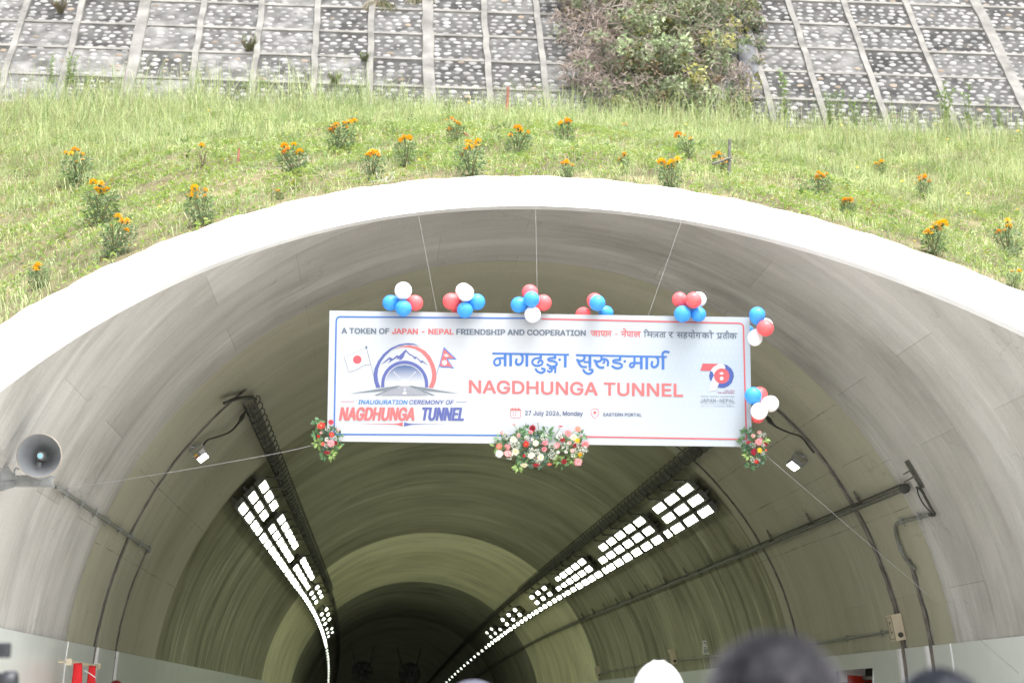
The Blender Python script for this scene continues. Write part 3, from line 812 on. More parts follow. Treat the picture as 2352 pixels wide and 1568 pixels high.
for i, (u, v) in enumerate(WF):
    p = on_slope(u, v + 24); r_ = random.Random(300 + i)
    P = F_PX / (p.y * 0.984 + (p.z - EYE) * 0.178); s = (26 + r_.uniform(-4, 6)) / P / 0.4
    root = empty('wildflower', p, 'small yellow daisy-like wildflower on a thin stalk in the grass of the bank', 'wildflower', 'yellow wildflowers scattered on the bank')
    root.scale = (s, s, s); root.rotation_euler = (0, 0, r_.uniform(-0.6, 0.6))
    a, b_ = wf[i % 3]
    o = bpy.data.objects.new('stem', a); COL.objects.link(o); o.parent = root
    o = bpy.data.objects.new('flower_head', b_); COL.objects.link(o); o.parent = root; o.location = (0, -0.02, 0.4); o.rotation_euler = (R(r_.uniform(35, 75)), R(r_.uniform(-20, 20)), 0)
    q = r_.uniform(0.85, 1.3); o.scale = (q, q, q)

# ------------------------------------------------------------------ tall weeds in front of the wall
def weed_meshes(seed, bushy):
    r_ = random.Random(seed); st = MB(); lf = MB(); ns = 2 + bushy * 3
    for k in range(ns):
        a = r_.uniform(0, 6.28); q = r_.uniform(0.02, 0.10 + 0.12 * bushy); h = r_.uniform(0.7, 1.0)
        path = smoothpath([(0, 0, 0), (q * 0.4 * math.cos(a), q * 0.4 * math.sin(a), h * 0.5), (q * math.cos(a), q * math.sin(a), h)], 5)
        st.tube(path, [0.009 - 0.006 * i / (len(path) - 1) for i in range(len(path))], 5, 0, col=(0.20, 0.24, 0.09))
        for p in path[2:]:
            for j in range(5):
                d = rv(r_); d.z = abs(d.z) * 0.5 + 0.1
                g = r_.uniform(0.75, 1.3); leaf_into(lf, p + rv(r_) * 0.02, d, (0, 0, 1), r_.uniform(0.06, 0.13), r_.uniform(0.010, 0.02), (0.19 * g, 0.29 * g, 0.075 * g))
    return st, lf
wm = []
for s in range(4):
    a, b_ = weed_meshes(80 + s, s % 2); a = a.build('stem', M['leaf']); b_ = b_.build('leaves', M['leaf']); wm.append((a.data, b_.data)); bpy.data.objects.remove(a); bpy.data.objects.remove(b_)
WD = [(115, 214, 100, 0), (162, 218, 106, 1), (200, 222, 50, 1), (240, 224, 40, 1), (365, 232, 68, 0), (415, 234, 34, 0), (563, 238, 50, 1), (600, 243, 78, 1), (780, 246, 44, 0), (30, 222, 40, 0), (870, 262, 60, 1), (1033, 276, 50, 0), (1360, 282, 78, 0), (1445, 288, 50, 1), (1722, 296, 70, 1), (1805, 298, 152, 0), (1905, 300, 92, 1), (1930, 302, 104, 0), (1965, 302, 82, 1), (2005, 300, 96, 0), (2085, 302, 60, 0), (2172, 306, 132, 1), (2225, 306, 124, 0), (2270, 308, 96, 0), (2300, 310, 70, 1), (680, 246, 34, 1), (1600, 294, 44, 1), (1660, 294, 60, 1)]
wnear = ['tall', 'leafy', 'slim', 'bushy']
for i, (u, v, h, bu) in enumerate(WD):
    p = on_slope(u, v); P = F_PX / (p.y * 0.984 + (p.z - EYE) * 0.178); s = h / P
    root = empty('weed_plant', p, ('slender green weed stalk' if not bu else 'bushy green weed') + ' standing at the foot of the stone wall', 'weed', 'slender weeds at the wall foot' if not bu else 'bushy weeds at the wall foot')
    root.scale = (s, s, s); root.rotation_euler = (0, 0, i * 1.3)
    a, b_ = wm[(i * 2 + bu) % 4 if (i * 2) % 4 in (0, 2) else bu]
    for nm, me in (('stem', a), ('leaves', b_)):
        o = bpy.data.objects.new(nm, me); COL.objects.link(o); o.parent = root

# ------------------------------------------------------------------ big shrub hanging over the wall
def shrub(name, label, blobs, nleaf, ntwig, seed, Lr=(0.08, 0.15)):
    """blobs: (u, v, y offset from wall, radius m, leafiness 0..1)"""
    r_ = random.Random(seed); lf = MB(); tw = MB(); dry = MB(); cs = []
    for (u, v, off, rad, lv) in blobs:
        p = on_plane(u, v, W0, WN) + WN * off; cs.append((p, rad, lv))
    base = sum((c[0] for c in cs), Vector()) / len(cs)
    root = empty(name, base, label, 'shrub')
    wts = [c[1] ** 2 for c in cs]
    for k in range(nleaf // 24):                     # sprays of leaves round twig ends, with gaps between
        p, rad, lv = r_.choices(cs, wts)[0]
        if r_.random() > lv: continue
        d = rv(r_); q = rad * (0.3 + 0.8 * r_.random() ** 0.6); ctr = p + Vector((d.x, d.y * 0.8, d.z)) * q
        if (ctr - W0).dot(WN) < 0.03: continue
        tone = r_.choice((r_.uniform(0.4, 0.8), r_.uniform(0.8, 1.5))); warm = r_.random() * (0.93 if lv > 0.6 else 1); rr = r_.uniform(0.10, 0.24)
        tw.tube([p + d * q * 0.25, ctr], 0.006, 4, 0, col=(0.25, 0.2, 0.16))
        for j in range(r_.randrange(14, 40)):
            g = tone * r_.uniform(0.7, 1.25); e = rv(r_); pos = ctr + e * rr * r_.random() ** 0.4
            c = (0.27 * g, 0.33 * g, 0.19 * g) if warm < 0.55 else ((0.40 * g, 0.45 * g, 0.28 * g) if warm < 0.75 else ((0.36 * g, 0.35 * g, 0.13 * g) if warm < .9 else (0.30 * g, 0.22 * g, 0.15 * g)))
            dd = Vector((e.x, e.y - 0.5, e.z * 0.5 - 0.25)) + rv(r_) * 0.8
            leaf_into(lf, pos, dd, e + rv(r_) * 0.5, r_.uniform(*Lr), r_.uniform(0.022, 0.042), c)
    for k in range(ntwig):
        p, rad, lv = r_.choices(cs, [w * (1.25 - c[2]) for w, c in zip(wts, cs)])[0]
        a = p + rv(r_) * rad * 0.8 + Vector((0, 0, 0.15)); d = rv(r_) * r_.uniform(0.25, 0.7) * rad; d.z = d.z * 0.5 - 0.2 * rad
        b_ = a + d; c_ = (a + b_) / 2 + rv(r_) * 0.12
        g = r_.uniform(0.6, 1.3); (tw if lv > 0.5 else dry).tube(smoothpath([a, c_, b_], 3), r_.uniform(0.004, 0.009), 4, 0, col=(0.29 * g, 0.235 * g, 0.205 * g))
    if lf.v: lf.build('foliage', M['leaf'], root)
    if tw.v: tw.build('stems', M['attr'], root)
    if dry.v: dry.build('dry_twigs', M['attr'], root)
    return root
shrub('shrub', 'big overgrown shrub with pale leaves and bare brown twigs hanging over the stone wall',
      [(1480, 40, 0.7, 0.85, .75), (1560, 120, 0.7, 0.85, .95), (1590, 30, 0.7, 0.9, .9), (1500, 150, 0.7, 0.7, .85), (1450, 210, 0.6, 0.6, .8), (1540, 220, 0.6, 0.65, .85), (1620, 170, 0.6, 0.6, .8),
       (1400, 60, 0.5, 0.7, .4), (1340, 40, 0.4, 0.6, .22), (1300, 20, 0.35, 0.45, .3), (1350, 130, 0.4, 0.6, .12), (1330, 200, 0.35, 0.5, .12), (1390, 180, 0.5, 0.6, .3), (1370, 245, 0.3, 0.4, .2),
       (1640, 60, 0.6, 0.6, .7), (1645, 235, 0.4, 0.45, .8), (1590, 262, 0.5, 0.45, .9), (1530, 275, 0.5, 0.4, .9), (1430, 262, 0.4, 0.4, .5), (1670, 120, 0.4, 0.35, .7), (1420, 120, 0.6, 0.6, .5), (1440, -60, 0.7, 1.0, .7), (1580, -60, 0.7, 1.0, .8), (1290, 90, 0.3, 0.35, .2), (1480, 262, 0.4, 0.4, .4)],
      27000, 3600, 91)
shrub('vine', 'small leafy vine trailing down the wall beside the shrub', [(1712, 25, 0.2, 0.3, .9), (1728, 70, 0.15, 0.25, .8), (1740, 110, 0.1, 0.14, .8), (1745, 150, 0.08, 0.12, .7)], 1400, 90, 92, (0.04, 0.08))
shrub('dry_brush', 'heap of grey dry twigs at the wall foot right of the shrub', [(1695, 200, 0.22, 0.28, .2), (1722, 240, 0.15, 0.2, .2), (1690, 262, 0.2, 0.28, .5)], 1500, 200, 93)
mb = MB(); vs = [wpt(*wall_uv(u, v), 0.05 + 0.03 * math.sin(u)) for u, v in ((1690, 85), (1712, 92), (1735, 120), (1742, 165), (1728, 190), (1748, 235), (1722, 228), (1702, 185), (1697, 140))]
mb.add(vs + [wpt(*wall_uv(1716, 145), 0.10)], [(i, (i + 1) % 9, 9) for i in range(9)]); M['sheet'] = plain('grey_sheet', (0.075, 0.078, 0.085), 0.5, 0, 0.25, 3); tag(mb.build('plastic_sheet', M['sheet'], None, True), 'grey plastic sheet clinging to the wall right of the big shrub', 'sheet')
def tuft(name, label, u, v, h, n_, seed, droop, green):
    r_ = random.Random(seed); p = on_plane(u, v, W0, WN); root = empty(name, p, label, 'grass tuft'); mb = MB()
    for k in range(n_):
        a = r_.uniform(-1, 1); q = r_.uniform(0.4, 1) * h
        tip = p + Vector((a * q * 0.6, -0.15 - 0.2 * r_.random(), (-q if droop else q * 0.8) * r_.uniform(0.6, 1)))
        mid = (p + tip) / 2 + Vector((a * 0.1, -0.12, 0.12 * h))
        g = r_.uniform(0.7, 1.2); c = (0.22 * g, 0.27 * g, 0.12 * g) if r_.random() < green else (0.34 * g, 0.29 * g, 0.21 * g)
        mb.tube(smoothpath([p + Vector((r_.uniform(-.08, .08), 0, 0)), mid, tip], 3), [0.006] * 6 + [0.002], 3, 0, col=c)
    mb.build('blades', M['leaf'], root)
tuft('dry_grass', 'long dry grass hanging down the wall left of the shrub', 872, 5, 1.35, 110, 1, True, .35)
tuft('dry_grass', 'dry grass trailing from the top of the wall right of the long one', 965, -10, 0.9, 70, 2, True, .35)
tuft('dry_grass', 'dry straw-coloured tuft on the wall near the top left corner', 140, 30, 0.4, 60, 3, False, .2)
tuft('grass_tuft', 'green tuft growing from a wall beam on the left', 572, 118, 0.42, 60, 4, False, .6)
tuft('grass_tuft', 'small fern tuft on the wall above the bank, left of centre', 768, 192, 0.3, 40, 5, False, .7)
tuft('grass_tuft', 'mossy tuft where a rib meets a beam, centre left', 838, 140, 0.14, 30, 6, False, .9)

# ------------------------------------------------------------------ stakes, sticks, hose on the bank
def stake(name, label, cat, u0, v0, u1, v1, r, m, extra=None):
    p = on_slope(u0, v0); q = at_y(u1, v1, p.y); mb = MB(); mb.box((0, 0, 0), (0, 0, 0)); mb = MB()
    mb.tube([p - Vector((0, 0, 0.1)), p.lerp(q, 0.5), q], [r, r * 0.97, r * 0.93], 8)
    root = empty(name, p, label, cat); mb.build('post', m, root)
    if extra: extra(root, p, q)
M['wood'] = plain('grey_wood', (0.2, 0.17, 0.14), 0.85, 0, 0.35, 20)
M['rust'] = plain('rusty_rod', (0.28, 0.12, 0.08), 0.85, 0, 0.3, 20)
def arm(root, p, q):
    mb = MB(); a = p.lerp(q, 0.5); mb.tube([a + Vector((0.02, -0.02, 0.02)), a + Vector((-0.22, -0.05, -0.07))], 0.016, 6); mb.build('side_arm', M['metal_dark'], root)
    mb = MB(); mb.tube([a + Vector((0.03 * math.cos(w), 0.03 * math.sin(w), 0.01 * math.sin(3 * w))) for w in np.linspace(0, 6.2, 10)], 0.004, 4); mb.build('wire_tie', M['white'], root)
stake('marker_post', 'dark thin post with a side arm on the right bank', 'post', 1674, 414, 1676, 321, 0.022, M['metal_dark'], arm)
stake('wooden_stake', 'short reddish wooden stake on the left bank', 'stake', 546, 383, 549, 341, 0.016, M['rust'])
stake('rusty_pole', 'rust-red pole standing in front of the stone wall', 'pole', 1163, 282, 1167, 200, 0.03, M['rust'])
def stick(label, u0, v0, u1, v1, m):
    p = on_slope(u0, v0); q = at_y(u1, v1, p.y - 0.1); mb = MB(); mb.tube([p, p.lerp(q, .5) + Vector((0, 0, .01)), q], 0.013, 6); tag(mb.build('stick', M[m]), label, 'stick')
stick('reddish stick leaning beside the marigold above the crown', 1092, 330, 1064, 304, 'rust')
pts = [(545, 402), (640, 405), (705, 384), (690, 370), (670, 366), (690, 366), (706, 376), (712, 392), (750, 415), (790, 428), (830, 432)]
mb = MB(); mb.tube(smoothpath([on_slope(u, v) + Vector((0, -0.05, 0.09)) for u, v in pts], 5), 0.0024, 5)
tag(mb.build('hose', M['thread']), 'thin white hose looping through the grass on the left bank', 'hose')
pts = [(862, 400), (868, 432), (893, 440), (905, 418), (880, 436), (850, 440)]
mb = MB(); mb.tube(smoothpath([on_slope(u, v) + Vector((0, -0.05, 0.1)) for u, v in pts], 5), 0.003, 5)
tag(mb.build('wire', M['thread']), 'loose loop of pale wire beside the wide marigold near the rim', 'wire')
GLYPH_L = '''
, 188 39,-135,30,-132,24,-126,21,-111,48,59,54,77,60,83,72,86,132,86,144,83,152,74,153,65,99,-123,93,-130,84,-135
- 453 115,171,102,177,97,192,97,246,102,255,109,260,331,261,343,258,351,249,352,189,349,180,340,172
0 453 208,-23,163,-13,145,-5,121,9,90,39,64,78,47,123,34,183,31,213,31,297,40,357,53,402,70,438,93,471,118,496,160,521,199,531,253,531,295,519,334,496,365,465,384,435,405,384,418,324,421,294,421,210,412,150,399,105,388,78,364,41,334,11,304,-7,262,-20,241,-23;207,69,235,66,256,73,275,84,290,99,305,126,315,156,325,210,328,249,321,324,305,381,289,409,269,429,244,439,226,442,208,439,184,430,165,411,155,396,146,378,134,339,124,258,127,210,134,168,147,126,156,108,174,87,190,76
1 453 77,-16,64,-10,59,1,59,52,65,65,80,70,188,70,194,76,194,403,193,409,188,410,95,343,83,340,73,346,68,358,69,430,83,446,191,525,281,525,290,517,293,505,293,76,299,70,386,70,398,67,404,61,407,52,406,-4,398,-13,386,-16
2 453 65,-16,53,-11,47,-1,47,43,50,55,272,297,296,337,302,355,302,379,294,406,278,425,263,434,239,441,209,442,191,437,177,430,161,416,147,388,142,358,134,349,122,346,65,346,53,355,50,367,50,394,62,433,82,466,112,496,158,522,185,529,236,532,266,529,302,517,335,497,369,463,383,439,395,406,398,379,395,340,385,307,373,283,339,235,303,193,208,94,195,76,203,73,392,72,401,64,404,55,403,-4,395,-13,383,-16
5 453 196,-23,163,-16,124,0,94,20,79,35,58,66,50,84,43,117,46,138,52,144,61,147,127,146,136,138,143,114,153,96,172,80,208,66,229,66,247,70,261,75,277,86,293,102,302,120,310,150,310,174,306,192,296,216,278,237,259,250,238,257,217,260,181,254,163,248,136,231,127,228,70,234,58,240,52,246,49,255,52,282,76,495,80,513,88,522,100,525,370,524,379,516,382,501,382,450,377,441,370,436,175,435,169,434,166,429,155,342,157,336,184,345,232,351,274,345,313,330,346,307,362,291,379,267,396,234,406,189,406,132,399,102,393,84,379,60,358,32,331,9,295,-10,274,-17,238,-23
6 453 209,-23,164,-14,143,-5,104,20,80,48,68,66,57,90,47,132,47,177,50,201,60,237,74,270,89,297,238,519,254,525,323,525,332,520,337,513,335,498,223,333,227,331,260,330,311,315,341,298,372,267,391,234,404,186,404,129,401,108,392,84,374,51,348,21,329,6,302,-8,269,-20,248,-23;219,66,251,69,281,86,299,111,306,129,311,150,311,165,304,192,291,216,266,238,245,246,206,246,185,238,157,213,143,180,141,156,144,132,157,102,169,87,182,77,200,69
7 453 99,-16,90,-13,84,-7,81,1,84,13,295,433,288,436,57,437,48,445,45,454,45,505,48,517,54,523,66,526,384,526,399,523,405,517,408,508,407,442,180,-7,174,-13,165,-16
9 453 131,-16,122,-13,116,-7,113,1,116,10,228,175,224,177,194,178,173,181,140,193,107,213,82,238,59,277,50,307,47,328,47,373,53,406,62,430,82,463,115,496,128,505,161,522,209,532,242,532,275,526,299,517,335,497,366,466,383,439,400,397,404,376,404,319,398,289,377,238,344,181,213,-10,200,-16;209,262,233,260,254,265,273,274,295,298,305,319,310,340,311,358,306,379,288,415,266,432,242,441,209,441,182,431,157,406,150,391,144,370,142,352,144,331,150,310,157,295,185,270
A 480 17,-16,8,-13,2,-7,0,7,185,514,194,523,203,526,272,526,284,523,290,517,298,499,469,34,479,4,476,-7,470,-13,458,-16,398,-16,383,-11,375,1,337,109,329,123,155,124,149,123,145,118,103,-1,98,-8,83,-16;180,217,191,214,290,214,297,217,239,388,234,382
C 510 245,-23,203,-16,173,-5,143,9,113,29,86,57,59,99,36,153,23,225,23,282,29,327,50,390,77,438,112,477,143,500,170,513,200,524,233,531,299,531,359,515,386,501,416,481,437,460,470,411,488,360,487,342,479,333,470,330,413,330,401,333,392,342,378,378,362,400,338,419,305,433,284,438,251,438,206,424,172,402,157,384,141,357,126,312,119,267,119,240,126,195,140,153,161,119,185,95,209,82,257,69,299,73,320,80,344,92,360,105,372,120,384,141,392,165,404,176,476,176,485,168,488,150,475,105,458,75,438,48,404,18,368,-2,338,-14,290,-23
D 502 61,-16,48,-10,43,4,43,502,46,517,52,523,64,526,229,526,268,523,325,510,364,490,389,472,427,433,451,391,462,367,472,331,478,277,478,232,475,199,462,142,445,106,419,67,386,34,364,19,325,0,289,-10,241,-16;143,76,151,73,235,73,286,85,310,96,331,111,353,136,362,154,372,181,382,232,382,277,372,328,362,355,346,380,320,406,298,419,268,429,217,436,151,436,143,433
E 419 61,-16,48,-10,43,4,43,502,46,517,52,523,64,526,364,526,379,523,385,517,388,508,388,457,385,445,376,437,151,436,143,433,142,310,145,302,358,300,365,295,370,286,370,235,365,217,352,211,145,210,142,202,142,82,143,76,148,73,379,72,388,64,391,55,391,4,388,-7,382,-13,370,-16
F 410 61,-16,48,-10,43,4,43,502,46,517,52,523,64,526,361,526,376,523,382,517,385,508,385,457,382,445,373,437,151,436,143,433,142,304,145,296,349,294,358,286,361,277,361,220,355,210,343,205,145,204,142,196,141,-4,133,-13,124,-16
G 520 245,-23,203,-16,164,-2,137,12,106,36,73,75,51,111,29,174,23,228,23,282,29,333,53,399,85,450,115,480,164,512,197,524,230,531,296,531,329,525,362,513,386,501,425,472,450,444,473,408,488,366,487,345,479,336,470,333,410,333,398,336,392,342,372,384,353,406,332,421,299,434,284,438,251,438,218,430,203,424,163,393,141,357,126,312,119,264,122,216,134,168,150,135,164,116,194,89,221,78,254,69,281,69,320,79,350,95,368,113,385,141,394,171,394,180,386,183,287,183,272,188,266,201,266,255,271,267,284,273,482,272,491,264,494,255,494,180,488,138,479,111,461,75,425,32,386,4,332,-16,290,-23
H 517 61,-16,48,-10,43,4,43,502,46,517,52,523,61,526,121,526,133,523,141,514,142,313,145,305,367,304,373,305,376,310,377,514,385,523,394,526,451,526,463,523,471,514,472,502,472,7,469,-7,463,-13,454,-16,397,-16,385,-13,377,-4,376,205,373,213,151,214,145,213,142,208,141,-4,133,-13,124,-16
I 301 32,-16,20,-11,14,-1,14,52,17,64,23,70,32,73,95,73,101,79,101,427,100,433,95,436,32,436,19,442,14,457,15,514,23,523,35,526,272,525,281,517,284,508,284,454,279,442,266,436,206,436,200,430,200,82,201,76,206,73,266,73,279,67,284,52,283,-4,275,-13,263,-16
J 396 169,-23,121,-14,94,-2,70,14,54,30,43,45,28,75,19,102,16,132,17,177,25,186,34,189,94,189,109,184,115,171,115,126,123,102,135,84,157,71,175,66,199,67,219,75,235,86,249,111,256,150,256,510,262,520,274,525,340,524,349,516,352,501,352,123,345,84,328,48,317,33,280,0,238,-17,199,-23
K 467 61,-16,48,-10,43,4,43,502,46,517,52,523,61,526,121,526,133,523,141,514,142,307,145,299,154,306,352,521,367,526,442,526,454,523,463,511,458,496,291,316,267,286,460,13,463,4,460,-7,454,-13,442,-16,376,-16,361,-11,196,214,190,212,143,160,142,4,139,-7,133,-13,124,-16
L 393 61,-16,48,-10,43,4,43,508,48,520,58,526,124,526,137,520,142,505,143,76,151,73,364,72,373,64,376,55,376,1,370,-11,355,-16
M 628 61,-16,48,-10,43,4,43,502,48,520,64,526,148,526,160,523,166,517,313,136,318,142,344,217,460,514,469,523,481,526,562,526,577,521,582,514,583,502,583,7,578,-10,565,-16,505,-16,493,-11,487,-1,487,301,484,314,360,-1,349,-13,334,-16,286,-16,277,-13,271,-7,142,311,139,298,139,-1,134,-10,124,-16
N 523 61,-16,48,-10,43,4,43,502,48,520,61,526,130,526,142,523,151,515,379,159,382,169,382,511,388,521,400,526,457,526,472,521,477,514,478,502,478,7,473,-10,460,-16,391,-16,379,-13,370,-5,142,353,139,337,142,301,142,-1,137,-10,127,-16
O 533 245,-23,203,-16,173,-5,137,12,109,33,73,75,50,117,29,180,23,228,23,282,29,327,50,390,73,432,112,477,143,500,170,513,200,524,233,531,299,531,344,521,392,498,419,478,458,435,482,393,503,333,509,279,509,225,503,174,482,114,453,66,422,32,374,0,341,-13,290,-23;242,72,254,69,284,70,326,83,350,98,374,122,393,153,403,180,413,228,413,279,409,303,397,345,384,372,365,397,344,415,323,426,281,438,251,438,209,426,188,415,169,399,142,360,135,342,126,312,119,267,119,240,126,195,135,165,151,132,167,113,194,89,212,81
P 445 61,-16,48,-10,43,4,43,502,46,517,52,523,64,526,238,526,304,517,349,496,362,487,394,454,409,427,421,394,424,367,424,322,414,277,397,244,379,222,355,202,337,190,301,176,262,169,145,168,142,160,141,-4,133,-13,124,-16;143,262,151,259,250,259,280,267,307,285,319,307,328,343,322,379,317,394,308,406,289,422,262,432,226,436,145,435,142,427
R 449 61,-16,48,-10,43,4,43,502,46,517,52,523,64,526,238,526,295,520,343,502,361,491,383,472,397,454,415,418,424,382,424,328,417,289,397,250,379,228,342,202,341,196,439,13,442,1,439,-7,433,-13,421,-16,355,-16,343,-13,337,-7,237,178,229,181,151,181,145,180,142,175,141,-4,133,-13,124,-16;143,274,151,271,244,271,271,276,302,289,319,310,328,346,324,379,313,404,292,422,262,432,229,436,145,435,142,427
S 447 195,-25,159,-19,123,-7,81,16,65,31,48,52,31,85,21,127,24,145,30,151,39,154,108,153,117,145,128,112,144,90,174,74,225,65,270,73,287,79,304,91,319,109,326,127,328,139,323,160,312,173,291,187,144,233,120,244,81,270,65,286,43,319,36,346,36,397,43,424,60,457,89,487,105,499,126,511,168,526,210,532,243,532,273,529,324,513,366,485,382,469,402,439,417,391,414,370,408,364,399,361,333,362,321,373,316,391,304,412,288,425,273,432,252,438,216,442,195,438,171,430,156,422,146,412,133,388,132,367,136,355,155,334,174,324,312,282,369,251,397,223,416,193,423,166,423,112,413,76,396,49,363,15,348,4,312,-12,276,-22,249,-25
T 449 195,-16,182,-10,177,4,176,433,168,436,36,436,24,439,18,445,15,454,16,514,24,523,36,526,420,525,429,517,432,505,432,454,429,445,423,439,411,436,282,436,274,433,273,1,268,-10,258,-16
U 517 229,-24,163,-8,118,17,81,53,56,98,46,131,43,158,44,512,52,521,64,524,121,524,130,521,136,515,139,500,139,182,147,140,165,107,180,92,196,82,226,72,268,68,310,78,325,85,344,98,353,107,363,125,372,149,376,170,377,512,385,521,394,524,460,523,469,515,472,503,472,149,469,125,457,92,445,68,428,44,397,16,370,0,346,-11,289,-24
Y 472 203,-16,191,-11,185,1,183,205,5,493,0,505,2,517,8,523,20,526,89,526,102,520,231,310,236,305,368,518,377,525,386,526,449,526,461,523,470,511,467,496,285,202,284,4,281,-7,275,-13,266,-16
a 389 139,-25,97,-15,70,-1,45,19,28,43,17,70,13,91,13,124,20,154,34,178,49,194,82,214,127,229,223,242,252,250,258,259,253,283,241,299,226,308,211,313,178,313,157,306,145,299,129,286,109,262,91,259,37,274,28,283,25,298,40,328,52,344,88,374,103,382,136,394,169,400,205,400,250,394,286,379,310,362,328,343,349,298,352,274,352,-1,346,-11,337,-16,280,-16,265,-11,256,3,208,-19,178,-25;151,64,175,61,196,65,214,71,229,81,244,96,252,112,259,133,258,160,250,162,160,147,136,140,121,131,110,115,111,91,118,79,127,72
d 424 170,-24,128,-12,89,10,64,35,38,80,26,110,17,161,17,218,20,242,33,287,50,320,64,341,77,354,101,374,146,394,185,401,212,401,254,391,290,369,293,377,293,503,296,515,302,521,311,524,377,523,386,515,389,503,388,-3,380,-12,371,-15,314,-15,301,-9,293,10,263,-9,236,-20,212,-24;194,65,206,63,236,70,254,79,266,91,278,110,288,137,295,188,292,224,284,254,276,272,260,291,245,303,206,313,167,304,154,296,139,281,123,251,113,212,113,167,117,146,132,107,143,91,164,73,182,66
e 404 185,-24,134,-11,107,2,80,22,56,50,33,92,20,137,17,161,17,215,27,266,44,305,61,332,94,365,131,386,155,395,194,401,224,401,260,394,299,377,327,356,347,335,365,305,383,254,386,230,385,164,377,155,365,152,122,152,117,149,116,143,127,110,142,89,158,76,179,68,203,62,239,66,257,73,276,89,293,114,305,119,323,119,365,107,377,98,380,86,374,68,357,38,333,14,317,2,290,-11,257,-21,230,-24;118,239,125,236,278,236,284,237,287,242,276,272,254,297,233,308,203,313,170,306,146,291,124,263
h 410 54,-16,41,-10,36,4,36,508,41,520,51,526,111,526,124,520,129,508,129,379,132,370,165,388,201,400,243,400,267,397,297,387,318,374,343,349,357,325,366,304,372,268,372,1,366,-11,354,-16,297,-16,288,-13,282,-7,279,4,278,250,268,280,255,296,237,306,210,312,183,307,159,296,143,277,136,262,129,232,129,7,126,-7,120,-13,111,-16
i 167 54,-16,41,-10,36,4,36,376,41,388,51,394,111,394,124,388,129,373,129,1,124,-10,114,-16;69,427,48,436,35,448,24,472,24,490,33,514,45,527,60,537,87,541,114,532,133,514,141,496,141,469,130,448,114,433,96,427
l 189 117,-18,81,-6,59,11,42,41,36,65,36,503,41,518,54,524,114,524,124,518,129,509,129,92,133,74,138,70,153,68,168,71,181,65,188,50,195,17,194,-3,183,-14,159,-18
n 410 54,-16,41,-10,36,4,36,370,39,385,45,391,54,394,111,394,124,388,132,370,165,388,186,397,207,400,243,400,282,393,315,376,342,350,354,331,365,307,372,271,372,7,369,-7,360,-15,348,-16,297,-16,288,-13,282,-7,279,4,278,250,268,280,255,296,237,306,210,312,183,307,159,296,143,277,136,262,129,232,129,7,126,-7,120,-13,111,-16
o 415 182,-24,149,-17,107,2,80,22,56,50,35,89,23,125,17,167,17,206,23,251,38,293,64,335,89,360,110,376,152,394,194,401,218,401,260,395,284,386,311,372,348,338,367,311,388,263,395,230,398,173,392,125,374,77,351,41,321,11,284,-9,251,-21,230,-24;191,65,209,62,233,67,251,73,269,88,285,110,291,125,302,176,298,224,289,254,279,275,269,287,245,304,209,313,176,307,148,290,127,260,113,209,114,161,123,125,131,108,155,79,173,69
r 259 54,-16,41,-10,36,4,37,382,45,391,54,394,111,394,123,389,132,375,162,391,189,400,246,399,255,391,258,382,258,325,253,310,240,304,204,308,174,302,150,287,140,274,134,259,129,238,128,-4,120,-13,111,-16
s 365 160,-24,133,-21,109,-14,76,2,60,14,40,38,28,59,19,89,22,101,28,107,40,113,85,122,97,122,109,113,119,89,130,76,163,63,196,62,220,69,239,80,249,95,248,113,241,123,229,130,121,159,97,170,73,184,48,209,35,233,31,254,31,296,37,317,51,341,78,368,91,377,130,395,166,401,208,401,253,391,293,368,314,347,325,329,340,296,337,281,325,272,265,260,255,266,242,290,226,306,202,314,169,314,148,306,132,293,126,278,129,263,139,253,154,246,262,217,304,195,329,170,339,152,346,128,346,86,339,59,328,41,305,14,283,0,262,-11,229,-21,202,-24
t 227 145,-20,100,-5,84,6,66,24,61,33,49,72,49,303,43,309,1,310,-7,318,-10,327,-10,375,-7,387,4,396,43,396,48,399,49,471,55,481,67,486,121,486,133,483,139,477,142,468,143,399,148,396,205,396,215,390,220,378,220,327,214,314,202,309,148,309,142,303,142,93,146,78,154,70,169,66,202,69,215,63,220,54,229,0,223,-9,208,-17,190,-20
u 410 162,-21,129,-14,93,4,63,35,51,56,43,77,36,116,36,371,39,386,48,394,60,395,111,395,120,392,126,386,129,371,129,146,133,119,143,95,161,77,183,69,201,67,228,72,253,86,266,104,275,125,279,146,279,371,282,386,288,392,297,395,351,395,363,392,369,386,372,374,372,8,369,-6,363,-12,354,-15,297,-15,285,-6,279,11,255,-3,222,-18,201,-21
v 389 162,-16,153,-13,145,-4,4,361,0,376,3,385,12,393,24,394,84,394,93,391,99,385,189,135,195,126,288,382,297,391,306,394,366,394,378,391,387,379,383,361,242,-4,234,-13,225,-16
y 389 72,-161,45,-155,36,-150,31,-143,30,-131,43,-83,51,-73,60,-68,102,-71,111,-66,128,-44,143,0,1,369,0,378,3,387,12,395,24,396,81,396,90,393,97,387,131,300,189,134,195,126,283,372,291,387,297,393,309,396,366,396,378,393,386,384,386,369,221,-62,201,-101,192,-114,171,-135,150,-149,111,-161
'''
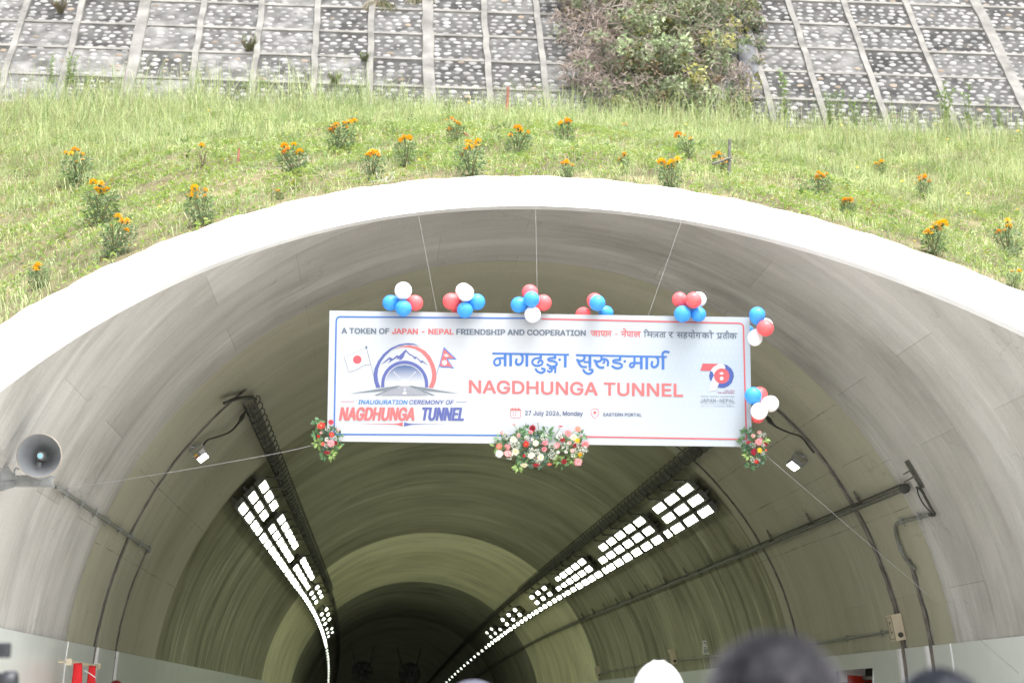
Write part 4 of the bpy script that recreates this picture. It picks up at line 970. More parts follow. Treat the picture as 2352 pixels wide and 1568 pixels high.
GLYPH_D = '''
न 319 0,357,327,357,327,316,268,316,268,0,221,0,221,171,117,171,117,140,109,116,88,108,78,109,69,113,59,120,32,149,26,161,22,172,21,183,29,204,35,208,45,211,56,212,221,212,221,316,0,316
ा 149 98,316,98,0,51,0,51,316,0,316,0,357,157,357,157,316
ग 324 119,316,119,134,112,111,92,102,82,104,72,108,61,114,34,144,28,155,25,166,24,177,31,198,38,203,47,205,59,206,73,206,73,316,0,316,0,357,332,357,332,316,272,316,272,0,226,0,226,316
ढ 324 176,0,148,2,122,7,98,16,77,28,60,43,45,61,35,82,29,106,26,133,29,158,36,181,47,200,62,217,81,231,102,242,125,249,149,254,175,256,175,316,0,316,0,357,331,357,331,316,221,316,221,215,199,215,176,215,157,213,142,211,108,196,97,188,89,179,82,168,76,156,73,142,72,127,74,106,81,88,91,72,105,60,122,50,142,43,138,59,135,74,134,90,135,103,138,115,143,127,151,138,160,147,171,155,185,161,201,164,218,165,236,164,251,161,265,155,276,147,285,138,291,127,296,115,299,103,300,90,297,65,286,43,267,25,243,11,212,3;176,80,177,67,180,53,186,40,205,42,223,46,237,54,248,64,255,76,257,90,256,101,253,110,247,117,240,123,231,126,221,127,209,126,198,121,188,115,181,105,177,94
ु 0 -142,-7,-122,0,-100,5,-78,6,-52,4,-29,-4,-11,-16,2,-32,10,-52,13,-74,10,-96,1,-115,-14,-132,-34,-144,-60,-151,-90,-154,-126,-151,-158,-142,-186,-128,-213,-108,-238,-85,-261,-57,-226,-33,-212,-50,-197,-65,-184,-78,-170,-89,-156,-98,-141,-104,-125,-109,-108,-112,-90,-113,-56,-108,-36,-94,-29,-70,-31,-59,-36,-49,-43,-42,-53,-37,-64,-34,-75,-33,-103,-36,-128,-45
ङ 372 206,128,172,123,142,113,126,124,111,137,97,150,87,166,81,183,79,202,84,230,100,249,131,263,177,267,230,267,230,316,0,316,0,357,380,357,380,316,277,316,277,226,171,226,146,225,133,219,125,199,133,176,150,159,168,165,187,168,208,169,235,166,258,159,279,147,294,131,304,112,307,88,304,64,294,43,279,25,257,11,228,3,194,0,157,3,124,11,93,25,64,44,38,66,14,91,49,119,71,95,94,76,116,61,140,51,166,45,194,43,231,47,253,62,260,87,259,99,254,109,246,117,235,123,222,126;294,194,302,216,323,225,345,216,353,194,345,171,323,162,302,171
स 389 337,316,337,0,291,0,291,153,257,146,218,144,167,148,122,159,96,145,113,125,131,105,151,84,173,63,195,43,218,24,187,-7,127,50,76,104,42,147,26,175,23,195,32,216,39,221,48,225,60,226,85,219,104,201,111,209,117,218,120,229,125,263,122,294,115,316,0,316,0,357,397,357,397,316;212,185,253,187,291,195,291,316,161,316,168,294,171,263,166,221,150,191,171,188,191,186
र 235 227,24,196,-7,132,50,79,104,43,147,27,175,23,195,32,216,39,221,48,225,60,226,85,219,104,200,118,209,128,218,137,229,142,241,146,254,147,269,144,295,137,316,0,316,0,357,244,357,244,316,184,316,189,302,192,284,193,263,192,243,187,225,180,210,171,196,159,183,146,173,131,163,114,154,96,146,114,126,134,105,156,84,179,63,203,43
ू 0 -36,-141,-67,-150,-99,-154,-126,-151,-149,-144,-167,-131,-180,-115,-189,-95,-191,-72,-188,-52,-180,-33,-165,-17,-145,-4,-121,4,-93,6,-66,5,-40,-1,-18,-10,3,-22,22,-36,39,-52,55,-70,70,-89,83,-109,48,-131,27,-102,6,-77,-16,-58,-38,-44,-63,-36,-90,-33,-108,-34,-122,-38,-134,-44,-142,-52,-147,-62,-149,-74,-147,-87,-142,-97,-134,-104,-124,-109,-114,-112,-102,-113,-75,-109,-51,-101
म 344 292,316,292,0,246,0,246,144,119,144,119,122,118,111,115,102,111,95,91,87,68,94,46,112,29,136,22,160,30,177,57,184,72,184,72,316,0,316,0,357,352,357,352,316;246,316,119,316,119,184,246,184
ज 427 375,316,375,0,329,0,329,213,250,213,217,214,230,202,241,189,250,174,257,158,262,142,263,125,262,109,258,94,251,81,243,70,232,61,220,55,207,50,193,47,178,46,158,48,139,54,120,63,102,78,84,97,67,121,50,152,34,188,18,230,59,245,76,197,95,159,114,128,133,106,154,92,176,88,187,89,197,92,206,98,212,106,216,117,218,130,216,147,210,163,200,178,188,192,173,205,157,217,173,253,329,253,329,316,0,316,0,357,435,357,435,316
प 327 275,316,275,0,229,0,229,110,192,91,179,87,163,85,146,84,131,85,117,87,104,92,92,97,82,104,74,111,65,122,58,135,52,148,48,164,46,183,45,206,45,316,0,316,0,357,335,357,335,316;229,316,92,316,92,212,94,175,99,152,109,138,120,131,134,126,151,125,166,126,180,129,194,136,229,161
े 0 -97,353,-105,381,-113,405,-121,425,-129,440,-138,453,-147,462,-157,468,-168,472,-181,473,-203,470,-221,465,-235,507,-219,511,-202,514,-183,515,-163,513,-145,508,-129,500,-114,488,-101,471,-88,450,-76,424,-65,391,-54,353
ल 390 0,316,0,357,398,357,398,316,338,316,338,0,292,0,292,204,284,204,256,198,246,192,237,183,228,173,220,159,212,141,204,119,160,133,165,150,171,166,179,180,151,196,120,203,106,201,94,197,85,190,78,180,74,169,72,156,74,141,78,127,85,114,94,101,106,87,121,73,177,23,146,-7,86,48,68,65,54,83,42,101,33,119,28,138,26,158,27,177,32,194,40,208,50,219,62,229,75,236,89,241,103,244,117,245,134,244,149,241,163,236,177,230,190,222,203,213,227,230,255,241,287,245,292,245,292,316
ि 149 51,316,0,316,0,357,46,357,35,384,30,416,34,444,45,468,64,488,88,503,118,512,153,515,205,510,253,495,296,471,336,438,372,399,404,353,356,353,296,420,231,460,163,473,138,471,117,466,100,456,87,444,79,428,77,410,82,380,95,357,157,357,157,316,98,316,98,0,51,0
त 328 276,316,276,0,230,0,230,188,167,188,115,185,86,172,78,163,74,151,72,136,75,118,82,99,94,82,110,64,131,44,156,23,125,-7,76,39,61,55,49,70,39,87,32,104,27,121,26,139,27,152,29,164,34,175,53,202,65,210,79,217,94,223,111,226,132,228,156,229,230,229,230,316,0,316,0,357,335,357,335,316
य 334 342,357,342,316,282,316,282,0,235,0,235,103,197,84,181,80,164,77,145,76,113,80,85,91,62,111,43,136,30,167,22,203,44,208,61,215,75,224,84,234,90,247,92,262,85,292,71,316,0,316,0,357;74,173,82,156,92,142,103,131,116,123,131,118,149,117,167,118,184,122,199,129,212,137,225,147,235,157,235,316,121,316,130,296,136,276,138,256,131,219,110,191
ो 149 98,316,98,0,51,0,51,316,0,316,0,357,157,357,157,316;52,353,44,381,36,405,28,425,20,440,11,453,2,462,-8,468,-20,472,-32,473,-55,470,-72,465,-86,507,-70,511,-53,514,-34,515,-14,513,4,508,20,500,34,488,48,471,61,450,72,424,84,391,95,353
ह 305 184,40,218,56,226,64,230,74,231,85,230,99,224,110,215,119,201,126,183,130,161,132,136,130,116,124,100,115,89,103,82,88,79,71,86,37,92,25,101,13,113,0,129,-15,149,-32,173,-51,142,-82,110,-55,83,-29,62,-5,46,20,36,46,33,75,34,89,37,102,42,113,66,142,47,168,43,178,40,190,40,202,45,230,61,249,91,263,132,267,207,267,207,316,0,316,0,357,314,357,314,316,254,316,254,226,132,226,107,225,94,219,86,199,91,179,105,163,124,168,143,171,163,172,188,171,209,167,228,160,243,151,255,141,265,129,271,116,275,102,276,88,274,67,268,49,257,33,242,20,223,9,200,1
क 438 446,316,260,316,260,200,279,216,302,226,327,229,350,227,370,219,388,205,401,187,409,164,411,137,410,119,407,101,403,81,396,61,386,42,374,22,333,46,342,59,349,73,356,88,361,104,364,120,365,136,364,153,360,166,354,176,346,184,335,188,323,190,302,185,281,171,260,148,260,0,213,0,213,100,179,78,164,72,148,69,130,68,112,69,95,73,79,79,64,87,51,98,41,112,33,128,28,146,26,167,30,195,40,219,58,240,81,255,109,264,140,267,170,265,195,261,191,219,168,223,143,225,122,223,105,218,91,210,81,198,75,184,73,168,75,149,81,134,90,123,103,114,116,110,131,108,147,109,162,113,176,120,213,149,213,316,0,316,0,357,446,357
ी 149 -106,353,-121,392,-126,430,-124,453,-116,473,-102,491,-84,504,-62,512,-35,515,-13,513,6,507,22,498,37,485,50,468,62,447,73,422,83,392,94,357,157,357,157,316,98,316,98,0,51,0,51,316,0,316,0,357,50,357,39,394,28,423,16,445,3,461,-13,471,-33,474,-47,472,-59,468,-68,460,-74,449,-78,436,-80,421,-74,386,-60,353
व 320 328,316,268,316,268,0,222,0,222,95,186,76,170,71,153,69,134,68,114,69,96,73,79,80,64,89,51,100,40,113,33,129,28,146,26,164,30,195,41,220,59,240,84,255,113,264,146,267,165,266,187,264,203,261,200,219,176,223,149,225,127,223,108,218,93,209,82,197,75,183,73,165,75,147,81,133,91,122,104,114,119,110,135,108,154,109,171,114,186,121,222,149,222,316,0,316,0,357,328,357
'''
GLYPH_C = '''
日 350 89,123,263,123,263,25,89,25;89,149,89,244,263,244,263,149;62,270,62,-24,89,-24,89,-1,263,-1,263,-22,291,-22,291,270
本 350 161,294,161,220,23,220,23,194,129,194,79,110,13,49,32,28,103,98,155,194,161,194,161,64,79,64,79,37,161,37,161,-28,189,-28,189,37,270,37,270,64,189,64,189,194,194,194,246,98,317,28,338,51,270,111,220,194,328,194,328,220,189,220,189,294
ネ 350 306,47,324,71,282,98,240,121,222,101,265,76;290,212,271,229,249,227,192,227,192,250,194,280,161,280,163,250,163,227,95,227,52,229,52,200,95,201,241,201,212,170,169,137,111,105,28,77,44,51,109,74,163,100,162,24,160,-15,192,-15,190,24,191,118,236,155,270,191
パ 350 274,244,281,261,297,268,314,261,320,244,314,228,297,221,281,228;258,244,270,216,297,205,325,216,336,244,325,272,297,284,270,272;76,105,53,58,22,10,52,-2,80,44,104,94,124,154,136,203,142,229,111,235,97,169;249,119,271,58,288,-2,319,8,300,67,277,128,251,188,226,239,198,229,224,178
ー 350 36,152,36,117,84,119,277,119,314,117,314,152,276,150,84,150
ル 350 183,7,202,-8,214,0,278,41,333,97,317,121,268,68,215,35,215,237,216,263,184,263,186,237,186,27;23,9,49,-8,88,35,112,88,121,160,123,236,124,262,92,262,95,236,93,163,84,95,61,47
外 350 81,294,55,207,14,139,36,122,63,164,86,216,153,216,141,164,125,119,73,157,57,139,87,118,114,95,70,37,13,-4,35,-25,131,69,184,236,166,242,160,241,94,241,107,290;214,294,214,-28,241,-28,241,164,283,126,317,90,338,109,299,148,251,188,241,181,241,294
交 350 111,209,72,170,25,137,45,118,93,155,137,199;216,194,267,155,306,116,328,134,287,172,237,209;123,148,100,140,125,93,157,53,94,18,16,-5,33,-29,111,-3,176,36,239,-2,319,-26,335,-2,258,19,196,53,229,93,255,142,228,150,206,106,176,70,146,106;146,289,170,245,23,245,23,220,326,220,326,245,181,245,197,252,186,274,171,297
関 350 214,161,196,125,140,125,150,129,132,160,111,154,126,125,89,125,89,106,160,106,160,84,160,78,84,78,84,58,155,58,133,32,80,10,96,-8,148,16,175,43,238,-8,253,9,224,32,189,58,266,58,266,78,184,78,184,83,184,106,261,106,261,125,220,125,238,154;134,214,134,185,57,185,57,214;134,232,57,232,57,259,134,259;295,214,295,185,215,185,215,214;295,232,215,232,215,259,295,259;307,279,190,279,190,165,295,165,295,6,289,0,251,0,259,-24,289,-23,308,-19,318,-10,321,6,321,279;31,279,31,-28,57,-28,57,166,159,166,159,279
係 350 259,69,289,32,311,-4,333,9,310,44,280,80;147,76,125,39,96,5,115,-9,146,27,171,68;260,160,282,131,173,120,233,165,291,217,267,230,231,195,168,192,193,217,217,246,271,254,318,264,299,285,214,269,112,259,119,237,183,243,160,214,144,197,124,185,132,164,150,167,205,173,151,132,130,118,113,112,122,89,143,93,205,101,205,5,199,-1,166,-1,174,-26,202,-25,220,-21,228,-12,231,5,231,104,294,110,311,80,333,91,312,129,282,169;89,292,55,214,10,151,25,125,57,169,57,-27,83,-27,83,214,99,249,113,285
樹 350 146,146,204,146,204,106,146,106;124,166,124,87,227,87,227,166;129,73,138,43,143,16,166,22,160,49,150,78;239,154,252,108,259,67,280,74,272,114,259,159;164,294,164,259,114,259,114,237,164,237,164,207,121,207,121,185,230,185,230,207,187,207,187,237,238,237,238,259,187,259,187,294;290,293,290,214,238,214,238,190,290,190,290,3,284,-4,249,-4,257,-28,285,-27,303,-23,312,-14,315,3,315,190,336,190,336,214,315,214,315,293;106,2,112,-20,244,1,243,23,204,17,225,74,201,81,192,48,181,16,187,14;59,294,59,218,18,218,18,194,57,194,38,120,11,60,24,39,43,80,59,131,59,-28,83,-28,83,141,105,92,118,111,83,172,83,194,114,194,114,218,83,218,83,294
立 350 34,228,34,202,317,202,317,228;83,177,102,100,116,28,144,35,129,106,109,183;150,289,167,232,194,240,175,296;242,183,219,96,189,13,19,13,19,-13,332,-13,332,13,218,13,246,92,272,178
周 350 52,277,52,164,45,74,12,-13,33,-30,70,65,78,164,78,253,282,253,282,5,273,-3,223,-3,231,-28,270,-27,293,-23,305,-14,308,5,308,277;164,246,164,215,101,215,101,194,164,194,164,160,92,160,92,138,264,138,264,160,189,160,189,194,255,194,255,215,189,215,189,246;109,109,109,-3,133,-3,133,17,245,17,245,109;133,88,221,88,221,38,133,38
年 350 17,78,17,53,179,53,179,-28,206,-28,206,53,334,53,334,78,206,78,206,148,310,148,310,173,206,173,206,227,318,227,318,252,107,252,124,289,97,296,64,228,18,174,40,157,68,188,94,227,179,227,179,173,75,173,75,78;101,78,101,148,179,148,179,78
'''
GLYPH_W = '''
japan 489.2,520.3,485.2,521.2,483.1,523.3,482.8,524.8,483.2,526.8,484.2,528.2,485.8,529.0,496.8,529.8,522.8,529.9,533.2,530.4,534.0,530.8,534.2,534.3,533.2,535.2,517.8,535.2,514.2,534.7,512.1,535.8,510.2,539.8,509.9,542.3,510.8,543.6,514.9,546.8,517.0,549.8,518.1,552.8,517.3,556.3,515.2,557.4,511.8,557.0,507.6,553.8,503.5,547.3,499.5,537.8,498.2,536.1,496.8,535.8,491.8,537.4,490.4,538.3,489.8,539.8,493.2,548.7,498.9,558.3,502.0,561.8,504.8,564.0,511.8,566.8,518.2,566.7,522.2,565.3,525.1,563.3,527.4,559.8,528.3,555.8,528.2,551.8,525.3,544.8,526.2,544.4,533.8,544.5,534.2,545.8,534.2,571.8,535.0,573.3,536.8,573.8,542.2,573.8,543.5,573.3,544.1,572.3,544.3,531.3,545.2,530.4,548.8,530.4,555.8,530.9,556.7,531.8,556.7,571.8,557.8,573.5,560.8,574.3,566.2,574.2,567.2,573.5,567.8,572.3,567.8,532.3,568.2,531.0,578.2,530.9,579.5,531.3,579.7,549.8,580.4,552.8,582.1,556.8,585.0,560.3,589.8,562.7,594.2,563.3,598.2,562.7,601.2,561.6,601.7,562.8,601.7,572.8,602.5,574.3,604.2,574.8,609.2,574.7,610.2,574.0,610.8,572.8,611.0,532.3,612.2,531.8,619.8,532.0,620.2,533.3,620.2,572.8,621.0,574.8,622.8,575.3,629.2,575.2,630.2,574.5,630.8,573.3,631.0,532.3,633.2,531.8,656.2,532.5,656.7,533.8,656.7,542.3,656.2,543.1,639.8,542.7,637.2,543.4,635.9,544.3,635.2,545.8,634.7,550.8,636.1,554.3,638.8,558.1,640.8,560.0,642.8,560.8,644.8,560.5,647.2,559.0,649.2,552.5,656.2,552.5,656.7,553.8,656.9,574.3,657.5,575.3,658.8,575.8,663.8,575.7,664.9,574.8,665.3,573.3,665.4,533.3,666.2,532.8,675.2,532.3,677.4,530.8,678.2,528.3,677.7,526.3,676.2,524.7,669.2,523.2,647.2,523.2,644.2,522.7,618.8,522.7,615.8,522.2,590.2,522.2,587.2,521.7,562.2,521.7,559.2,521.2;589.0,531.8,590.2,531.3,600.2,531.3,601.5,531.8,601.7,549.3,601.2,550.3,596.8,553.5,592.2,553.5,590.3,552.3,589.5,550.8,588.8,547.3
nepal 776.8,499.7,772.8,500.4,770.6,501.8,770.4,503.3,772.8,508.5,774.8,509.8,783.2,509.3,786.8,510.7,790.8,515.3,795.0,525.3,793.8,525.7,787.2,525.7,784.2,525.2,759.2,525.2,755.8,525.7,754.2,526.6,753.1,528.3,752.8,530.3,754.0,532.8,756.2,533.9,787.8,534.8,789.0,535.3,789.2,543.8,788.8,545.0,764.2,545.4,761.6,547.3,760.4,549.8,760.2,551.8,761.9,556.3,767.2,561.6,769.8,562.8,772.8,562.8,775.8,561.6,776.8,560.0,778.2,554.5,788.8,555.0,789.2,556.3,789.2,575.8,790.2,577.9,797.2,578.3,798.5,577.8,799.1,576.8,799.3,535.8,799.8,535.0,801.8,534.8,810.5,535.8,810.7,552.8,812.0,558.3,814.8,563.0,817.8,565.4,823.2,567.3,827.2,567.3,832.8,565.8,833.2,566.8,833.4,577.3,834.2,578.4,835.8,578.8,840.8,578.7,841.8,578.0,842.3,576.8,842.5,536.3,843.8,535.8,850.2,536.0,850.7,537.3,850.7,576.8,851.2,578.5,853.2,579.3,859.8,579.2,860.8,578.5,861.3,577.3,861.3,537.8,861.8,536.3,913.2,537.0,913.7,538.3,913.2,543.0,907.8,544.0,902.2,546.5,891.2,542.7,885.2,542.7,879.2,544.6,874.8,548.4,873.0,551.3,872.2,554.3,872.8,560.3,875.1,565.3,880.9,571.8,890.5,579.8,893.2,580.6,898.6,576.8,899.1,574.8,896.8,571.9,887.1,564.3,885.1,561.8,883.4,558.3,883.8,554.3,885.2,552.9,887.2,552.3,889.8,552.4,894.2,553.7,894.9,554.8,893.2,559.3,893.8,561.0,896.2,562.3,901.8,563.8,903.4,562.8,905.8,557.8,908.6,554.3,910.8,553.0,913.2,552.9,913.7,554.3,913.9,578.8,914.8,579.9,916.2,580.3,922.2,580.3,923.9,579.3,924.3,577.3,924.3,538.3,925.2,537.3,934.2,537.1,936.8,536.1,938.0,534.3,938.2,532.3,937.3,530.3,935.8,529.1,925.8,527.7,869.8,527.3,867.2,526.7,843.8,526.7,840.8,526.2,806.2,525.8,805.4,525.3,805.5,522.8,801.4,512.8,798.1,507.8,793.8,503.4,791.2,501.8,786.8,500.4,783.2,499.7;820.5,535.8,821.8,535.3,831.8,535.3,832.8,535.6,833.2,536.3,833.1,553.8,832.2,554.9,828.2,557.5,825.2,557.9,823.2,557.5,821.0,555.3,820.3,552.3
mitrata 976.2,507.2,971.0,509.2,966.6,514.2,965.2,519.2,965.5,528.2,958.2,529.5,956.7,530.7,955.8,532.7,956.2,535.2,957.8,536.9,959.8,537.6,966.2,537.8,967.2,538.7,967.2,578.7,967.8,580.5,969.2,581.2,973.2,581.1,974.2,580.5,974.8,579.2,975.0,538.7,975.8,538.3,984.8,538.0,995.2,538.3,996.2,539.2,996.1,552.2,995.2,553.0,990.5,554.2,988.7,557.7,989.5,561.2,991.8,564.6,996.8,568.7,1001.8,569.8,1004.8,568.9,1006.1,567.7,1007.1,565.7,1007.8,562.5,1023.2,562.5,1023.7,563.7,1023.7,580.2,1024.5,581.7,1026.2,582.3,1032.8,582.1,1033.8,581.5,1034.3,580.2,1034.3,540.7,1034.8,539.5,1043.8,539.1,1077.8,540.0,1078.2,541.2,1078.2,550.7,1077.8,551.9,1040.2,550.8,1038.2,551.2,1036.8,552.5,1036.1,554.2,1036.3,556.2,1037.4,557.7,1039.2,558.7,1061.8,559.2,1068.8,559.6,1069.7,560.2,1045.1,577.2,1044.1,579.2,1044.3,581.2,1045.8,583.2,1047.8,583.9,1050.2,583.2,1070.0,569.7,1077.8,565.2,1078.2,566.2,1078.6,582.2,1080.8,583.3,1086.2,583.3,1088.0,582.7,1088.8,580.7,1088.8,541.2,1089.8,540.3,1097.2,540.1,1114.8,540.3,1124.2,540.8,1125.0,541.2,1125.2,547.7,1124.8,549.0,1116.8,548.7,1110.8,549.2,1108.2,550.0,1103.5,552.7,1099.9,558.7,1099.7,566.2,1101.0,570.2,1103.8,575.0,1112.2,584.1,1114.2,584.6,1118.6,580.7,1119.3,578.7,1118.6,577.2,1114.6,573.7,1110.1,567.7,1108.9,563.7,1109.4,560.7,1110.3,559.7,1113.2,558.4,1124.8,558.5,1125.2,559.7,1125.4,582.7,1126.0,583.7,1127.2,584.2,1133.2,583.9,1134.3,581.7,1134.3,541.7,1135.2,540.8,1139.2,540.8,1140.0,541.2,1140.2,542.2,1140.2,582.2,1140.8,583.5,1141.8,584.1,1146.8,584.2,1148.2,583.5,1148.8,581.7,1149.0,541.7,1149.8,541.3,1159.2,540.9,1161.1,539.7,1162.1,537.7,1161.9,535.2,1160.2,533.2,1151.2,531.7,1097.2,531.3,1094.2,530.7,1060.8,530.9,1043.8,530.6,1037.8,529.7,1012.8,529.7,1003.8,529.2,1002.8,528.7,999.9,523.2,995.8,517.0,990.0,511.2,983.2,507.8;976.5,517.2,979.8,516.9,985.2,518.6,990.2,523.4,993.2,528.7,992.2,529.2,981.8,529.5,974.2,528.4,973.4,526.2,973.4,521.2,974.5,518.7;1007.5,539.2,1008.8,538.8,1023.2,539.0,1023.7,540.2,1023.5,552.7,1022.2,553.2,1007.8,553.0,1007.3,551.7
ra 1182.2,532.7,1176.8,533.2,1174.6,534.8,1173.9,536.2,1173.9,538.2,1174.7,539.8,1176.2,541.0,1182.8,541.8,1200.2,541.9,1202.2,542.8,1203.1,547.2,1201.2,551.9,1198.2,553.6,1195.2,551.5,1192.2,550.7,1189.2,550.7,1186.8,551.6,1185.1,553.2,1183.9,555.8,1184.4,559.8,1187.4,564.8,1197.2,574.6,1209.8,584.9,1211.8,586.1,1213.8,585.9,1218.2,582.0,1218.8,580.8,1218.4,579.2,1205.8,569.4,1200.7,564.2,1207.0,560.8,1211.4,556.2,1213.8,550.8,1213.8,542.5,1225.8,541.9,1227.2,540.8,1228.0,539.2,1228.1,537.2,1227.6,535.8,1225.2,534.0,1219.2,533.2,1208.2,532.7
sahayog 1390.8,514.6,1387.2,515.4,1385.4,517.1,1385.3,518.6,1387.1,523.6,1388.8,524.6,1394.8,524.1,1396.8,524.9,1398.2,526.6,1400.0,530.1,1401.8,535.6,1401.2,536.4,1370.8,536.0,1367.8,535.5,1354.8,535.5,1351.8,536.0,1339.8,535.0,1257.8,534.0,1254.8,533.5,1248.8,534.4,1246.5,536.1,1245.8,538.1,1246.1,540.1,1247.2,541.6,1248.8,542.5,1254.8,543.1,1267.8,543.1,1268.8,543.6,1269.7,547.1,1269.6,550.1,1268.8,553.5,1268.2,553.9,1263.2,552.0,1260.2,552.1,1258.2,552.9,1256.6,554.6,1255.8,556.6,1255.9,561.1,1258.2,565.3,1265.4,574.1,1274.8,583.4,1279.0,587.1,1280.2,587.6,1282.0,587.1,1285.6,583.6,1286.1,581.1,1285.1,579.6,1279.6,575.1,1273.2,568.7,1271.2,566.1,1271.2,565.3,1282.8,567.1,1292.8,566.8,1293.2,568.1,1293.6,586.1,1295.2,587.1,1301.8,587.0,1302.9,586.1,1303.3,584.6,1303.6,544.1,1331.2,544.2,1334.2,544.8,1334.7,546.6,1333.8,547.5,1322.8,547.6,1316.8,549.9,1314.1,553.1,1313.2,557.1,1313.3,560.6,1315.8,566.1,1313.0,570.6,1312.2,575.1,1312.7,579.6,1313.7,582.6,1316.1,587.1,1318.4,590.1,1326.2,597.9,1327.8,598.6,1329.5,598.1,1332.6,595.1,1333.4,594.1,1333.6,592.6,1326.2,585.2,1323.5,581.6,1322.1,576.1,1323.1,572.6,1324.8,571.0,1328.8,569.6,1334.2,570.3,1336.9,572.1,1337.7,574.1,1337.1,576.1,1336.2,577.1,1332.8,578.7,1331.7,580.6,1333.6,586.1,1335.8,587.5,1339.8,586.3,1344.9,581.6,1346.8,577.1,1346.8,571.6,1345.2,567.3,1343.5,565.1,1340.8,562.9,1334.2,560.6,1324.2,560.9,1323.2,559.6,1323.2,558.1,1323.8,557.1,1325.2,556.6,1343.2,556.7,1344.3,555.1,1344.3,545.6,1345.2,544.6,1359.8,544.7,1362.2,545.6,1363.6,549.1,1363.2,553.0,1360.8,555.3,1356.2,556.9,1355.2,558.6,1355.8,563.1,1358.2,569.0,1359.9,571.6,1363.8,575.4,1368.2,577.5,1375.2,578.1,1381.8,576.3,1382.2,577.1,1382.4,587.1,1383.2,588.2,1384.8,588.6,1390.8,588.5,1391.8,587.8,1392.3,586.6,1392.5,546.1,1393.8,545.6,1402.2,545.8,1402.7,547.1,1402.7,586.6,1403.5,588.6,1405.2,589.1,1410.8,589.0,1411.8,588.3,1412.3,587.1,1412.3,547.1,1412.8,545.8,1420.2,545.7,1428.8,546.1,1429.5,546.6,1429.5,557.1,1424.9,559.1,1423.2,563.6,1424.8,568.6,1428.4,573.1,1431.2,574.8,1433.8,575.6,1438.2,573.8,1439.7,569.6,1440.0,546.6,1444.2,546.2,1449.8,546.8,1450.2,548.1,1450.2,587.6,1451.2,589.2,1454.8,590.1,1458.2,590.0,1459.2,589.3,1459.8,588.1,1459.8,548.1,1460.2,546.8,1500.2,547.1,1505.8,547.6,1506.7,548.6,1506.2,551.4,1501.2,550.5,1492.8,550.6,1487.8,551.9,1484.0,554.1,1480.8,557.3,1479.0,560.6,1478.2,564.1,1478.2,568.1,1479.5,572.1,1482.2,576.3,1487.8,579.8,1492.2,581.1,1499.8,581.1,1506.3,579.1,1506.7,580.1,1506.9,589.1,1507.8,590.2,1511.2,591.1,1515.8,591.0,1517.1,589.6,1517.3,570.6,1517.8,569.5,1520.3,567.1,1522.8,565.7,1525.2,565.1,1527.2,565.7,1528.9,567.1,1529.6,569.1,1529.6,573.1,1528.3,577.1,1525.6,581.6,1525.2,583.1,1526.5,585.1,1531.8,587.8,1534.2,587.7,1535.9,585.6,1538.5,581.1,1540.3,574.6,1540.2,566.6,1538.7,563.1,1536.8,560.3,1532.2,557.4,1527.2,556.1,1524.2,556.1,1517.8,557.6,1517.3,556.1,1517.3,548.6,1517.8,547.8,1556.2,548.2,1557.0,548.6,1557.2,549.6,1557.2,589.6,1558.2,591.2,1560.2,591.6,1564.8,591.5,1565.8,590.8,1566.3,589.6,1566.5,549.1,1573.2,548.4,1584.8,548.5,1586.8,547.6,1588.2,545.1,1587.5,542.1,1585.2,540.3,1573.2,539.9,1565.8,538.7,1562.0,527.6,1558.8,522.3,1555.2,519.1,1551.8,517.7,1548.8,517.2,1541.8,518.2,1540.6,519.1,1540.2,520.6,1542.5,527.1,1544.2,527.6,1547.8,526.7,1549.8,526.8,1551.8,528.0,1553.5,530.6,1555.3,535.1,1556.1,538.6,1550.2,539.5,1538.2,538.5,1512.8,538.5,1509.8,538.0,1484.2,538.0,1480.8,537.5,1473.2,538.2,1453.2,537.0,1427.8,537.0,1423.2,536.5,1419.8,537.2,1417.8,536.6,1412.2,536.5,1411.2,535.6,1407.4,524.6,1404.2,519.7,1399.2,515.7,1395.2,514.6;1279.6,544.1,1280.8,543.6,1292.8,543.8,1293.2,545.1,1293.0,556.6,1290.8,557.4,1285.8,558.0,1278.8,557.3,1279.8,551.1;1372.9,545.6,1373.8,545.1,1381.2,545.1,1382.2,546.1,1382.1,564.6,1379.2,567.1,1376.2,568.4,1371.8,568.5,1369.8,567.9,1367.1,565.6,1366.4,564.1,1369.8,561.3,1372.6,557.1,1373.3,553.6;1495.8,560.1,1497.8,559.7,1503.8,560.6,1506.2,560.3,1506.7,561.6,1506.4,567.6,1502.2,570.6,1498.8,571.9,1494.8,571.9,1491.2,570.6,1489.4,567.6,1489.1,565.6,1489.5,563.6,1491.2,561.3
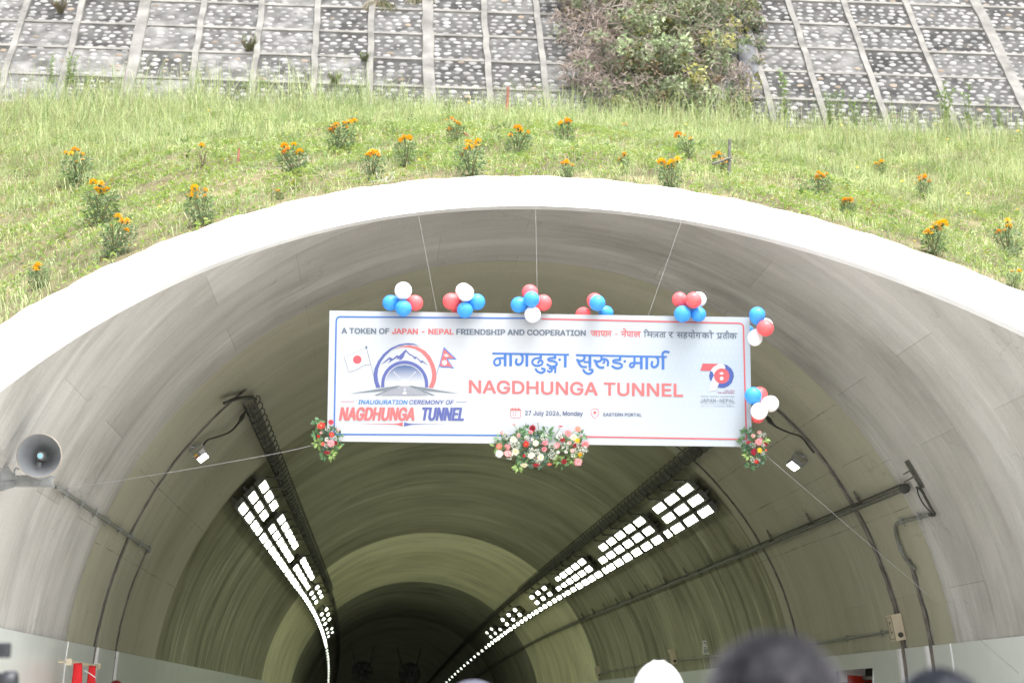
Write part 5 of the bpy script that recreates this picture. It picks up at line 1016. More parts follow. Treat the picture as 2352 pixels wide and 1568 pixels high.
pratik 1699.2,520.0,1695.2,521.7,1691.3,526.5,1690.2,530.5,1690.2,535.5,1691.1,540.5,1690.2,541.4,1663.2,540.9,1659.8,541.4,1647.2,540.4,1621.8,540.4,1615.2,539.9,1609.2,540.7,1607.2,541.6,1606.2,543.0,1605.8,545.0,1606.1,546.5,1607.2,548.0,1609.2,549.0,1618.0,550.0,1618.2,567.0,1619.5,572.5,1621.2,575.8,1624.2,578.8,1630.4,581.5,1629.6,582.5,1625.8,584.1,1610.2,588.9,1608.6,591.0,1608.6,592.5,1609.3,594.0,1610.8,595.1,1612.8,595.2,1623.8,592.1,1631.8,589.2,1641.8,584.4,1642.2,585.0,1642.2,591.0,1643.0,592.5,1648.8,593.5,1651.0,593.0,1651.8,591.0,1651.8,551.0,1652.8,550.1,1658.8,549.9,1669.8,550.5,1687.8,550.6,1689.0,551.0,1689.2,557.5,1688.8,558.8,1676.2,559.0,1671.2,560.3,1666.9,563.5,1664.6,567.0,1663.8,569.0,1663.7,576.5,1665.8,581.9,1668.9,586.5,1676.8,594.4,1679.2,593.8,1682.8,590.3,1683.1,588.5,1677.1,582.0,1674.3,578.0,1672.9,572.5,1673.5,570.5,1674.7,569.5,1676.8,568.6,1680.8,568.1,1688.2,568.1,1689.0,568.5,1689.6,593.0,1690.8,593.9,1692.2,594.1,1696.2,594.0,1697.9,593.0,1698.3,591.0,1698.3,552.0,1698.8,551.2,1699.8,551.1,1706.8,551.1,1707.7,552.0,1707.7,592.0,1708.8,594.2,1714.2,594.4,1715.2,593.7,1715.8,592.5,1715.8,552.5,1716.2,551.2,1717.2,551.1,1726.2,551.5,1749.2,551.6,1750.5,552.0,1750.7,554.5,1750.2,555.5,1746.2,554.9,1735.8,555.1,1728.8,557.8,1724.8,561.7,1722.9,565.5,1722.2,572.5,1724.6,578.5,1728.2,582.2,1732.8,584.4,1737.2,585.5,1743.8,585.5,1750.2,583.3,1750.7,584.5,1750.7,593.0,1751.2,594.2,1753.2,595.0,1759.8,594.9,1760.8,594.2,1761.3,593.0,1761.4,574.5,1763.6,572.0,1765.8,570.5,1768.2,569.6,1770.2,569.6,1772.8,571.0,1773.6,573.5,1773.7,576.5,1772.5,581.0,1769.4,586.5,1769.4,588.0,1770.2,589.2,1775.8,592.2,1777.2,592.4,1778.2,591.8,1781.8,586.9,1783.8,581.0,1784.3,578.0,1784.3,572.0,1783.2,568.0,1780.8,564.6,1778.0,562.5,1773.2,560.6,1767.2,560.5,1761.8,562.0,1761.3,561.0,1761.5,552.5,1762.8,552.1,1780.2,552.1,1783.8,552.6,1792.8,552.2,1795.0,551.0,1796.1,549.0,1795.9,546.5,1794.8,544.9,1792.8,543.9,1787.2,542.9,1716.2,541.9,1715.2,541.0,1712.0,529.5,1708.8,523.7,1707.0,522.0,1704.8,520.8,1702.2,520.0;1700.8,529.5,1702.8,529.9,1704.5,532.5,1706.6,539.5,1706.8,541.7,1700.8,541.4,1699.5,540.5,1698.4,534.0,1699.2,530.5;1628.0,550.0,1629.2,549.6,1638.8,549.6,1642.0,550.5,1642.1,568.0,1641.2,569.1,1637.2,571.7,1634.2,572.4,1631.8,571.9,1629.9,571.0,1628.9,569.5,1627.8,563.5;1738.3,564.5,1742.2,564.1,1748.2,565.0,1750.2,564.7,1750.7,566.0,1750.3,572.0,1745.8,575.1,1742.2,576.4,1739.2,576.4,1736.2,575.5,1733.7,573.0,1733.3,569.0,1734.8,566.0
nagdhunga 100,101,100,121,101,123,235,125,237,127,237,155,182,156,163,158,154,160,141,165,133,170,124,179,117,189,112,200,109,212,109,223,112,235,120,249,130,259,139,265,151,267,167,265,181,260,194,251,204,238,207,227,207,215,199,186,192,180,196,179,237,180,238,264,240,266,269,265,270,129,271,126,301,127,303,128,304,263,304,265,306,266,333,266,335,264,336,130,337,127,425,129,442,142,447,147,449,155,450,170,450,186,448,201,446,210,442,216,436,223,429,228,421,232,413,233,405,231,401,227,398,219,397,210,404,183,401,176,397,172,389,170,385,171,381,174,378,178,373,195,370,208,371,220,374,233,379,244,384,249,393,255,404,259,415,260,429,258,441,253,455,242,465,230,470,221,474,209,477,181,476,152,474,143,469,130,496,130,498,131,499,266,499,268,501,269,528,269,530,267,531,131,665,133,667,136,666,153,666,155,628,157,615,160,601,165,588,174,578,184,571,196,567,210,567,221,570,232,578,246,587,255,598,262,611,267,626,270,644,272,659,271,672,267,688,260,701,251,709,240,714,228,715,215,713,205,709,199,702,192,697,188,689,184,683,183,675,184,660,189,650,196,644,206,639,223,639,228,641,232,645,235,649,236,653,236,657,235,661,230,667,213,672,210,680,207,683,208,686,209,691,216,691,221,689,227,686,232,682,236,665,244,651,247,634,247,619,244,608,240,600,234,593,225,591,217,592,207,597,199,605,191,618,184,633,180,693,179,697,169,695,159,695,136,696,133,836,136,837,138,837,153,796,155,784,157,775,160,767,164,760,171,757,179,757,186,759,193,763,199,770,205,777,208,790,211,827,215,840,220,851,225,859,230,861,233,861,238,858,243,852,248,840,252,826,255,815,255,802,252,790,248,762,231,756,232,751,235,748,240,747,245,749,250,751,253,771,266,785,273,808,279,834,280,818,286,811,283,803,281,787,279,782,280,779,283,777,287,776,292,778,296,783,301,803,304,805,308,804,314,796,319,789,320,766,309,761,309,756,311,753,316,753,322,755,327,774,338,783,342,793,342,803,340,816,333,823,325,826,315,827,301,842,295,843,297,844,343,844,345,846,346,865,346,867,344,868,269,878,258,884,248,886,236,885,224,881,217,874,210,863,203,850,197,831,191,792,186,786,185,785,183,791,181,803,179,863,179,864,178,868,168,866,157,866,139,867,136,957,138,959,141,959,277,961,279,989,278,991,276,991,140,993,139,1018,139,1020,136,1019,118,1017,116,102,100;904,170,898,173,894,177,892,183,892,189,895,195,899,199,905,201,911,201,917,198,921,194,923,188,923,182,920,176,916,172,910,170;178,180,184,180,179,185,176,192,183,217,184,223,182,227,177,234,167,240,156,243,148,242,139,234,134,224,133,215,136,204,144,193,152,186,165,182;692,280,686,283,683,288,682,294,684,300,689,304,713,308,716,310,715,315,711,320,703,326,693,330,686,331,676,329,664,325,654,320,644,311,630,291,627,289,619,288,613,290,609,296,608,304,628,331,636,338,644,343,662,351,677,355,690,356,700,354,709,351,718,346,733,334,739,322,741,314,741,307,740,301,738,295,734,290,729,287,717,283
surungmarg 2183,76,2168,78,2157,81,2148,87,2138,97,2132,106,2128,116,2128,126,2130,139,2128,141,1104,120,1103,123,1103,141,1104,143,1182,145,1190,156,1194,165,1192,172,1186,180,1179,184,1169,188,1158,190,1149,190,1142,187,1120,175,1114,176,1109,179,1106,183,1105,189,1108,197,1116,203,1127,235,1134,249,1151,269,1168,281,1178,285,1189,287,1227,287,1229,286,1233,283,1236,277,1237,272,1235,268,1229,261,1195,261,1183,258,1175,254,1168,248,1155,231,1150,219,1150,217,1162,216,1173,214,1194,206,1195,207,1196,223,1197,224,1254,227,1255,285,1285,285,1287,283,1287,147,1289,147,1389,149,1398,164,1400,171,1399,175,1395,182,1388,189,1372,195,1358,196,1349,193,1329,183,1325,183,1320,184,1316,187,1314,192,1313,198,1316,205,1326,211,1335,237,1341,251,1349,264,1361,277,1373,286,1385,292,1399,295,1413,295,1437,293,1442,288,1444,283,1445,277,1442,271,1436,266,1402,268,1395,267,1388,264,1378,256,1368,244,1362,232,1359,225,1360,223,1375,221,1392,216,1405,209,1416,198,1430,193,1431,195,1433,201,1436,213,1422,218,1419,223,1419,229,1421,233,1426,236,1430,236,1440,233,1449,229,1452,226,1455,221,1456,210,1452,194,1453,193,1455,193,1467,200,1474,209,1476,219,1476,227,1471,257,1476,265,1480,267,1484,268,1491,266,1496,261,1501,238,1502,228,1502,216,1498,201,1494,191,1486,182,1473,173,1458,167,1444,165,1427,166,1421,150,1617,153,1619,156,1618,173,1618,175,1576,177,1565,179,1555,182,1546,187,1540,194,1538,201,1538,210,1540,216,1544,221,1550,226,1557,230,1570,233,1608,239,1624,244,1637,250,1644,255,1644,259,1641,264,1635,269,1625,273,1613,276,1602,277,1586,275,1573,271,1563,266,1543,252,1536,252,1532,255,1529,258,1527,263,1528,268,1530,273,1549,287,1559,292,1571,297,1582,300,1594,302,1606,302,1621,300,1635,296,1646,292,1656,285,1663,276,1668,265,1669,254,1667,245,1663,238,1656,232,1636,222,1611,214,1572,208,1567,207,1565,205,1572,203,1588,201,1644,200,1645,199,1649,189,1647,178,1647,156,1648,154,1791,157,1793,158,1793,160,1793,212,1791,213,1774,215,1764,217,1754,222,1746,230,1741,240,1738,253,1740,265,1744,274,1751,281,1760,286,1770,288,1781,286,1795,281,1801,276,1807,270,1812,259,1816,240,1818,238,1870,240,1871,242,1872,299,1901,300,1903,299,1904,297,1904,161,1906,159,1935,160,1937,163,1937,299,1939,301,1966,301,1968,300,1969,298,1969,161,2051,162,2068,173,2073,179,2076,186,2077,201,2076,217,2074,232,2072,240,2068,246,2062,253,2055,258,2049,261,2041,262,2032,260,2028,256,2026,248,2025,239,2032,213,2030,207,2026,202,2018,200,2014,201,2010,203,2006,208,2001,224,1998,237,1999,250,2001,261,2006,272,2013,280,2020,284,2029,287,2042,289,2057,287,2072,280,2087,266,2096,251,2100,239,2102,229,2104,202,2102,181,2097,164,2099,163,2129,164,2131,164,2131,166,2132,302,2134,304,2162,303,2164,301,2164,166,2166,164,2194,164,2195,145,2194,143,2192,142,2159,141,2156,131,2155,121,2161,112,2166,107,2171,105,2180,103,2189,103,2214,110,2219,109,2223,106,2225,103,2227,98,2226,90,2220,84,2199,78;1215,146,1252,146,1254,147,1254,203,1252,204,1201,202,1213,188,1219,173,1220,166,1220,160;1819,158,1871,159,1871,214,1819,212;1686,190,1680,193,1676,197,1674,203,1674,209,1677,215,1681,219,1687,221,1693,221,1699,218,1703,214,1705,208,1705,202,1702,196,1698,192,1692,190;1779,239,1789,238,1791,239,1790,245,1788,253,1785,257,1780,260,1773,263,1768,262,1765,260,1763,257,1765,247,1770,241;1267,291,1260,294,1256,299,1255,306,1258,312,1263,316,1287,319,1289,319,1290,321,1288,326,1284,331,1275,337,1265,342,1258,343,1249,341,1237,337,1226,331,1218,324,1200,300,1192,299,1185,302,1181,307,1180,316,1200,343,1207,350,1215,355,1229,362,1246,367,1258,369,1270,367,1288,360,1298,353,1305,347,1310,340,1313,334,1315,327,1316,318,1315,312,1312,305,1308,300,1303,296,1290,293
'''
# ------------------------------------------------------------------ lettering outlines (thousandths of an em)
def parse(s):
    G = {}
    for ln in s.strip('\n').split('\n'):
        ch, adv, cs = ln[0], *ln[2:].split(' ', 1)
        G[ch] = (int(adv) / 1000, [[(float(a) / 1000, float(b) / 1000) for a, b in zip(*[iter(c.split(','))] * 2)] for c in cs.split(';') if c])
    return G
GL = {'L': parse(GLYPH_L), 'D': parse(GLYPH_D), 'C': parse(GLYPH_C)}
CAPH = max(p[1] for c in GL['L']['H'][1] for p in c)
HEADH = max(p[1] for c in GL['D']['ा'][1] for p in c)
_gc = {}
_srgb = srgb
def srgb(r, g, b): return tuple(0.395 * q for q in _srgb(r, g, b))     # all print colours scaled down evenly to suit the exposure
def outline_mesh(cs):
    cu = bpy.data.curves.new('g', 'CURVE'); cu.dimensions = '2D'; cu.fill_mode = 'BOTH'
    for c in cs:
        sp = cu.splines.new('POLY'); sp.points.add(len(c) - 1); sp.use_cyclic_u = True
        for q, (a, b_) in zip(sp.points, c): q.co = (a, b_, 0, 1)
    o = bpy.data.objects.new('g', cu); me = o.to_mesh()
    r = ([tuple(v.co[:2]) for v in me.vertices], [tuple(p.vertices) for p in me.polygons])
    o.to_mesh_clear(); bpy.data.objects.remove(o); bpy.data.curves.remove(cu); return r
def glyph(font, ch, off):
    if (font, ch) not in _gc: _gc[(font, ch)] = outline_mesh(GL[font][ch][1])
    return _gc[(font, ch)]
WORDS = {}
for ln in GLYPH_W.strip('\n').split('\n'):
    k, cs = ln.split(' ', 1); WORDS[k] = [[(float(a), float(b_)) for a, b_ in zip(*[iter(c.split(','))] * 2)] for c in cs.split(';')]
def word(k, f, col, d=0.003):
    V, Fc = outline_mesh(WORDS[k]); mb = MB(); w = [bp(*f(*v), d) for v in V]
    mb.add(w, Fc, 0, col); return mb.build('lettering', M['ink'], BAN)

# ------------------------------------------------------------------ the banner board
BY = 19.4
TL, TRc, BLc, BRc = (at_y(*q, BY) for q in ((757, 713), (1722, 728.5), (751, 1012.5), (1727, 1025.5)))
BN = Vector((0, -1, 0))
def bp(u, v, d=0.003):                           # picture point -> point on (just in front of) the banner face
    p = at_y(u, v, BY); return Vector((p.x, BY - d, p.z))
def z1(x, y): return ((780 + x / 3.5633) / 1.08844, (680 + y / 3.5633) / 1.08844)
def z2(x, y): return ((1340 + x / 3.5629) / 1.08844, (680 + y / 3.5629) / 1.08844)
def z3(x, y): return ((830 + x / 6.5333) / 1.08844, (840 + y / 6.5333) / 1.08844)
def z4(x, y): return ((1730 + x / 9.8) / 1.08844, (880 + y / 9.8) / 1.08844)
def z6(x, y): return ((1210 + x / 4.8) / 1.08844, (860 + y / 4.8) / 1.08844)
BAN = empty('banner', (TL + BRc) / 2, 'wide white inauguration banner hanging by strings in the tunnel mouth', 'banner')
BAN.location.y = BY
nx_, ny_ = 48, 16; vs = []; fs = []; cs = []
for i in range(ny_ + 1):
    for j in range(nx_ + 1):
        s, t = j / nx_, i / ny_
        p = (TL.lerp(TRc, s)).lerp(BLc.lerp(BRc, s), t); vs.append((p.x, BY, p.z))
        k = max(0, min(1, (s - 0.55) / 0.4)) * (1 - 0.55 * abs(t - 0.42) / 0.5) * 0.9 + 0.25 * max(0, 1 - s / 0.3) * (1 - t)
        a, b_ = Vector(srgb(236, 241, 246)), Vector(srgb(205, 225, 240)); c = a.lerp(b_, max(0, min(1, k))); cs.append(tuple(c))
for i in range(ny_):
    for j in range(nx_):
        a = i * (nx_ + 1) + j; fs.append((a, a + nx_ + 1, a + nx_ + 2, a + 1))
np_mesh('printed_face', vs, fs, M['ink'], BAN, cs)
mb = MB()
vs = [(p.x, BY + d, p.z) for d in (0.002, 0.035) for p in (TL, TRc, BRc, BLc)]
mb.add(vs, [(4, 5, 6, 7), (0, 1, 5, 4), (1, 2, 6, 5), (2, 3, 7, 6), (3, 0, 4, 7)]); M['vinyl'] = plain('banner_edge', (0.36, 0.365, 0.37), 0.5); mb.build('frame', M['vinyl'], BAN)

from mathutils.geometry import tessellate_polygon
class Ink:
    def __init__(s): s.mb = MB()
    def poly(s, pts, col, d=0.003, f=None):
        P = [Vector((*q, 0)) for q in pts]; tr = tessellate_polygon([P])
        w = [bp(*(f(*q) if f else q), d) for q in pts]
        fs = []
        for a, b_, c in tr:
            n = (w[b_] - w[a]).cross(w[c] - w[a]); fs.append((a, b_, c) if n.y < 0 else (a, c, b_))
        s.mb.add(w, fs, 0, col)
    def line(s, pts, wd, col, d=0.003, f=None, closed=False):
        P = [Vector(f(*q) if f else q) for q in pts]; k = len(P); L = []; Rr = []
        for i in range(k):
            a, b_ = P[(i - 1) % k] if closed or i else P[i], P[(i + 1) % k] if closed or i < k - 1 else P[i]
            t = (b_ - a).normalized(); n = Vector((-t.y, t.x))
            L.append(P[i] + n * wd / 2); Rr.append(P[i] - n * wd / 2)
        vs = [bp(*q, d) for q in L] + [bp(*q, d) for q in Rr]
        fs = [(i, (i + 1) % k, k + (i + 1) % k, k + i) for i in range(k if closed else k - 1)]
        s.mb.add(vs, fs, 0, col)
    def disc(s, c, r, col, d=0.003, f=None, n=32, star=0):
        s.poly([(c[0] + r * (1 if not star or i % 2 else star) * math.cos(6.28318 * i / n), c[1] + r * (1 if not star or i % 2 else star) * math.sin(6.28318 * i / n)) for i in range(n)], col, d, f)
    def build(s, name, parent=None): return s.mb.build(name, M['ink'], parent or BAN)
def text(parts, x0, x1, y0, y1, cap, off=0.0, font='L', shear=0.0, f=None, d=0.003, name='lettering', parent=None, track=0.0, bold=None):
    """parts: list of (string, colour); spans x0..x1, baseline y0 -> y1, capital height cap, all in the units of f"""
    lay = []; x = 0.0
    for st, col in parts:
        for ch in st:
            fo = 'L' if (font != 'L' and ch in GL['L'] and ch not in GL[font]) else font
            if ch == ' ': x += 0.19 + track; continue
            lay.append((fo, ch, x, col)); x += GL[fo][ch][0] + track
    xmin = min(p[0] for c in GL[lay[0][0]][lay[0][1]][1] for p in c) + lay[0][2]
    xmax = max(p[0] for c in GL[lay[-1][0]][lay[-1][1]][1] for p in c) + lay[-1][2]
    sy = cap / (HEADH if font == 'D' else CAPH); sx = (x1 - x0) / (xmax - xmin)
    ink = MB()
    for i, (fo, ch, gx, col) in enumerate(lay):
        V, Fc = glyph(fo, ch, off); w = []
        for (a, b_) in V:
            px = x0 + (gx + a - xmin) * sx; fr = (px - x0) / (x1 - x0); py = y0 + (y1 - y0) * fr - b_ * sy
            px += shear * b_ * sy
            q = f(px, py) if f else (px, py); w.append(bp(*q, d + 0.0004 * (i % 3)))
        ink.add(w, [tuple(t) for t in Fc], 0, col)
    return ink.build(name, M['ink'], parent or BAN)
BLUE, RED, GREY, NAVY, SKY = srgb(78, 138, 226), srgb(250, 116, 124), srgb(126, 140, 156), srgb(108, 120, 194), srgb(66, 150, 230)
SALM = srgb(255, 134, 134); WHITE = (0.39, 0.395, 0.4)
# border
b = Ink(); W_ = 3.3
b.line([z1(2032, 413), z1(1425, 408), z1(812, 403), z1(252, 398), z1(232, 402), z1(220, 416), z1(216, 440), z1(206, 960), z1(197, 1446)], W_, BLUE)
b.line([z1(197, 1444), z1(1000, 1448), z1(2040, 1456)], W_, BLUE, 0.0036)
b.build('blue_border')
b = Ink()
b.line([z2(48, 417), z2(900, 436), z2(1812, 456), z2(1834, 463), z2(1845, 478), z2(1848, 500), z2(1860, 980), z2(1874, 1489)], W_, RED)
b.line([z2(1874, 1489), z2(1200, 1478), z2(390, 1464)], W_, RED, 0.0036)
b.build('red_border')
# pale dots of the background print
b = Ink()
for i in range(26):
    for j in range(16):
        u = 1395 + i * 12.6 + (6.3 if j % 2 else 0); v = 742 + j * 16.6
        if u > 1705 or v > 1000: continue
        k = max(0, min(1, (u - 1400) / 160))
        if k > 0.12: b.disc((u, v), 1.7 * k ** 0.5, srgb(232, 238, 243), 0.0012, None, 10)
for i in range(9):
    for j in range(4): b.disc((783 + i * 7.5, 935 - j * 10), 1.0, srgb(244, 247, 249), 0.0012, None, 8)
b.build('dot_pattern')
# top line
for dx in (0, 2.4): text([('A TOKEN OF ', GREY), ('JAPAN - NEPAL', SALM), (' FRIENDSHIP AND COOPERATION', GREY)], *[z1(262 + dx, 0)[0], z2(441 + dx, 0)[0]], z1(0, 546)[1], z2(0, 566)[1], 12.6, 0.020, d=0.003 + 0.0004 * dx)
# Devanagari line and title
for k, c in (('japan', SALM), ('nepal', SALM), ('mitrata', GREY), ('ra', GREY), ('sahayog', GREY), ('pratik', GREY)): word(k, z2, c)
b = Ink(); b.line([(703, 551), (728, 551.5)], 1.5, SALM, 0.003, z2); b.build('lettering')
word('nagdhunga', z6, BLUE); word('surungmarg', z6, BLUE)
_ol = Ink.line
def _line(s, pts, wd, col, d=0.003, f=None, closed=False): return _ol(s, [(q[0], q[1]) for q in pts], wd, col, d, f, closed)
Ink.line = _line
# English title
xa, ya = z1(1397, 1074); xb, yb = z2(1310, 1107)
text([('NAGDHUNGA TUNNEL', SALM)], xa, xb, ya, yb, 29.2, 0.018)
# date and place
DN = srgb(105, 120, 158)
xa, ya = z1(1898, 1272); xb, yb = z2(418, 1278)
text([('27 July 2026, Monday', DN)], xa, xb, ya, yb, 10.0, 0.013)
text([('EASTERN PORTAL', DN)], 600, 942, 1281, 1284, 28, 0.008, f=z2)
b = Ink()
b.line([(1772, 1217), (1854, 1219), (1857, 1225), (1857, 1290), (1852, 1297), (1772, 1295), (1768, 1288), (1768, 1222)], 1.0, SALM, f=z1, closed=True)
b.poly([(1768, 1219), (1857, 1221), (1857, 1233), (1768, 1231)], SALM, f=z1)
for x in (1785, 1812, 1840): b.line([(x, 1203), (x, 1218)], 1.6, SALM, f=z1)
for x, y in ((1792, 1251), (1815, 1251), (1792, 1272), (1815, 1272)): b.disc((x, y), 5, SALM, f=z1, n=8)
b.build('calendar_icon')
b = Ink()
b.line([(524, 1307), (498, 1275), (488, 1250), (493, 1230), (507, 1218), (524, 1215), (541, 1218), (555, 1231), (560, 1250), (550, 1275)], 1.1, SALM, f=z2, closed=True)
b.disc((524, 1250), 13, SALM, f=z2); b.build('map_pin_icon')
# emblem
NV = NAVY
b = Ink()
b.poly([(1445, 168), (1330, 122), (1240, 113), (1100, 135), (960, 195), (840, 290), (750, 410), (695, 530), (678, 640), (690, 740), (722, 845), (793, 835), (755, 740), (742, 630), (755, 530), (800, 420), (870, 320), (960, 235), (1080, 170), (1200, 140), (1330, 140)], NV, f=z3)
cx, cy = 1187, 785
def arc(r, a0, a1, n=40): return [(cx + r * math.cos(R(a0 + (a1 - a0) * i / n)), cy - r * math.sin(R(a0 + (a1 - a0) * i / n))) for i in range(n + 1)]
b.poly([(cx + 385, 835)] + arc(384, 0, 180) + [(cx - 385, 835), (cx - 332, 835)] + arc(332, 180, 0) + [(cx + 332, 835)], NV, f=z3)
EMB = b.build('tunnel_emblem')
b = Ink()
b.poly([(1035, 208), (1150, 165), (1270, 150), (1400, 175), (1520, 240), (1610, 340), (1670, 460), (1703, 580), (1705, 680), (1690, 760), (1650, 848), (1578, 835), (1620, 740), (1637, 640), (1625, 540), (1590, 440), (1530, 340), (1450, 260), (1350, 205), (1250, 183), (1150, 180)], SALM, f=z3)
b.build('red_arc', EMB)
b = Ink()
b.poly([(805, 460), (940, 340), (995, 370), (1060, 312), (1095, 322), (1205, 218), (1280, 300), (1300, 297), (1350, 340), (1375, 332), (1450, 405), (1480, 395), (1577, 490), (1482, 418), (1468, 447), (1380, 350), (1358, 380), (1300, 312), (1275, 318), (1210, 248), (1190, 290), (1165, 350), (1130, 385), (1090, 392), (1110, 360), (1060, 377), (1070, 342), (1000, 388), (900, 455), (945, 408), (945, 372), (860, 432)], NV, f=z3)
b.build('mountain', EMB)
b = Ink(); rr = 314; n = 24                       # tunnel interior of the emblem: printed blend from blue to white
for i in range(n):
    y0, y1 = cy - rr + i * (rr + 45) / n, cy - rr + (i + 1) * (rr + 45) / n
    h0, h1 = (math.sqrt(max(0, rr * rr - (cy - y) ** 2)) if y < cy else rr for y in (y0, y1))
    t = i / (n - 1); a, c = Vector(srgb(104, 128, 178)), Vector(srgb(236, 241, 247)); q = a.lerp(c, min(1, max(0, t * 1.35 - 0.12)))
    b.poly([(cx - h0 - .01, y0), (cx + h0 + .01, y0), (cx + h1, y1), (cx - h1, y1)], tuple(q), f=z3)
b.build('tunnel_interior', EMB)
b = Ink()
for k in range(5):
    for sgn in (-1, 1):
        t0, t1 = k / 5 * 1.0, k / 5 + 0.13; w = 17 - 2.6 * k
        P = lambda t: (cx + sgn * (178 - 140 * t), 585 + 135 * t)
        b.line([P(t0), P(t1)], w / 6.53 / 1.088, WHITE, 0.0045, z3)
b.poly([(cx + 68 * math.cos(R(a)), 772 - 68 * math.sin(R(a))) for a in np.linspace(-40, 220, 30)], WHITE, 0.0047, z3)
b.build('light_rays', EMB)
b = Ink(); RG, LG = srgb(140, 152, 164), srgb(182, 186, 196)
b.poly([(1120, 818), (1255, 818), (1575, 965), (797, 965)], LG, 0.0052, z3)
for sg in (-1, 1):
    q = lambda x: cx + sg * (x - cx)
    b.poly([(q(1690), 966), (q(1625), 966), (q(1258), 812), (q(1340), 838)], RG, 0.005, z3)
    b.poly([(q(2095), 942), (q(1490), 885), (q(1475), 872), (q(1380), 845), (q(1258), 810), (q(1275), 806)], RG, 0.0056, z3)
for t in ([(1152, 948), (1220, 948), (1212, 912), (1162, 912)], [(1168, 892), (1207, 892), (1200, 868), (1177, 868)], [(1176, 855), (1197, 855), (1194, 840), (1182, 840)]): b.poly(t, WHITE, 0.0062, z3)
b.build('road_drawing', EMB)
b = Ink(); GO = srgb(120, 134, 160)
fl = [(q[0], q[1]) for q in smoothpath([(203, 338, 0), (330, 300, 0), (450, 235, 0), (565, 215, 0)], 6)] + [(q[0], q[1]) for q in smoothpath([(625, 460, 0), (520, 475, 0), (400, 545, 0), (278, 582, 0)], 6)]
b.poly(fl, WHITE, 0.003, z3); b.line(fl, 0.55, GO, 0.0036, z3, True); b.line([(565, 205), (680, 640)], 0.7, GO, 0.004, z3)
b.disc((560, 183), 18, GO, 0.004, z3); b.disc((413, 384), 70, srgb(240, 105, 115), 0.004, z3)
b.build('white_flag_with_red_disc', EMB)
b = Ink(); 
b.poly([(1827, 178), (1900, 250), (2038, 380), (1885, 372), (1992, 532), (1920, 512), (1800, 512), (1748, 490)], BLUE, 0.003, z3)
b.poly([(1830, 210), (1895, 272), (1998, 362), (1862, 358), (1965, 508), (1900, 497), (1805, 496), (1763, 482)], SALM, 0.0036, z3)
b.line([(1750, 480), (1705, 640)], 0.8, BLUE, 0.0036, z3)
b.disc((1837, 433), 46, WHITE, 0.0042, z3, 32, 0.78)
b.poly([(1822, 285), (1835, 305), (1850, 312), (1855, 292), (1868, 287), (1882, 294), (1884, 316), (1900, 315), (1918, 308), (1900, 330), (1875, 340), (1845, 332), (1828, 312)], WHITE, 0.0042, z3)
b.build('double_pennant_flag', EMB)
# emblem lettering
text([('INAUGURATION', SKY)], 410, 846, 1174, 1176, 37, 0.010, shear=0.2, f=z1)
text([('CEREMONY OF', NAVY)], 862, 1258, 1175, 1177, 37, 0.010, shear=0.2, f=z1)
for dx in (0, 9):
    text([('NAGDHUNGA', SALM)], 240 + dx, 903 + dx, 1316, 1318, 114, shear=0.16, f=z1, d=0.003 + 0.0002 * dx)
    text([('TUNNEL', NAVY)], 966 + dx, 1343 + dx, 1317, 1319, 113, shear=0.16, f=z1, d=0.003 + 0.0002 * dx)
b = Ink(); b.line([(257, 1153), (378, 1153)], 0.9, RED, f=z1); b.line([(1283, 1157), (1380, 1158)], 0.9, NAVY, f=z1)
b.poly([(375, 1349), (600, 1349), (730, 1349), (765, 1346), (808, 1336), (808, 1374), (765, 1360), (730, 1356), (600, 1353)], RED, f=z1)
b.poly([(1255, 1352), (1000, 1351), (900, 1350), (865, 1347), (820, 1337), (820, 1374), (865, 1362), (900, 1357), (1000, 1354)], NAVY, f=z1)
b.build('rule_lines')
# 70th anniversary mark
b = Ink(); BB, RR = srgb(82, 106, 188), srgb(236, 108, 116)
b.poly([(258, 278), (660, 285), (560, 340), (500, 390), (450, 458), (203, 455)], RR, 0.003, z4)
b.poly([(745, 288), (860, 320), (960, 400), (1015, 500), (1025, 600), (980, 740), (900, 820), (800, 870), (700, 875), (622, 858), (660, 765), (740, 775), (830, 750), (900, 680), (918, 590), (890, 490), (810, 415), (812, 370), (790, 320)], BB, 0.003, z4)
b.poly([(450, 462), (500, 480), (530, 540), (530, 570), (465, 720), (430, 640), (420, 560)], BB, 0.003, z4)
b.poly([(650, 288), (745, 288), (790, 320), (812, 370), (812, 412), (720, 393), (620, 430), (550, 510), (530, 545), (500, 480), (452, 458), (520, 370)], WHITE, 0.0034, z4)
b.poly([(530, 572), (560, 680), (655, 765), (600, 940), (395, 960), (465, 720)], srgb(232, 239, 244), 0.0034, z4)
b.disc((727, 583), 188, RR, 0.0042, z4, 40); b.disc((725, 645), 50, WHITE, 0.0048, z4, 28, 0.8)
b.poly([(665, 505), (690, 520), (700, 500), (722, 488), (745, 500), (755, 518), (782, 500), (765, 535), (722, 552), (680, 535)], WHITE, 0.0048, z4)
ANN = b.build('anniversary_mark')
MG_ = srgb(190, 110, 150); PG = srgb(160, 170, 186)
text([('1956-2026', MG_)], 800, 1040, 963, 965, 35, 0.006, f=z4, parent=ANN)
text([('70th Anniversary', MG_)], 618, 1040, 1010, 1012, 38, 0.006, f=z4, parent=ANN)
text([('नेपाल जापान सहयोगको', PG)], 207, 1045, 1100, 1106, 28, 0.0, 'D', f=z4, parent=ANN)
text([('JAPAN-NEPAL', PG)], 205, 1045, 1228, 1234, 90, 0.014, f=z4, parent=ANN)
b = Ink(); b.line([(205, 1260), (1050, 1268)], 0.5, PG, f=z4); b.build('rule_line', ANN)
text([('日本', PG), ('-', PG), ('ネパール外交関係樹立', PG), ('70', PG), ('周年', PG)], 215, 1048, 1333, 1338, 40, 0.0, 'C', f=z4, parent=ANN)

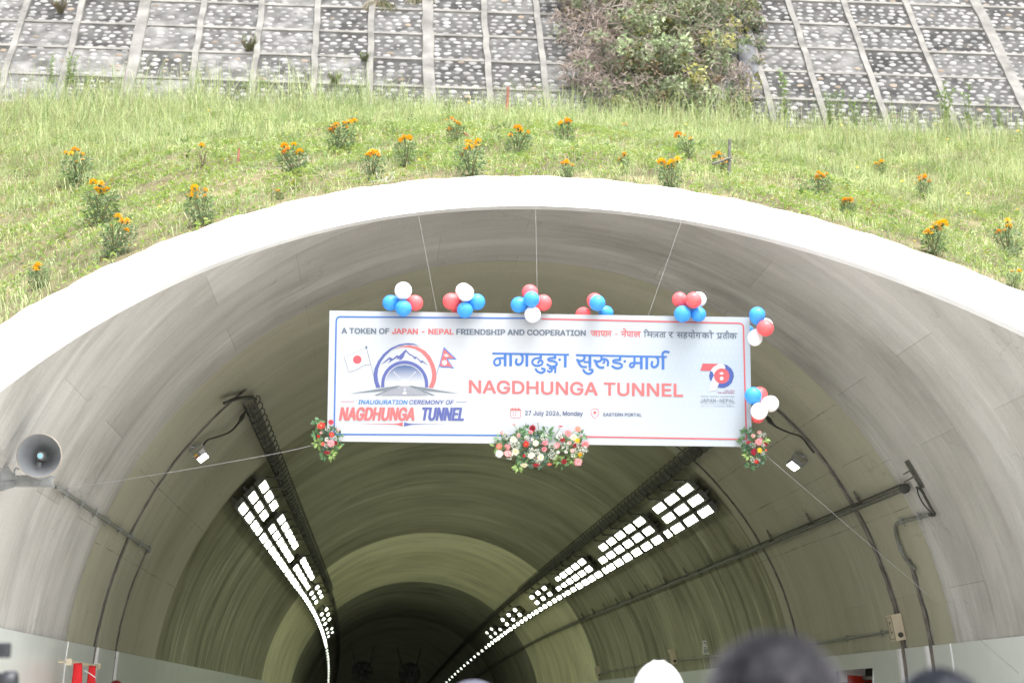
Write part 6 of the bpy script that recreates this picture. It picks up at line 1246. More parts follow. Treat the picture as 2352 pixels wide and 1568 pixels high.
# ------------------------------------------------------------------ strings
def cord(name, label, pts, r, m='white', cat='string', n=6):
    mb = MB(); mb.tube(smoothpath(pts, n) if len(pts) > 2 else pts, r, 5); return tag(mb.build(name, M[m]), label, cat)
def lip(u, v): return on_tube(u, v)
cord('hanging_string', 'thin string from the rim to the banner top between its first two balloon bunches', [lip(960, 488), bp(1003, 714, -0.01)], 0.0013, 'thread')
cord('hanging_string', 'thin string from the crown of the rim down to the middle balloon bunch', [lip(1230, 472), bp(1235, 722, -0.01)], 0.0013, 'thread')
cord('hanging_string', 'thin string slanting from the rim to the banner top left of the fifth balloon bunch', [lip(1566, 505), bp(1489, 725, -0.01)], 0.0013, 'thread')
cord('guy_string', 'long pale string from the left flower bunch to the wall below the loudspeaker', [bp(748, 1015, 0.02), at_y(640, 1040, 19.4), at_y(400, 1083, 19.4), at_y(395, 1083.5, 19.4), at_y(240, 1108, 19.4), on_tube(110, 1128, 5.15)], 0.002, 'thread', n=3)
cord('guy_string', 'long pale string from the right flower bunch down to the right wall', [bp(1755, 1043, 0.02), at_y(1980, 1235, 19.9), at_y(2200, 1424, 20.5), on_tube(2340, 1545, 5.1)], 0.002, 'thread', n=3)

# ------------------------------------------------------------------ balloon bunches
def balloon_mat(name, c):
    m, n, b_ = mat(name); b_.inputs['Base Color'].default_value = (*c, 1); b_.inputs['Roughness'].default_value = 0.38
    b_.inputs['Subsurface Weight'].default_value = 0.25; b_.inputs['Subsurface Radius'].default_value = (0.05, 0.05, 0.05); b_.inputs['Specular IOR Level'].default_value = 0.35
    return m
BM = {'w': balloon_mat('white_balloon', (0.80, 0.80, 0.81)), 'r': balloon_mat('red_balloon', (0.80, 0.115, 0.12)), 'b': balloon_mat('blue_balloon', (0.045, 0.29, 0.75))}
def balloon_mesh(m):
    mb = MB(); prof = []
    for i in range(25):
        a = math.pi * i / 24; z = -math.cos(a); r = math.sin(a) * (1 + 0.10 * z - 0.04 * z * z)
        z2_ = z * 1.05 if z > 0 else z * 1.14
        prof.append((max(r, 0.0005), z2_))
    mb.lathe(prof, Matrix(), 32); mb.lathe([(0.012, -1.13), (0.03, -1.17), (0.045, -1.24), (0.03, -1.245)], Matrix(), 10)
    o = mb.build('balloon', BM[m], None, True); me = o.data; bpy.data.objects.remove(o); return me
BME = {k: balloon_mesh(k) for k in 'wrb'}
PXB = F_PX / (BY * math.cos(PITCH) + 4.2 * math.sin(PITCH))
def bunch(label, items, f, sc):
    c = Vector((0, 0, 0)); P = []
    for (x, y, r, k, dep) in items:
        p = bp(*f(x, y)); p.y = BY - dep; P.append(p); c += p
    c = c / len(P); c.y = BY - 0.03
    root = empty('balloon_bunch', c, label, 'balloons', 'balloon bunches tied to the banner')
    for p, (x, y, r, k, dep) in zip(P, items):
        o = bpy.data.objects.new('balloon', BME[k]); COL.objects.link(o); o.parent = root
        rad = r / sc / PXB; o.scale = (rad, rad, rad * 1.05); o.location = p - c
        d = (p - c); d.y -= 0.05 if dep > 0.1 else -0.02; o.rotation_euler = d.to_track_quat('Z', 'Y').to_euler()
s1 = 3.5633 * 1.08844; N_, F_, K_ = 0.07, 0.15, -0.10
bunch('leftmost balloon bunch, one white ball on top of two blue and one red', [(811, 197, 76, 'w', F_), (705, 280, 70, 'b', 0.03), (912, 280, 70, 'r', 0.03), (812, 343, 72, 'b', 0.13)], z1, s1)
bunch('second balloon bunch from the left, two overlapping white balls over one blue', [(1348, 180, 71, 'w', 0.03), (1362, 220, 73, 'w', 0.17), (1243, 268, 73, 'r', 0.04), (1460, 273, 73, 'b', 0.04), (1357, 357, 70, 'b', 0.12), (1310, 320, 62, 'r', -0.12)], z1, s1)
bunch('middle balloon bunch on the banner top with a white ball hanging lowest', [(1940, 192, 72, 'r', 0.02), (1943, 275, 71, 'b', 0.18), (1845, 300, 71, 'b', 0.05), (2050, 283, 73, 'r', 0.05), (1957, 395, 72, 'w', 0.11)], z1, s1)
bunch('fourth balloon bunch from the left, half behind the banner top, without a white ball', [(523, 260, 70, 'r', 0.0), (530, 305, 71, 'b', 0.16), (633, 342, 66, 'b', -0.12), (432, 358, 68, 'r', -0.12)], z2, s1)
bunch('fifth balloon bunch on the banner top, two blue balls below two red ones', [(1277, 258, 68, 'r', 0.05), (1375, 288, 72, 'r', 0.2), (1440, 253, 69, 'w', 0.03), (1288, 395, 75, 'b', 0.14), (1430, 388, 67, 'b', 0.09)], z2, s1)
bunch('balloon bunch at the upper right corner of the banner, deep blue ball on top', [(1953, 405, 72, 'b', 0.10), (2040, 478, 68, 'w', 0.0), (2013, 525, 74, 'r', 0.16), (1893, 510, 66, 'b', -0.12), (1950, 585, 68, 'w', 0.0), (1872, 430, 50, 'r', -0.13)], z2, s1)
bunch('balloon bunch on the right edge of the banner with two large white balls', [(1992, 1097, 71, 'r', 0.0), (1913, 1122, 76, 'b', 0.14), (2073, 1180, 73, 'w', 0.06), (1960, 1258, 76, 'w', 0.17), (1978, 1272, 66, 'r', -0.03)], z2, s1)

# ------------------------------------------------------------------ flower arrangements pinned to the banner's lower edge
FC = {'cream': ((0.78, 0.74, 0.56), (0.62, 0.5, 0.12)), 'white': ((0.82, 0.80, 0.74), (0.6, 0.55, 0.3)), 'pink': ((0.85, 0.30, 0.33), (0.5, 0.18, 0.12)), 'coral': ((0.88, 0.20, 0.16), (0.6, 0.3, 0.1)),
      'red': ((0.70, 0.035, 0.03), (0.45, 0.18, 0.05)), 'dark': ((0.33, 0.012, 0.025), (0.10, 0.02, 0.02)), 'crimson': ((0.48, 0.02, 0.05), (0.2, 0.05, 0.05)), 'yellow': ((0.88, 0.48, 0.02), (0.7, 0.35, 0.02)), 'blush': ((0.86, 0.52, 0.48), (0.7, 0.4, 0.3))}
def arrangement(label, origin, sc, flowers, breath, leaves, seed, group='flower bunches on the banner edge'):
    r_ = random.Random(seed)
    def z(x, y): return ((origin[0] + x / sc) / 1.08844, (origin[1] + y / sc) / 1.08844)
    M_ = 1 / sc / 1.08844 / PXB                   # metres per zoom pixel
    cxy = [sum(q[i] for q in flowers) / len(flowers) for i in (0, 1)]
    root = empty('flower_arrangement', bp(*z(*cxy), 0.05), label, 'flowers')
    lf = MB()
    for (x, y, spread, n_, tone) in leaves:
        for k in range(int(n_ * 1.7)):
            a = r_.uniform(0, 6.283); q = spread * math.sqrt(r_.random()) * 0.5
            p = bp(*z(x + q * math.cos(a), y + q * math.sin(a)), r_.uniform(0.02, 0.09))
            d = Vector((math.cos(a) + r_.gauss(0, .4), -0.35 + r_.gauss(0, .3), -math.sin(a) + r_.gauss(0, .4)))
            g = r_.uniform(0.6, 1.4); c = {'g': (0.085 * g, 0.17 * g, 0.075 * g), 'l': (0.22 * g, 0.33 * g, 0.10 * g), 'b': (0.085 * g, 0.15 * g, 0.10 * g)}[tone]
            L = r_.uniform(75, 140) * M_ * (sc / 7.84) ** 0.6; leaf_into(lf, p, d, (r_.gauss(0, .3), -1, 0.5), L, L * r_.uniform(0.17, 0.27), c, 0, 0.15)
    lf.build('leaves', M['leaf'], root)
    for (x, y, r, c, kind, *tilt) in flowers:
        pc, cc = FC[c]; rad = r * M_; mb = MB(); p = bp(*z(x, y), r_.uniform(0.09, 0.14))
        ax = Vector((r_.gauss(0, .3), -1, r_.gauss(0.0, .3)))
        if tilt: ax = Vector((tilt[0], -0.35, tilt[1]))
        Q = ax.to_track_quat('Z', 'Y').to_matrix()
        if kind == 'g':                              # gerbera / daisy: two whorls of petals and a disc
            for ring in (0, 1):
                n_ = 15 if ring == 0 else 11
                for k in range(n_):
                    a = 6.283 * k / n_ + ring * 0.2 + r_.uniform(-.08, .08); d = Q @ Vector((math.cos(a), math.sin(a), 0.12 + 0.3 * ring + r_.uniform(-.1, .1)))
                    g = r_.uniform(0.8, 1.15) * (1 - 0.1 * ring); L = rad * (1 - 0.3 * ring) * r_.uniform(0.9, 1.05)
                    leaf_into(mb, p + d * rad * 0.1, d, Q @ Vector((0, 0, 1)), L, L * 0.17, tuple(min(.95, v * g) for v in pc), 0, 0.15)
            o = mb.build('flower_head', M['petal'], root)
            mb = MB(); mb.sphere(p + Q @ Vector((0, 0, rad * 0.10)), (rad * 0.26, rad * 0.26, rad * 0.14), 10, 6, 0, Q, cc); mb.build('flower_centre', M['attr'], o)
        else:                                        # carnation / bud: ruffled ball
            n_ = 46
            for k in range(n_):
                d = rv(r_); d.z = abs(d.z) * 0.9 + 0.1; g = r_.uniform(0.75, 1.12)
                leaf_into(mb, p + Q @ (d * rad * 0.25), Q @ (d + rv(r_) * 0.25), Q @ Vector((0, 0, 1)), rad * r_.uniform(0.55, 0.8), rad * 0.24, tuple(min(.95, v * g) for v in pc), 0, 0.4)
            o = mb.build('flower_head', M['petal'], root)
        st = MB(); base = bp(*z(x + (cxy[0] - x) * 0.35, y + (cxy[1] - y) * 0.55), 0.04)
        st.tube(smoothpath([base, (base + p) / 2 + Vector((0, -0.02, 0)), p - ax.normalized() * rad * 0.1], 3), 0.0035, 5, 0, col=(0.22, 0.30, 0.12)); st.build('stem', M['leaf'], o)
    bb = MB()
    for (x, y, r) in breath:
        for k in range(int(14 + r * 0.55)):
            a = r_.uniform(0, 6.283); q = r * math.sqrt(r_.random()); p = bp(*z(x + q * math.cos(a), y + q * math.sin(a)), r_.uniform(0.09, 0.15)); s = r_.uniform(6.0, 9.5) * M_
            bb.sphere(p, (s, s, s * 0.8), 5, 3, 0, col=(0.80, 0.80, 0.74))
            if k % 2: bb.tube([p, bp(*z(x, y + r * 0.4), 0.06)], 0.0012, 3, 0, False, col=(0.2, 0.28, 0.12))
    bb.build('baby_breath', M['petal'], root)
arrangement('largest flower bunch, hanging from the middle of the banner lower edge', (1200, 1040), 7.84,
    [(410, 355, 48, 'blush', 'c'), (652, 215, 50, 'blush', 'c', 0, .9), (1015, 262, 80, 'dark', 'g'), (1110, 130, 66, 'white', 'g', .2, .8), (745, 405, 52, 'blush', 'c'), (975, 352, 50, 'pink', 'c'), (1560, 232, 66, 'crimson', 'g', 0, 1), (1710, 355, 80, 'pink', 'g'),
     (1895, 280, 66, 'coral', 'g'), (1815, 445, 72, 'cream', 'g'), (1880, 512, 58, 'yellow', 'g'), (1600, 482, 62, 'dark', 'g'), (2045, 572, 86, 'pink', 'g'), (1730, 555, 50, 'blush', 'c'), (1840, 605, 52, 'dark', 'c'), (1250, 560, 64, 'pink', 'c'), (1490, 600, 70, 'pink', 'g'),
     (1070, 560, 68, 'cream', 'g'), (885, 572, 74, 'red', 'g'), (1005, 482, 36, 'white', 'c'), (640, 490, 74, 'cream', 'g'), (365, 615, 66, 'coral', 'g'), (525, 625, 62, 'pink', 'g'), (360, 765, 82, 'white', 'g'), (530, 760, 78, 'pink', 'g'), (680, 720, 82, 'cream', 'g'), (840, 810, 42, 'crimson', 'c'),
     (985, 800, 78, 'cream', 'g'), (1170, 835, 76, 'cream', 'g'), (850, 985, 82, 'cream', 'g', 0, -.8), (1080, 985, 78, 'crimson', 'g', 0, -1), (1345, 965, 56, 'coral', 'g', 0, -1), (1625, 920, 60, 'dark', 'g'), (1900, 925, 84, 'pink', 'g'), (1945, 772, 60, 'yellow', 'g', .3, -.3), (1790, 705, 50, 'blush', 'c'), (1665, 725, 40, 'white', 'c'), (1510, 740, 40, 'white', 'c'), (1240, 682, 62, 'pink', 'c')],
    [(680, 600, 90), (500, 420, 80), (560, 800, 80), (1100, 730, 60), (1400, 620, 90), (1650, 620, 80), (1900, 680, 90), (2020, 690, 80), (1400, 790, 90), (1800, 800, 40), (1240, 450, 80), (1540, 420, 70), (1120, 890, 80), (980, 690, 50), (900, 450, 50), (620, 560, 60)],
    [(400, 470, 130, 16, 'g'), (330, 600, 90, 7, 'l'), (780, 380, 150, 22, 'g'), (900, 300, 80, 9, 'g'), (1300, 340, 150, 24, 'g'), (1120, 420, 130, 16, 'g'), (850, 660, 150, 18, 'b'), (1080, 650, 170, 22, 'b'), (1300, 720, 170, 22, 'b'), (1600, 560, 200, 22, 'g'), (1970, 400, 80, 10, 'g'), (560, 560, 150, 16, 'g'),
     (820, 860, 120, 14, 'g'), (740, 1000, 60, 6, 'l'), (950, 900, 110, 12, 'b'), (1200, 950, 110, 14, 'b'), (1540, 880, 110, 12, 'l'), (1620, 950, 60, 6, 'g'), (1790, 860, 90, 10, 'l'), (1900, 820, 80, 8, 'l'), (1750, 620, 160, 14, 'g')], 1)
arrangement('small flower bunch at the lower left banner corner, topped by a big red bloom', (760, 1030), 12.064,
    [(530, 460, 125, 'red', 'g'), (825, 360, 95, 'crimson', 'g'), (1030, 580, 58, 'blush', 'c'), (530, 660, 54, 'blush', 'c'), (450, 772, 58, 'red', 'c'), (840, 722, 85, 'red', 'g'), (700, 860, 78, 'white', 'c'), (580, 1010, 70, 'coral', 'c'), (820, 990, 118, 'pink', 'g'), (945, 970, 80, 'dark', 'c'), (705, 1245, 105, 'crimson', 'g', 0, -.7)],
    [(720, 540, 85), (680, 1050, 65), (940, 820, 55)],
    [(400, 400, 150, 14, 'g'), (480, 300, 90, 6, 'g'), (370, 690, 90, 8, 'g'), (620, 740, 190, 24, 'b'), (880, 600, 160, 18, 'b'), (420, 950, 140, 12, 'l'), (1040, 1000, 130, 12, 'g'), (980, 1100, 90, 7, 'l'), (640, 1320, 170, 18, 'g'), (820, 1320, 90, 8, 'l'), (1080, 690, 80, 6, 'g'), (700, 1150, 100, 10, 'b')], 2)
arrangement('small flower bunch at the lower right corner of the banner, with a yellow bloom', (1820, 1050), 12.064,
    [(860, 405, 74, 'blush', 'c'), (690, 525, 78, 'blush', 'c'), (850, 700, 118, 'pink', 'g'), (550, 712, 85, 'dark', 'g', -.2, .4), (1060, 762, 80, 'dark', 'c'), (720, 990, 118, 'crimson', 'g'), (890, 950, 88, 'yellow', 'g'), (790, 1290, 80, 'red', 'c'), (1090, 940, 48, 'coral', 'c'), (930, 620, 60, 'pink', 'c')],
    [(1000, 480, 90), (880, 520, 60), (680, 790, 90), (990, 800, 60), (980, 1050, 60), (690, 1250, 85), (840, 1250, 55)],
    [(460, 430, 150, 14, 'g'), (610, 370, 90, 6, 'g'), (420, 690, 120, 12, 'g'), (480, 850, 140, 14, 'g'), (600, 900, 120, 12, 'b'), (560, 1100, 120, 11, 'l'), (760, 1090, 140, 14, 'b'), (950, 1180, 130, 12, 'g'), (640, 1400, 130, 12, 'g'), (760, 600, 200, 18, 'g'), (1060, 600, 90, 8, 'l'), (1000, 900, 110, 10, 'g'), (900, 1280, 90, 8, 'b')], 3)
# ------------------------------------------------------------------ vault lamps
def lamp_proto(L, parts=True, lead=False, inner=False):
    root = empty('tunnel_lamp', (0, 0, 0)) if parts else None
    hb = MB(); w = 0.21
    hb.box((0, 0, 0), (w, L, 0.075), 0); hb.box((0, 0, 0.055), (0.06, L * 0.9, 0.035), 0)
    for k in range(7): hb.box(((k - 3) * 0.03, -L / 2 - 0.012, 0.0), (0.012, 0.024, 0.07), 0)
    for y in (-L * 0.32, L * 0.32): hb.box((0, y, 0.11), (0.05, 0.04, 0.1), 0)
    if inner or not parts: hw, ge = 0.05, 0.22
    else: hw, ge = 0.066, 0.13
    lens_v = [(-hw, -L / 2 + ge, -0.041), (hw, -L / 2 + ge, -0.041), (hw, L / 2 - ge, -0.041), (-hw, L / 2 - ge, -0.041)]
    if not parts:
        hb.add(lens_v, [(0, 3, 2, 1)], 1); return hb.build('tunnel_lamp', [M['lamp_body'], M['lens_far']])
    def put(mb, nm, m):
        o = mb.build(nm, m); o.parent = root; return o
    put(hb, 'housing', M['lamp_body'])
    lb = MB(); lb.add(lens_v + [(x, y, -0.036) for x, y, z in lens_v], [(0, 3, 2, 1), (0, 1, 5, 4), (1, 2, 6, 5), (2, 3, 7, 6), (3, 0, 4, 7)]); put(lb, 'lens', M['lens_inner' if inner else 'lens'])
    if lead:
        s = lead; c = MB()
        p = smoothpath([(-s * 0.10, -L * 0.3, 0.02), (-s * 0.17, -L * 0.36, -0.06), (-s * 0.24, -L * 0.2, -0.10), (-s * 0.31, -L * 0.05, -0.06), (-s * 0.37, 0.05, 0.03)], 5)
        c.tube(p, [0.013 + 0.014 * math.exp(-((i - 10) / 2.2) ** 2) for i in range(len(p))], 6); put(c, 'power_lead', M['black'])
    return root
LP = {'p': lamp_proto(1.36), 's': lamp_proto(0.8), 'lr': lamp_proto(1.36, True, 1), 'll': lamp_proto(1.36, True, -1), 'f': lamp_proto(1.3, False), 'pi': lamp_proto(1.36, inner=True), 'si': lamp_proto(0.8, inner=True), 'lri': lamp_proto(1.36, True, 1, True), 'lli': lamp_proto(1.36, True, -1, True)}
used = set()
def put_lamp(kind, side, row, y):
    th = side * (45.0, 47.85, 50.7)[row]
    small = kind == 's'
    if y > 56 and kind != 'f': kind += 'i'
    src = LP[kind]
    if kind in used: o = copy_tree(src)
    else: o = src; used.add(kind)
    o.location = tp(th, y, TR - 0.17); o.rotation_euler = (0, R(th), 0)
    sd = 'left' if side < 0 else 'right'
    if small: lb = 'short lit lamp between long ones in the lowest row on the %s vault side' % sd
    elif y > 96: lb = 'lit lamp in the far single row on the %s side deep in the tunnel' % sd
    else: lb = 'lit strip lamp in the %s row on the %s side of the tunnel vault' % (('upper', 'middle', 'lowest')[row], sd)
    tag(o, lb, 'lamp', lb.replace('lit white strip lamp', 'strip lamps').replace('short lit lamp', 'short lamps').replace('lit lamp', 'lamps'))
for side in (-1, 1):
    lk = 'lr' if side > 0 else 'll'
    for y0, n_, dp in ((33.2, 3, 1.58), (39.2, 5, 1.62), (50.6, 5, 1.72), (62.3, 3, 2.5), (75.2, 3, 3.4)):
        for k in range(n_):
            put_lamp(lk, side, 0, y0 + k * dp); put_lamp('p', side, 1, y0 + k * dp - (0.0 if k else 0))
        if n_ == 5: put_lamp('p', side, 1, y0 + n_ * dp)
    for k in range(3): put_lamp('f', side, 1, 86 + k * 3.0); put_lamp('f', side, 0, 86 + k * 3.0) if k else None
    y = 33.2; k = 0
    while y < 96:
        if k % 7 == 3: put_lamp('s', side, 2, y - 0.4); y += 1.1
        else: put_lamp('p', side, 2, y); y += 1.6 + max(0, (y - 50) * 0.012)
        k += 1
    while y < 165: put_lamp('f', side, 2, y); y += 2.9

# ------------------------------------------------------------------ hanging cable racks
hook_me = {}
for s in (-1, 1):
    mb = MB(); p = smoothpath([(s * 0.09, 0, 0.10), (s * 0.09, 0, 0.0), (0, 0, -0.012), (-s * 0.085, 0, -0.005), (-s * 0.13, 0, 0.02), (-s * 0.145, 0, 0.06), (-s * 0.12, 0, 0.09)], 4)
    mb.tube(p, 0.009, 5); o = mb.build('hook', M['black']); hook_me[s] = o.data; bpy.data.objects.remove(o)
def rack(side, y0, label):
    root = empty('cable_rack', tp(side * 40.6, y0, TR - 0.12), label, 'cable rack')
    ys = np.r_[np.arange(y0, 60, 0.5), np.arange(60, 170, 2.5)]
    mb = MB(); r_ = random.Random(side)
    for k in range(9):
        off = (k - 4) * 0.2; hh = r_.uniform(0.02, 0.075)
        mb.tube([tp(side * (40.6 + off + 0.08 * math.sin(y * 2 + k)), y, TR - 0.10 - hh - 0.012 * math.sin(y * 6.3 + k)) for y in ys], r_.choice((0.010, 0.013, 0.016)), 6)
    mb.build('cables', M['cable'], root, True)
    mb = MB()
    for off in (-0.95, 0.95): mb.tube([tp(side * (40.6 + off), y, TR - 0.075) for y in ys], 0.012, 5)
    for y in np.arange(y0, 60, 1.0): mb.tube([tp(side * 39.65, y, TR - 0.075), tp(side * 41.55, y, TR - 0.075)], 0.012, 4); mb.tube([tp(side * 40.6, y, TR - 0.075), tp(side * 40.6, y, TR + 0.02)], 0.012, 4)
    mb.build('tray', M['metal_dark'], root)
    for k in range(78):
        y = y0 + 0.15 + k * 0.56; o = bpy.data.objects.new('hook', hook_me[side]); COL.objects.link(o); o.parent = root
        o.location = tp(side * 40.6, y, TR - 0.17) - root.location; o.rotation_euler = (R(r_.uniform(-8, 8)), R(side * 40.6), R(r_.uniform(-6, 6)))
rack(-1, 25.9, 'hanging cable rack with hooked brackets on the left side of the vault')
rack(1, 25.9, 'hanging cable rack with hooked brackets on the right side of the vault')
def on_r(pts, r, n=6): return smoothpath([on_tube(u, v, r) for u, v in pts], n)
def z5(x, y): return ((440 + x / 7.84) / 1.08844, (980 + y / 7.84) / 1.08844)
mb = MB()
for k in range(4):
    mb.tube(on_r([z5(940, 225 - 8 * k), z5(1050, 165 + 6 * k), z5(1180, 120 + 8 * k), z5(1320, 92 + 8 * k), z5(1450, 98 + 8 * k), z5(1570, 118 + 8 * k)], TR - 0.06 - 0.02 * k), 0.016, 6)
tag(mb.build('cable_bundle', M['black'], None, True), 'short bundle of black cables curving from the wall channel into the left cable rack', 'cables')
mb = MB(); p = on_r([z5(1385, 340), z5(1320, 450), z5(1230, 600), z5(1060, 775), z5(830, 868), z5(640, 925), z5(565, 990), z5(535, 1055)], TR - 0.09)
mb.tube(p, [0.013 + 0.022 * math.exp(-((i - 8) / 2.5) ** 2) for i in range(len(p))], 7)
tag(mb.build('power_cable', M['black'], None, True), 'black cable with a connector sagging from the rack to the left floodlight', 'cable')
mb = MB(); p = on_r([(1740, 925), (1762, 958), (1780, 978), (1812, 993), (1840, 1003), (1860, 1028), (1870, 1040)], TR - 0.09)
mb.tube(p, [0.013 + 0.02 * math.exp(-((i - 8) / 2.5) ** 2) for i in range(len(p))], 7)
tag(mb.build('power_cable', M['black'], None, True), 'black cable sagging from behind the balloons to the right floodlight', 'cable')

# ------------------------------------------------------------------ floodlights beside the racks
def floodlight(th, y, label, side):
    root = empty('floodlight', tp(th, y, TR - 0.12), label, 'floodlight', 'floodlights on the vault')
    Q = Matrix.Rotation(R(th), 3, 'Y') @ Matrix.Rotation(R(-8), 3, 'X') @ Matrix.Rotation(R(-side * 14), 3, 'Y'); c = tp(th, y, TR - 0.17)
    mb = MB(); mb.box(c, (0.16, 0.25, 0.07), 0, Q)
    for k in range(6): mb.box(c + Q @ Vector((-0.07 + 0.028 * k, 0, 0.05)), (0.008, 0.24, 0.03), 0, Q)
    mb.build('housing', M['galv'], root, False, 0.006)
    mb = MB(); a = c + Q @ Vector((0, 0, -0.039)); mb.box(a, (0.13, 0.225, 0.006), 0, Q); mb.build('lens', M['flood'], root)
    mb = MB(); mb.box(c + Q @ Vector((0, -0.10, 0.11)), (0.20, 0.03, 0.012), 0, Q); mb.box(c + Q @ Vector((0.094, -0.10, 0.06)), (0.012, 0.03, 0.11), 0, Q); mb.box(c + Q @ Vector((-0.094, -0.10, 0.06)), (0.012, 0.03, 0.11), 0, Q)
    mb.tube([c + Q @ Vector((0, -0.1, 0.11)), tp(th, y - 0.1, TR)], 0.02, 6); mb.build('bracket', M['galv'], root)
    if side < 0:
        mb = MB(); f = lambda x, z, w, h, col: mb.box(c + Q @ Vector((x, -0.1265, z)), (w, 0.003, h), 0, Q, col)
        f(0.045, 0.0, 0.075, 0.06, (0.6, 0.6, 0.6)); f(-0.05, 0.012, 0.05, 0.022, (0.75, 0.5, 0.03)); f(-0.05, -0.022, 0.05, 0.018, (0.5, 0.08, 0.05))
        mb.build('sticker', M['attr'], root)
floodlight(-51.2, 25.9, 'lit floodlight on the left of the vault, with stickers on its end', -1)
floodlight(51.4, 26.2, 'lit floodlight on the right of the vault below the balloon bunch', 1)

# ------------------------------------------------------------------ horn loudspeaker on its bracket, left
hc = at_y(90, 1046, 16.95); P_ = F_PX / (16.95 * 0.984 + 2.1 * 0.178); hr = 49 / P_
root = empty('loudspeaker', hc, 'grey horn loudspeaker on a galvanised arm on the left portal wall', 'loudspeaker')
ax = Vector((0.02, -1, -0.10)).normalized(); Q = (-ax).to_track_quat('Z', 'Y').to_matrix().to_4x4(); Mx = Matrix.Translation(hc) @ Q
M['horn'] = plain('horn_grey', (0.19, 0.20, 0.21), 0.45, 0, 0.05, 6)
prof = [(hr, 0.0), (hr * 1.015, -0.006), (hr * 1.03, 0.002), (hr * 1.02, 0.012), (hr * .97, 0.02), (hr * .80, 0.08), (hr * .62, 0.14), (hr * .46, 0.20), (hr * .40, 0.26)]
mb = MB(); mb.lathe(prof, Mx, 48); mb.lathe([(hr, 0.0), (hr * .93, 0.018), (hr * .76, 0.08), (hr * .58, 0.14), (hr * .42, 0.19), (hr * .36, 0.24), (0.001, 0.24)], Mx, 48); mb.build('horn', M['horn'], root, True)
mb = MB(); mb.lathe([(hr * 1.0, -0.008), (hr * 1.035, -0.008), (hr * 1.045, 0.004), (hr * 1.0, 0.008)], Mx, 48); M['tan'] = plain('tan_rim', (0.33, 0.29, 0.24), 0.6); mb.build('rim', M['tan'], root, True)
mb = MB(); mb.lathe([(0.001, 0.045), (hr * .14, 0.047), (hr * .16, 0.06), (hr * .25, 0.22), (hr * .27, 0.24)], Mx, 24); o = mb.build('inner_horn', M['galv'], root, True)
mb = MB(); mb.lathe([(0.0005, 0.0435), (hr * .12, 0.0445)], Mx, 20, col=(0.40, 0.55, 0.60)); mb.lathe([(hr * .05, 0.042), (hr * .085, 0.0422)], Mx, 20, col=(0.05, 0.42, 0.55)); mb.build('cap_badge', M['attr'], o)
mb = MB(); mb.lathe([(hr * .40, 0.26), (hr * .5, 0.27), (hr * .5, 0.40), (hr * .42, 0.43), (0.001, 0.43)], Mx, 28); mb.build('driver', M['horn'], root, True)
arm_y = 17.2; a0, a1 = at_y(-12, 1102, arm_y), at_y(122, 1104, arm_y)
mb = MB(); h = 22 / P_; t = (a1 - a0).normalized(); c = (a0 + a1) / 2
mb.box(c, ((a1 - a0).length, 0.012, h)); mb.box(c + Vector((0, 0.05, h / 2)), ((a1 - a0).length, 0.09, 0.012)); mb.box(c + Vector((0, 0.05, -h / 2)), ((a1 - a0).length, 0.09, 0.012))
mb.build('arm', M['galv'], root, False, 0.002)
mb = MB(); g0 = [at_y(*q, arm_y - 0.02) for q in ((-10, 1108), (5, 1068), (18, 1070), (36, 1094), (36, 1100))]; g1 = [p + Vector((0, 0.014, 0)) for p in g0]
mb.add(g0 + g1, [(0, 1, 2, 3, 4), (9, 8, 7, 6, 5)] + [(i, i + 5, (i + 1) % 5 + 5, (i + 1) % 5) for i in range(5)]); mb.build('gusset', M['galv'], root)
mb = MB(); g0 = [at_y(*q, arm_y - 0.025) for q in ((-14, 1106), (33, 1104), (33, 1118), (-14, 1132))]; g1 = [p + Vector((0, 0.014, 0)) for p in g0]
mb.add(g0 + g1, [(0, 1, 2, 3), (7, 6, 5, 4)] + [(i, i + 4, (i + 1) % 4 + 4, (i + 1) % 4) for i in range(4)]); mb.build('gusset', M['galv'], root)
mb = MB(); mb.tube(smoothpath([at_y(44, 1078, 17.16), at_y(37, 1074, 17.16), at_y(33, 1084, 17.16), at_y(37, 1098, 17.18)], 5), 0.008, 6); mb.build('power_lead', M['galv'], root)
mb = MB(); mb.tube([at_y(90, 1085, 17.16), at_y(90, 1100, 17.16)], 0.03, 8); mb.tube([at_y(90, 1060, 17.12), at_y(90, 1090, 17.16)], 0.022, 8); mb.build('mount', M['galv'], root)
mb = MB(); b0 = at_y(-12, 1102, arm_y); mb.tube([b0, b0 + Vector((-0.6, 0.0, 0))], 0.05, 8); mb.build('wall_bracket', M['galv'], root)

# ------------------------------------------------------------------ conduits and boxes on the walls
def pipe_with_clips(name, label, cat, pts, r, m, clip_every, clip_m, ring=True):
    root = empty(name, pts[0], label, cat); mb = MB(); mb.tube(pts, r, 8); mb.build('pipe', m, root, True)
    d = 0; nxt = clip_every * 0.5
    for a, b_ in zip(pts, pts[1:]):
        L = (b_ - a).length
        while d + L > nxt and L > 0:
            p = a.lerp(b_, (nxt - d) / L); nxt += clip_every
            if p.y > 62: continue
            th = math.degrees(math.atan2(p.x - AX, p.z - CZ)); c = MB(); Q = Matrix.Rotation(R(th), 3, 'Y')
            c.box(p, (r * 5.5, 0.03, 0.008), 0, Q); c.box(p, (r * 2.5, 0.03, r * 2.5), 0, Q); c.build('clip', clip_m, root)
        d += L
    return root
pts = [tp(-66.5, y, TR - 0.035) for y in np.linspace(19.6, 27.6, 12)] + [tp(-66.5 - 0.3, 27.68, TR - 0.02)]
pipe_with_clips('conduit', 'thin grey conduit running from the loudspeaker arm along the left wall', 'conduit', pts, 0.022, M['conduit'], 1.05, M['galv'])
ys = np.r_[np.arange(22.7, 60, 0.8), np.arange(60, 165, 3)]
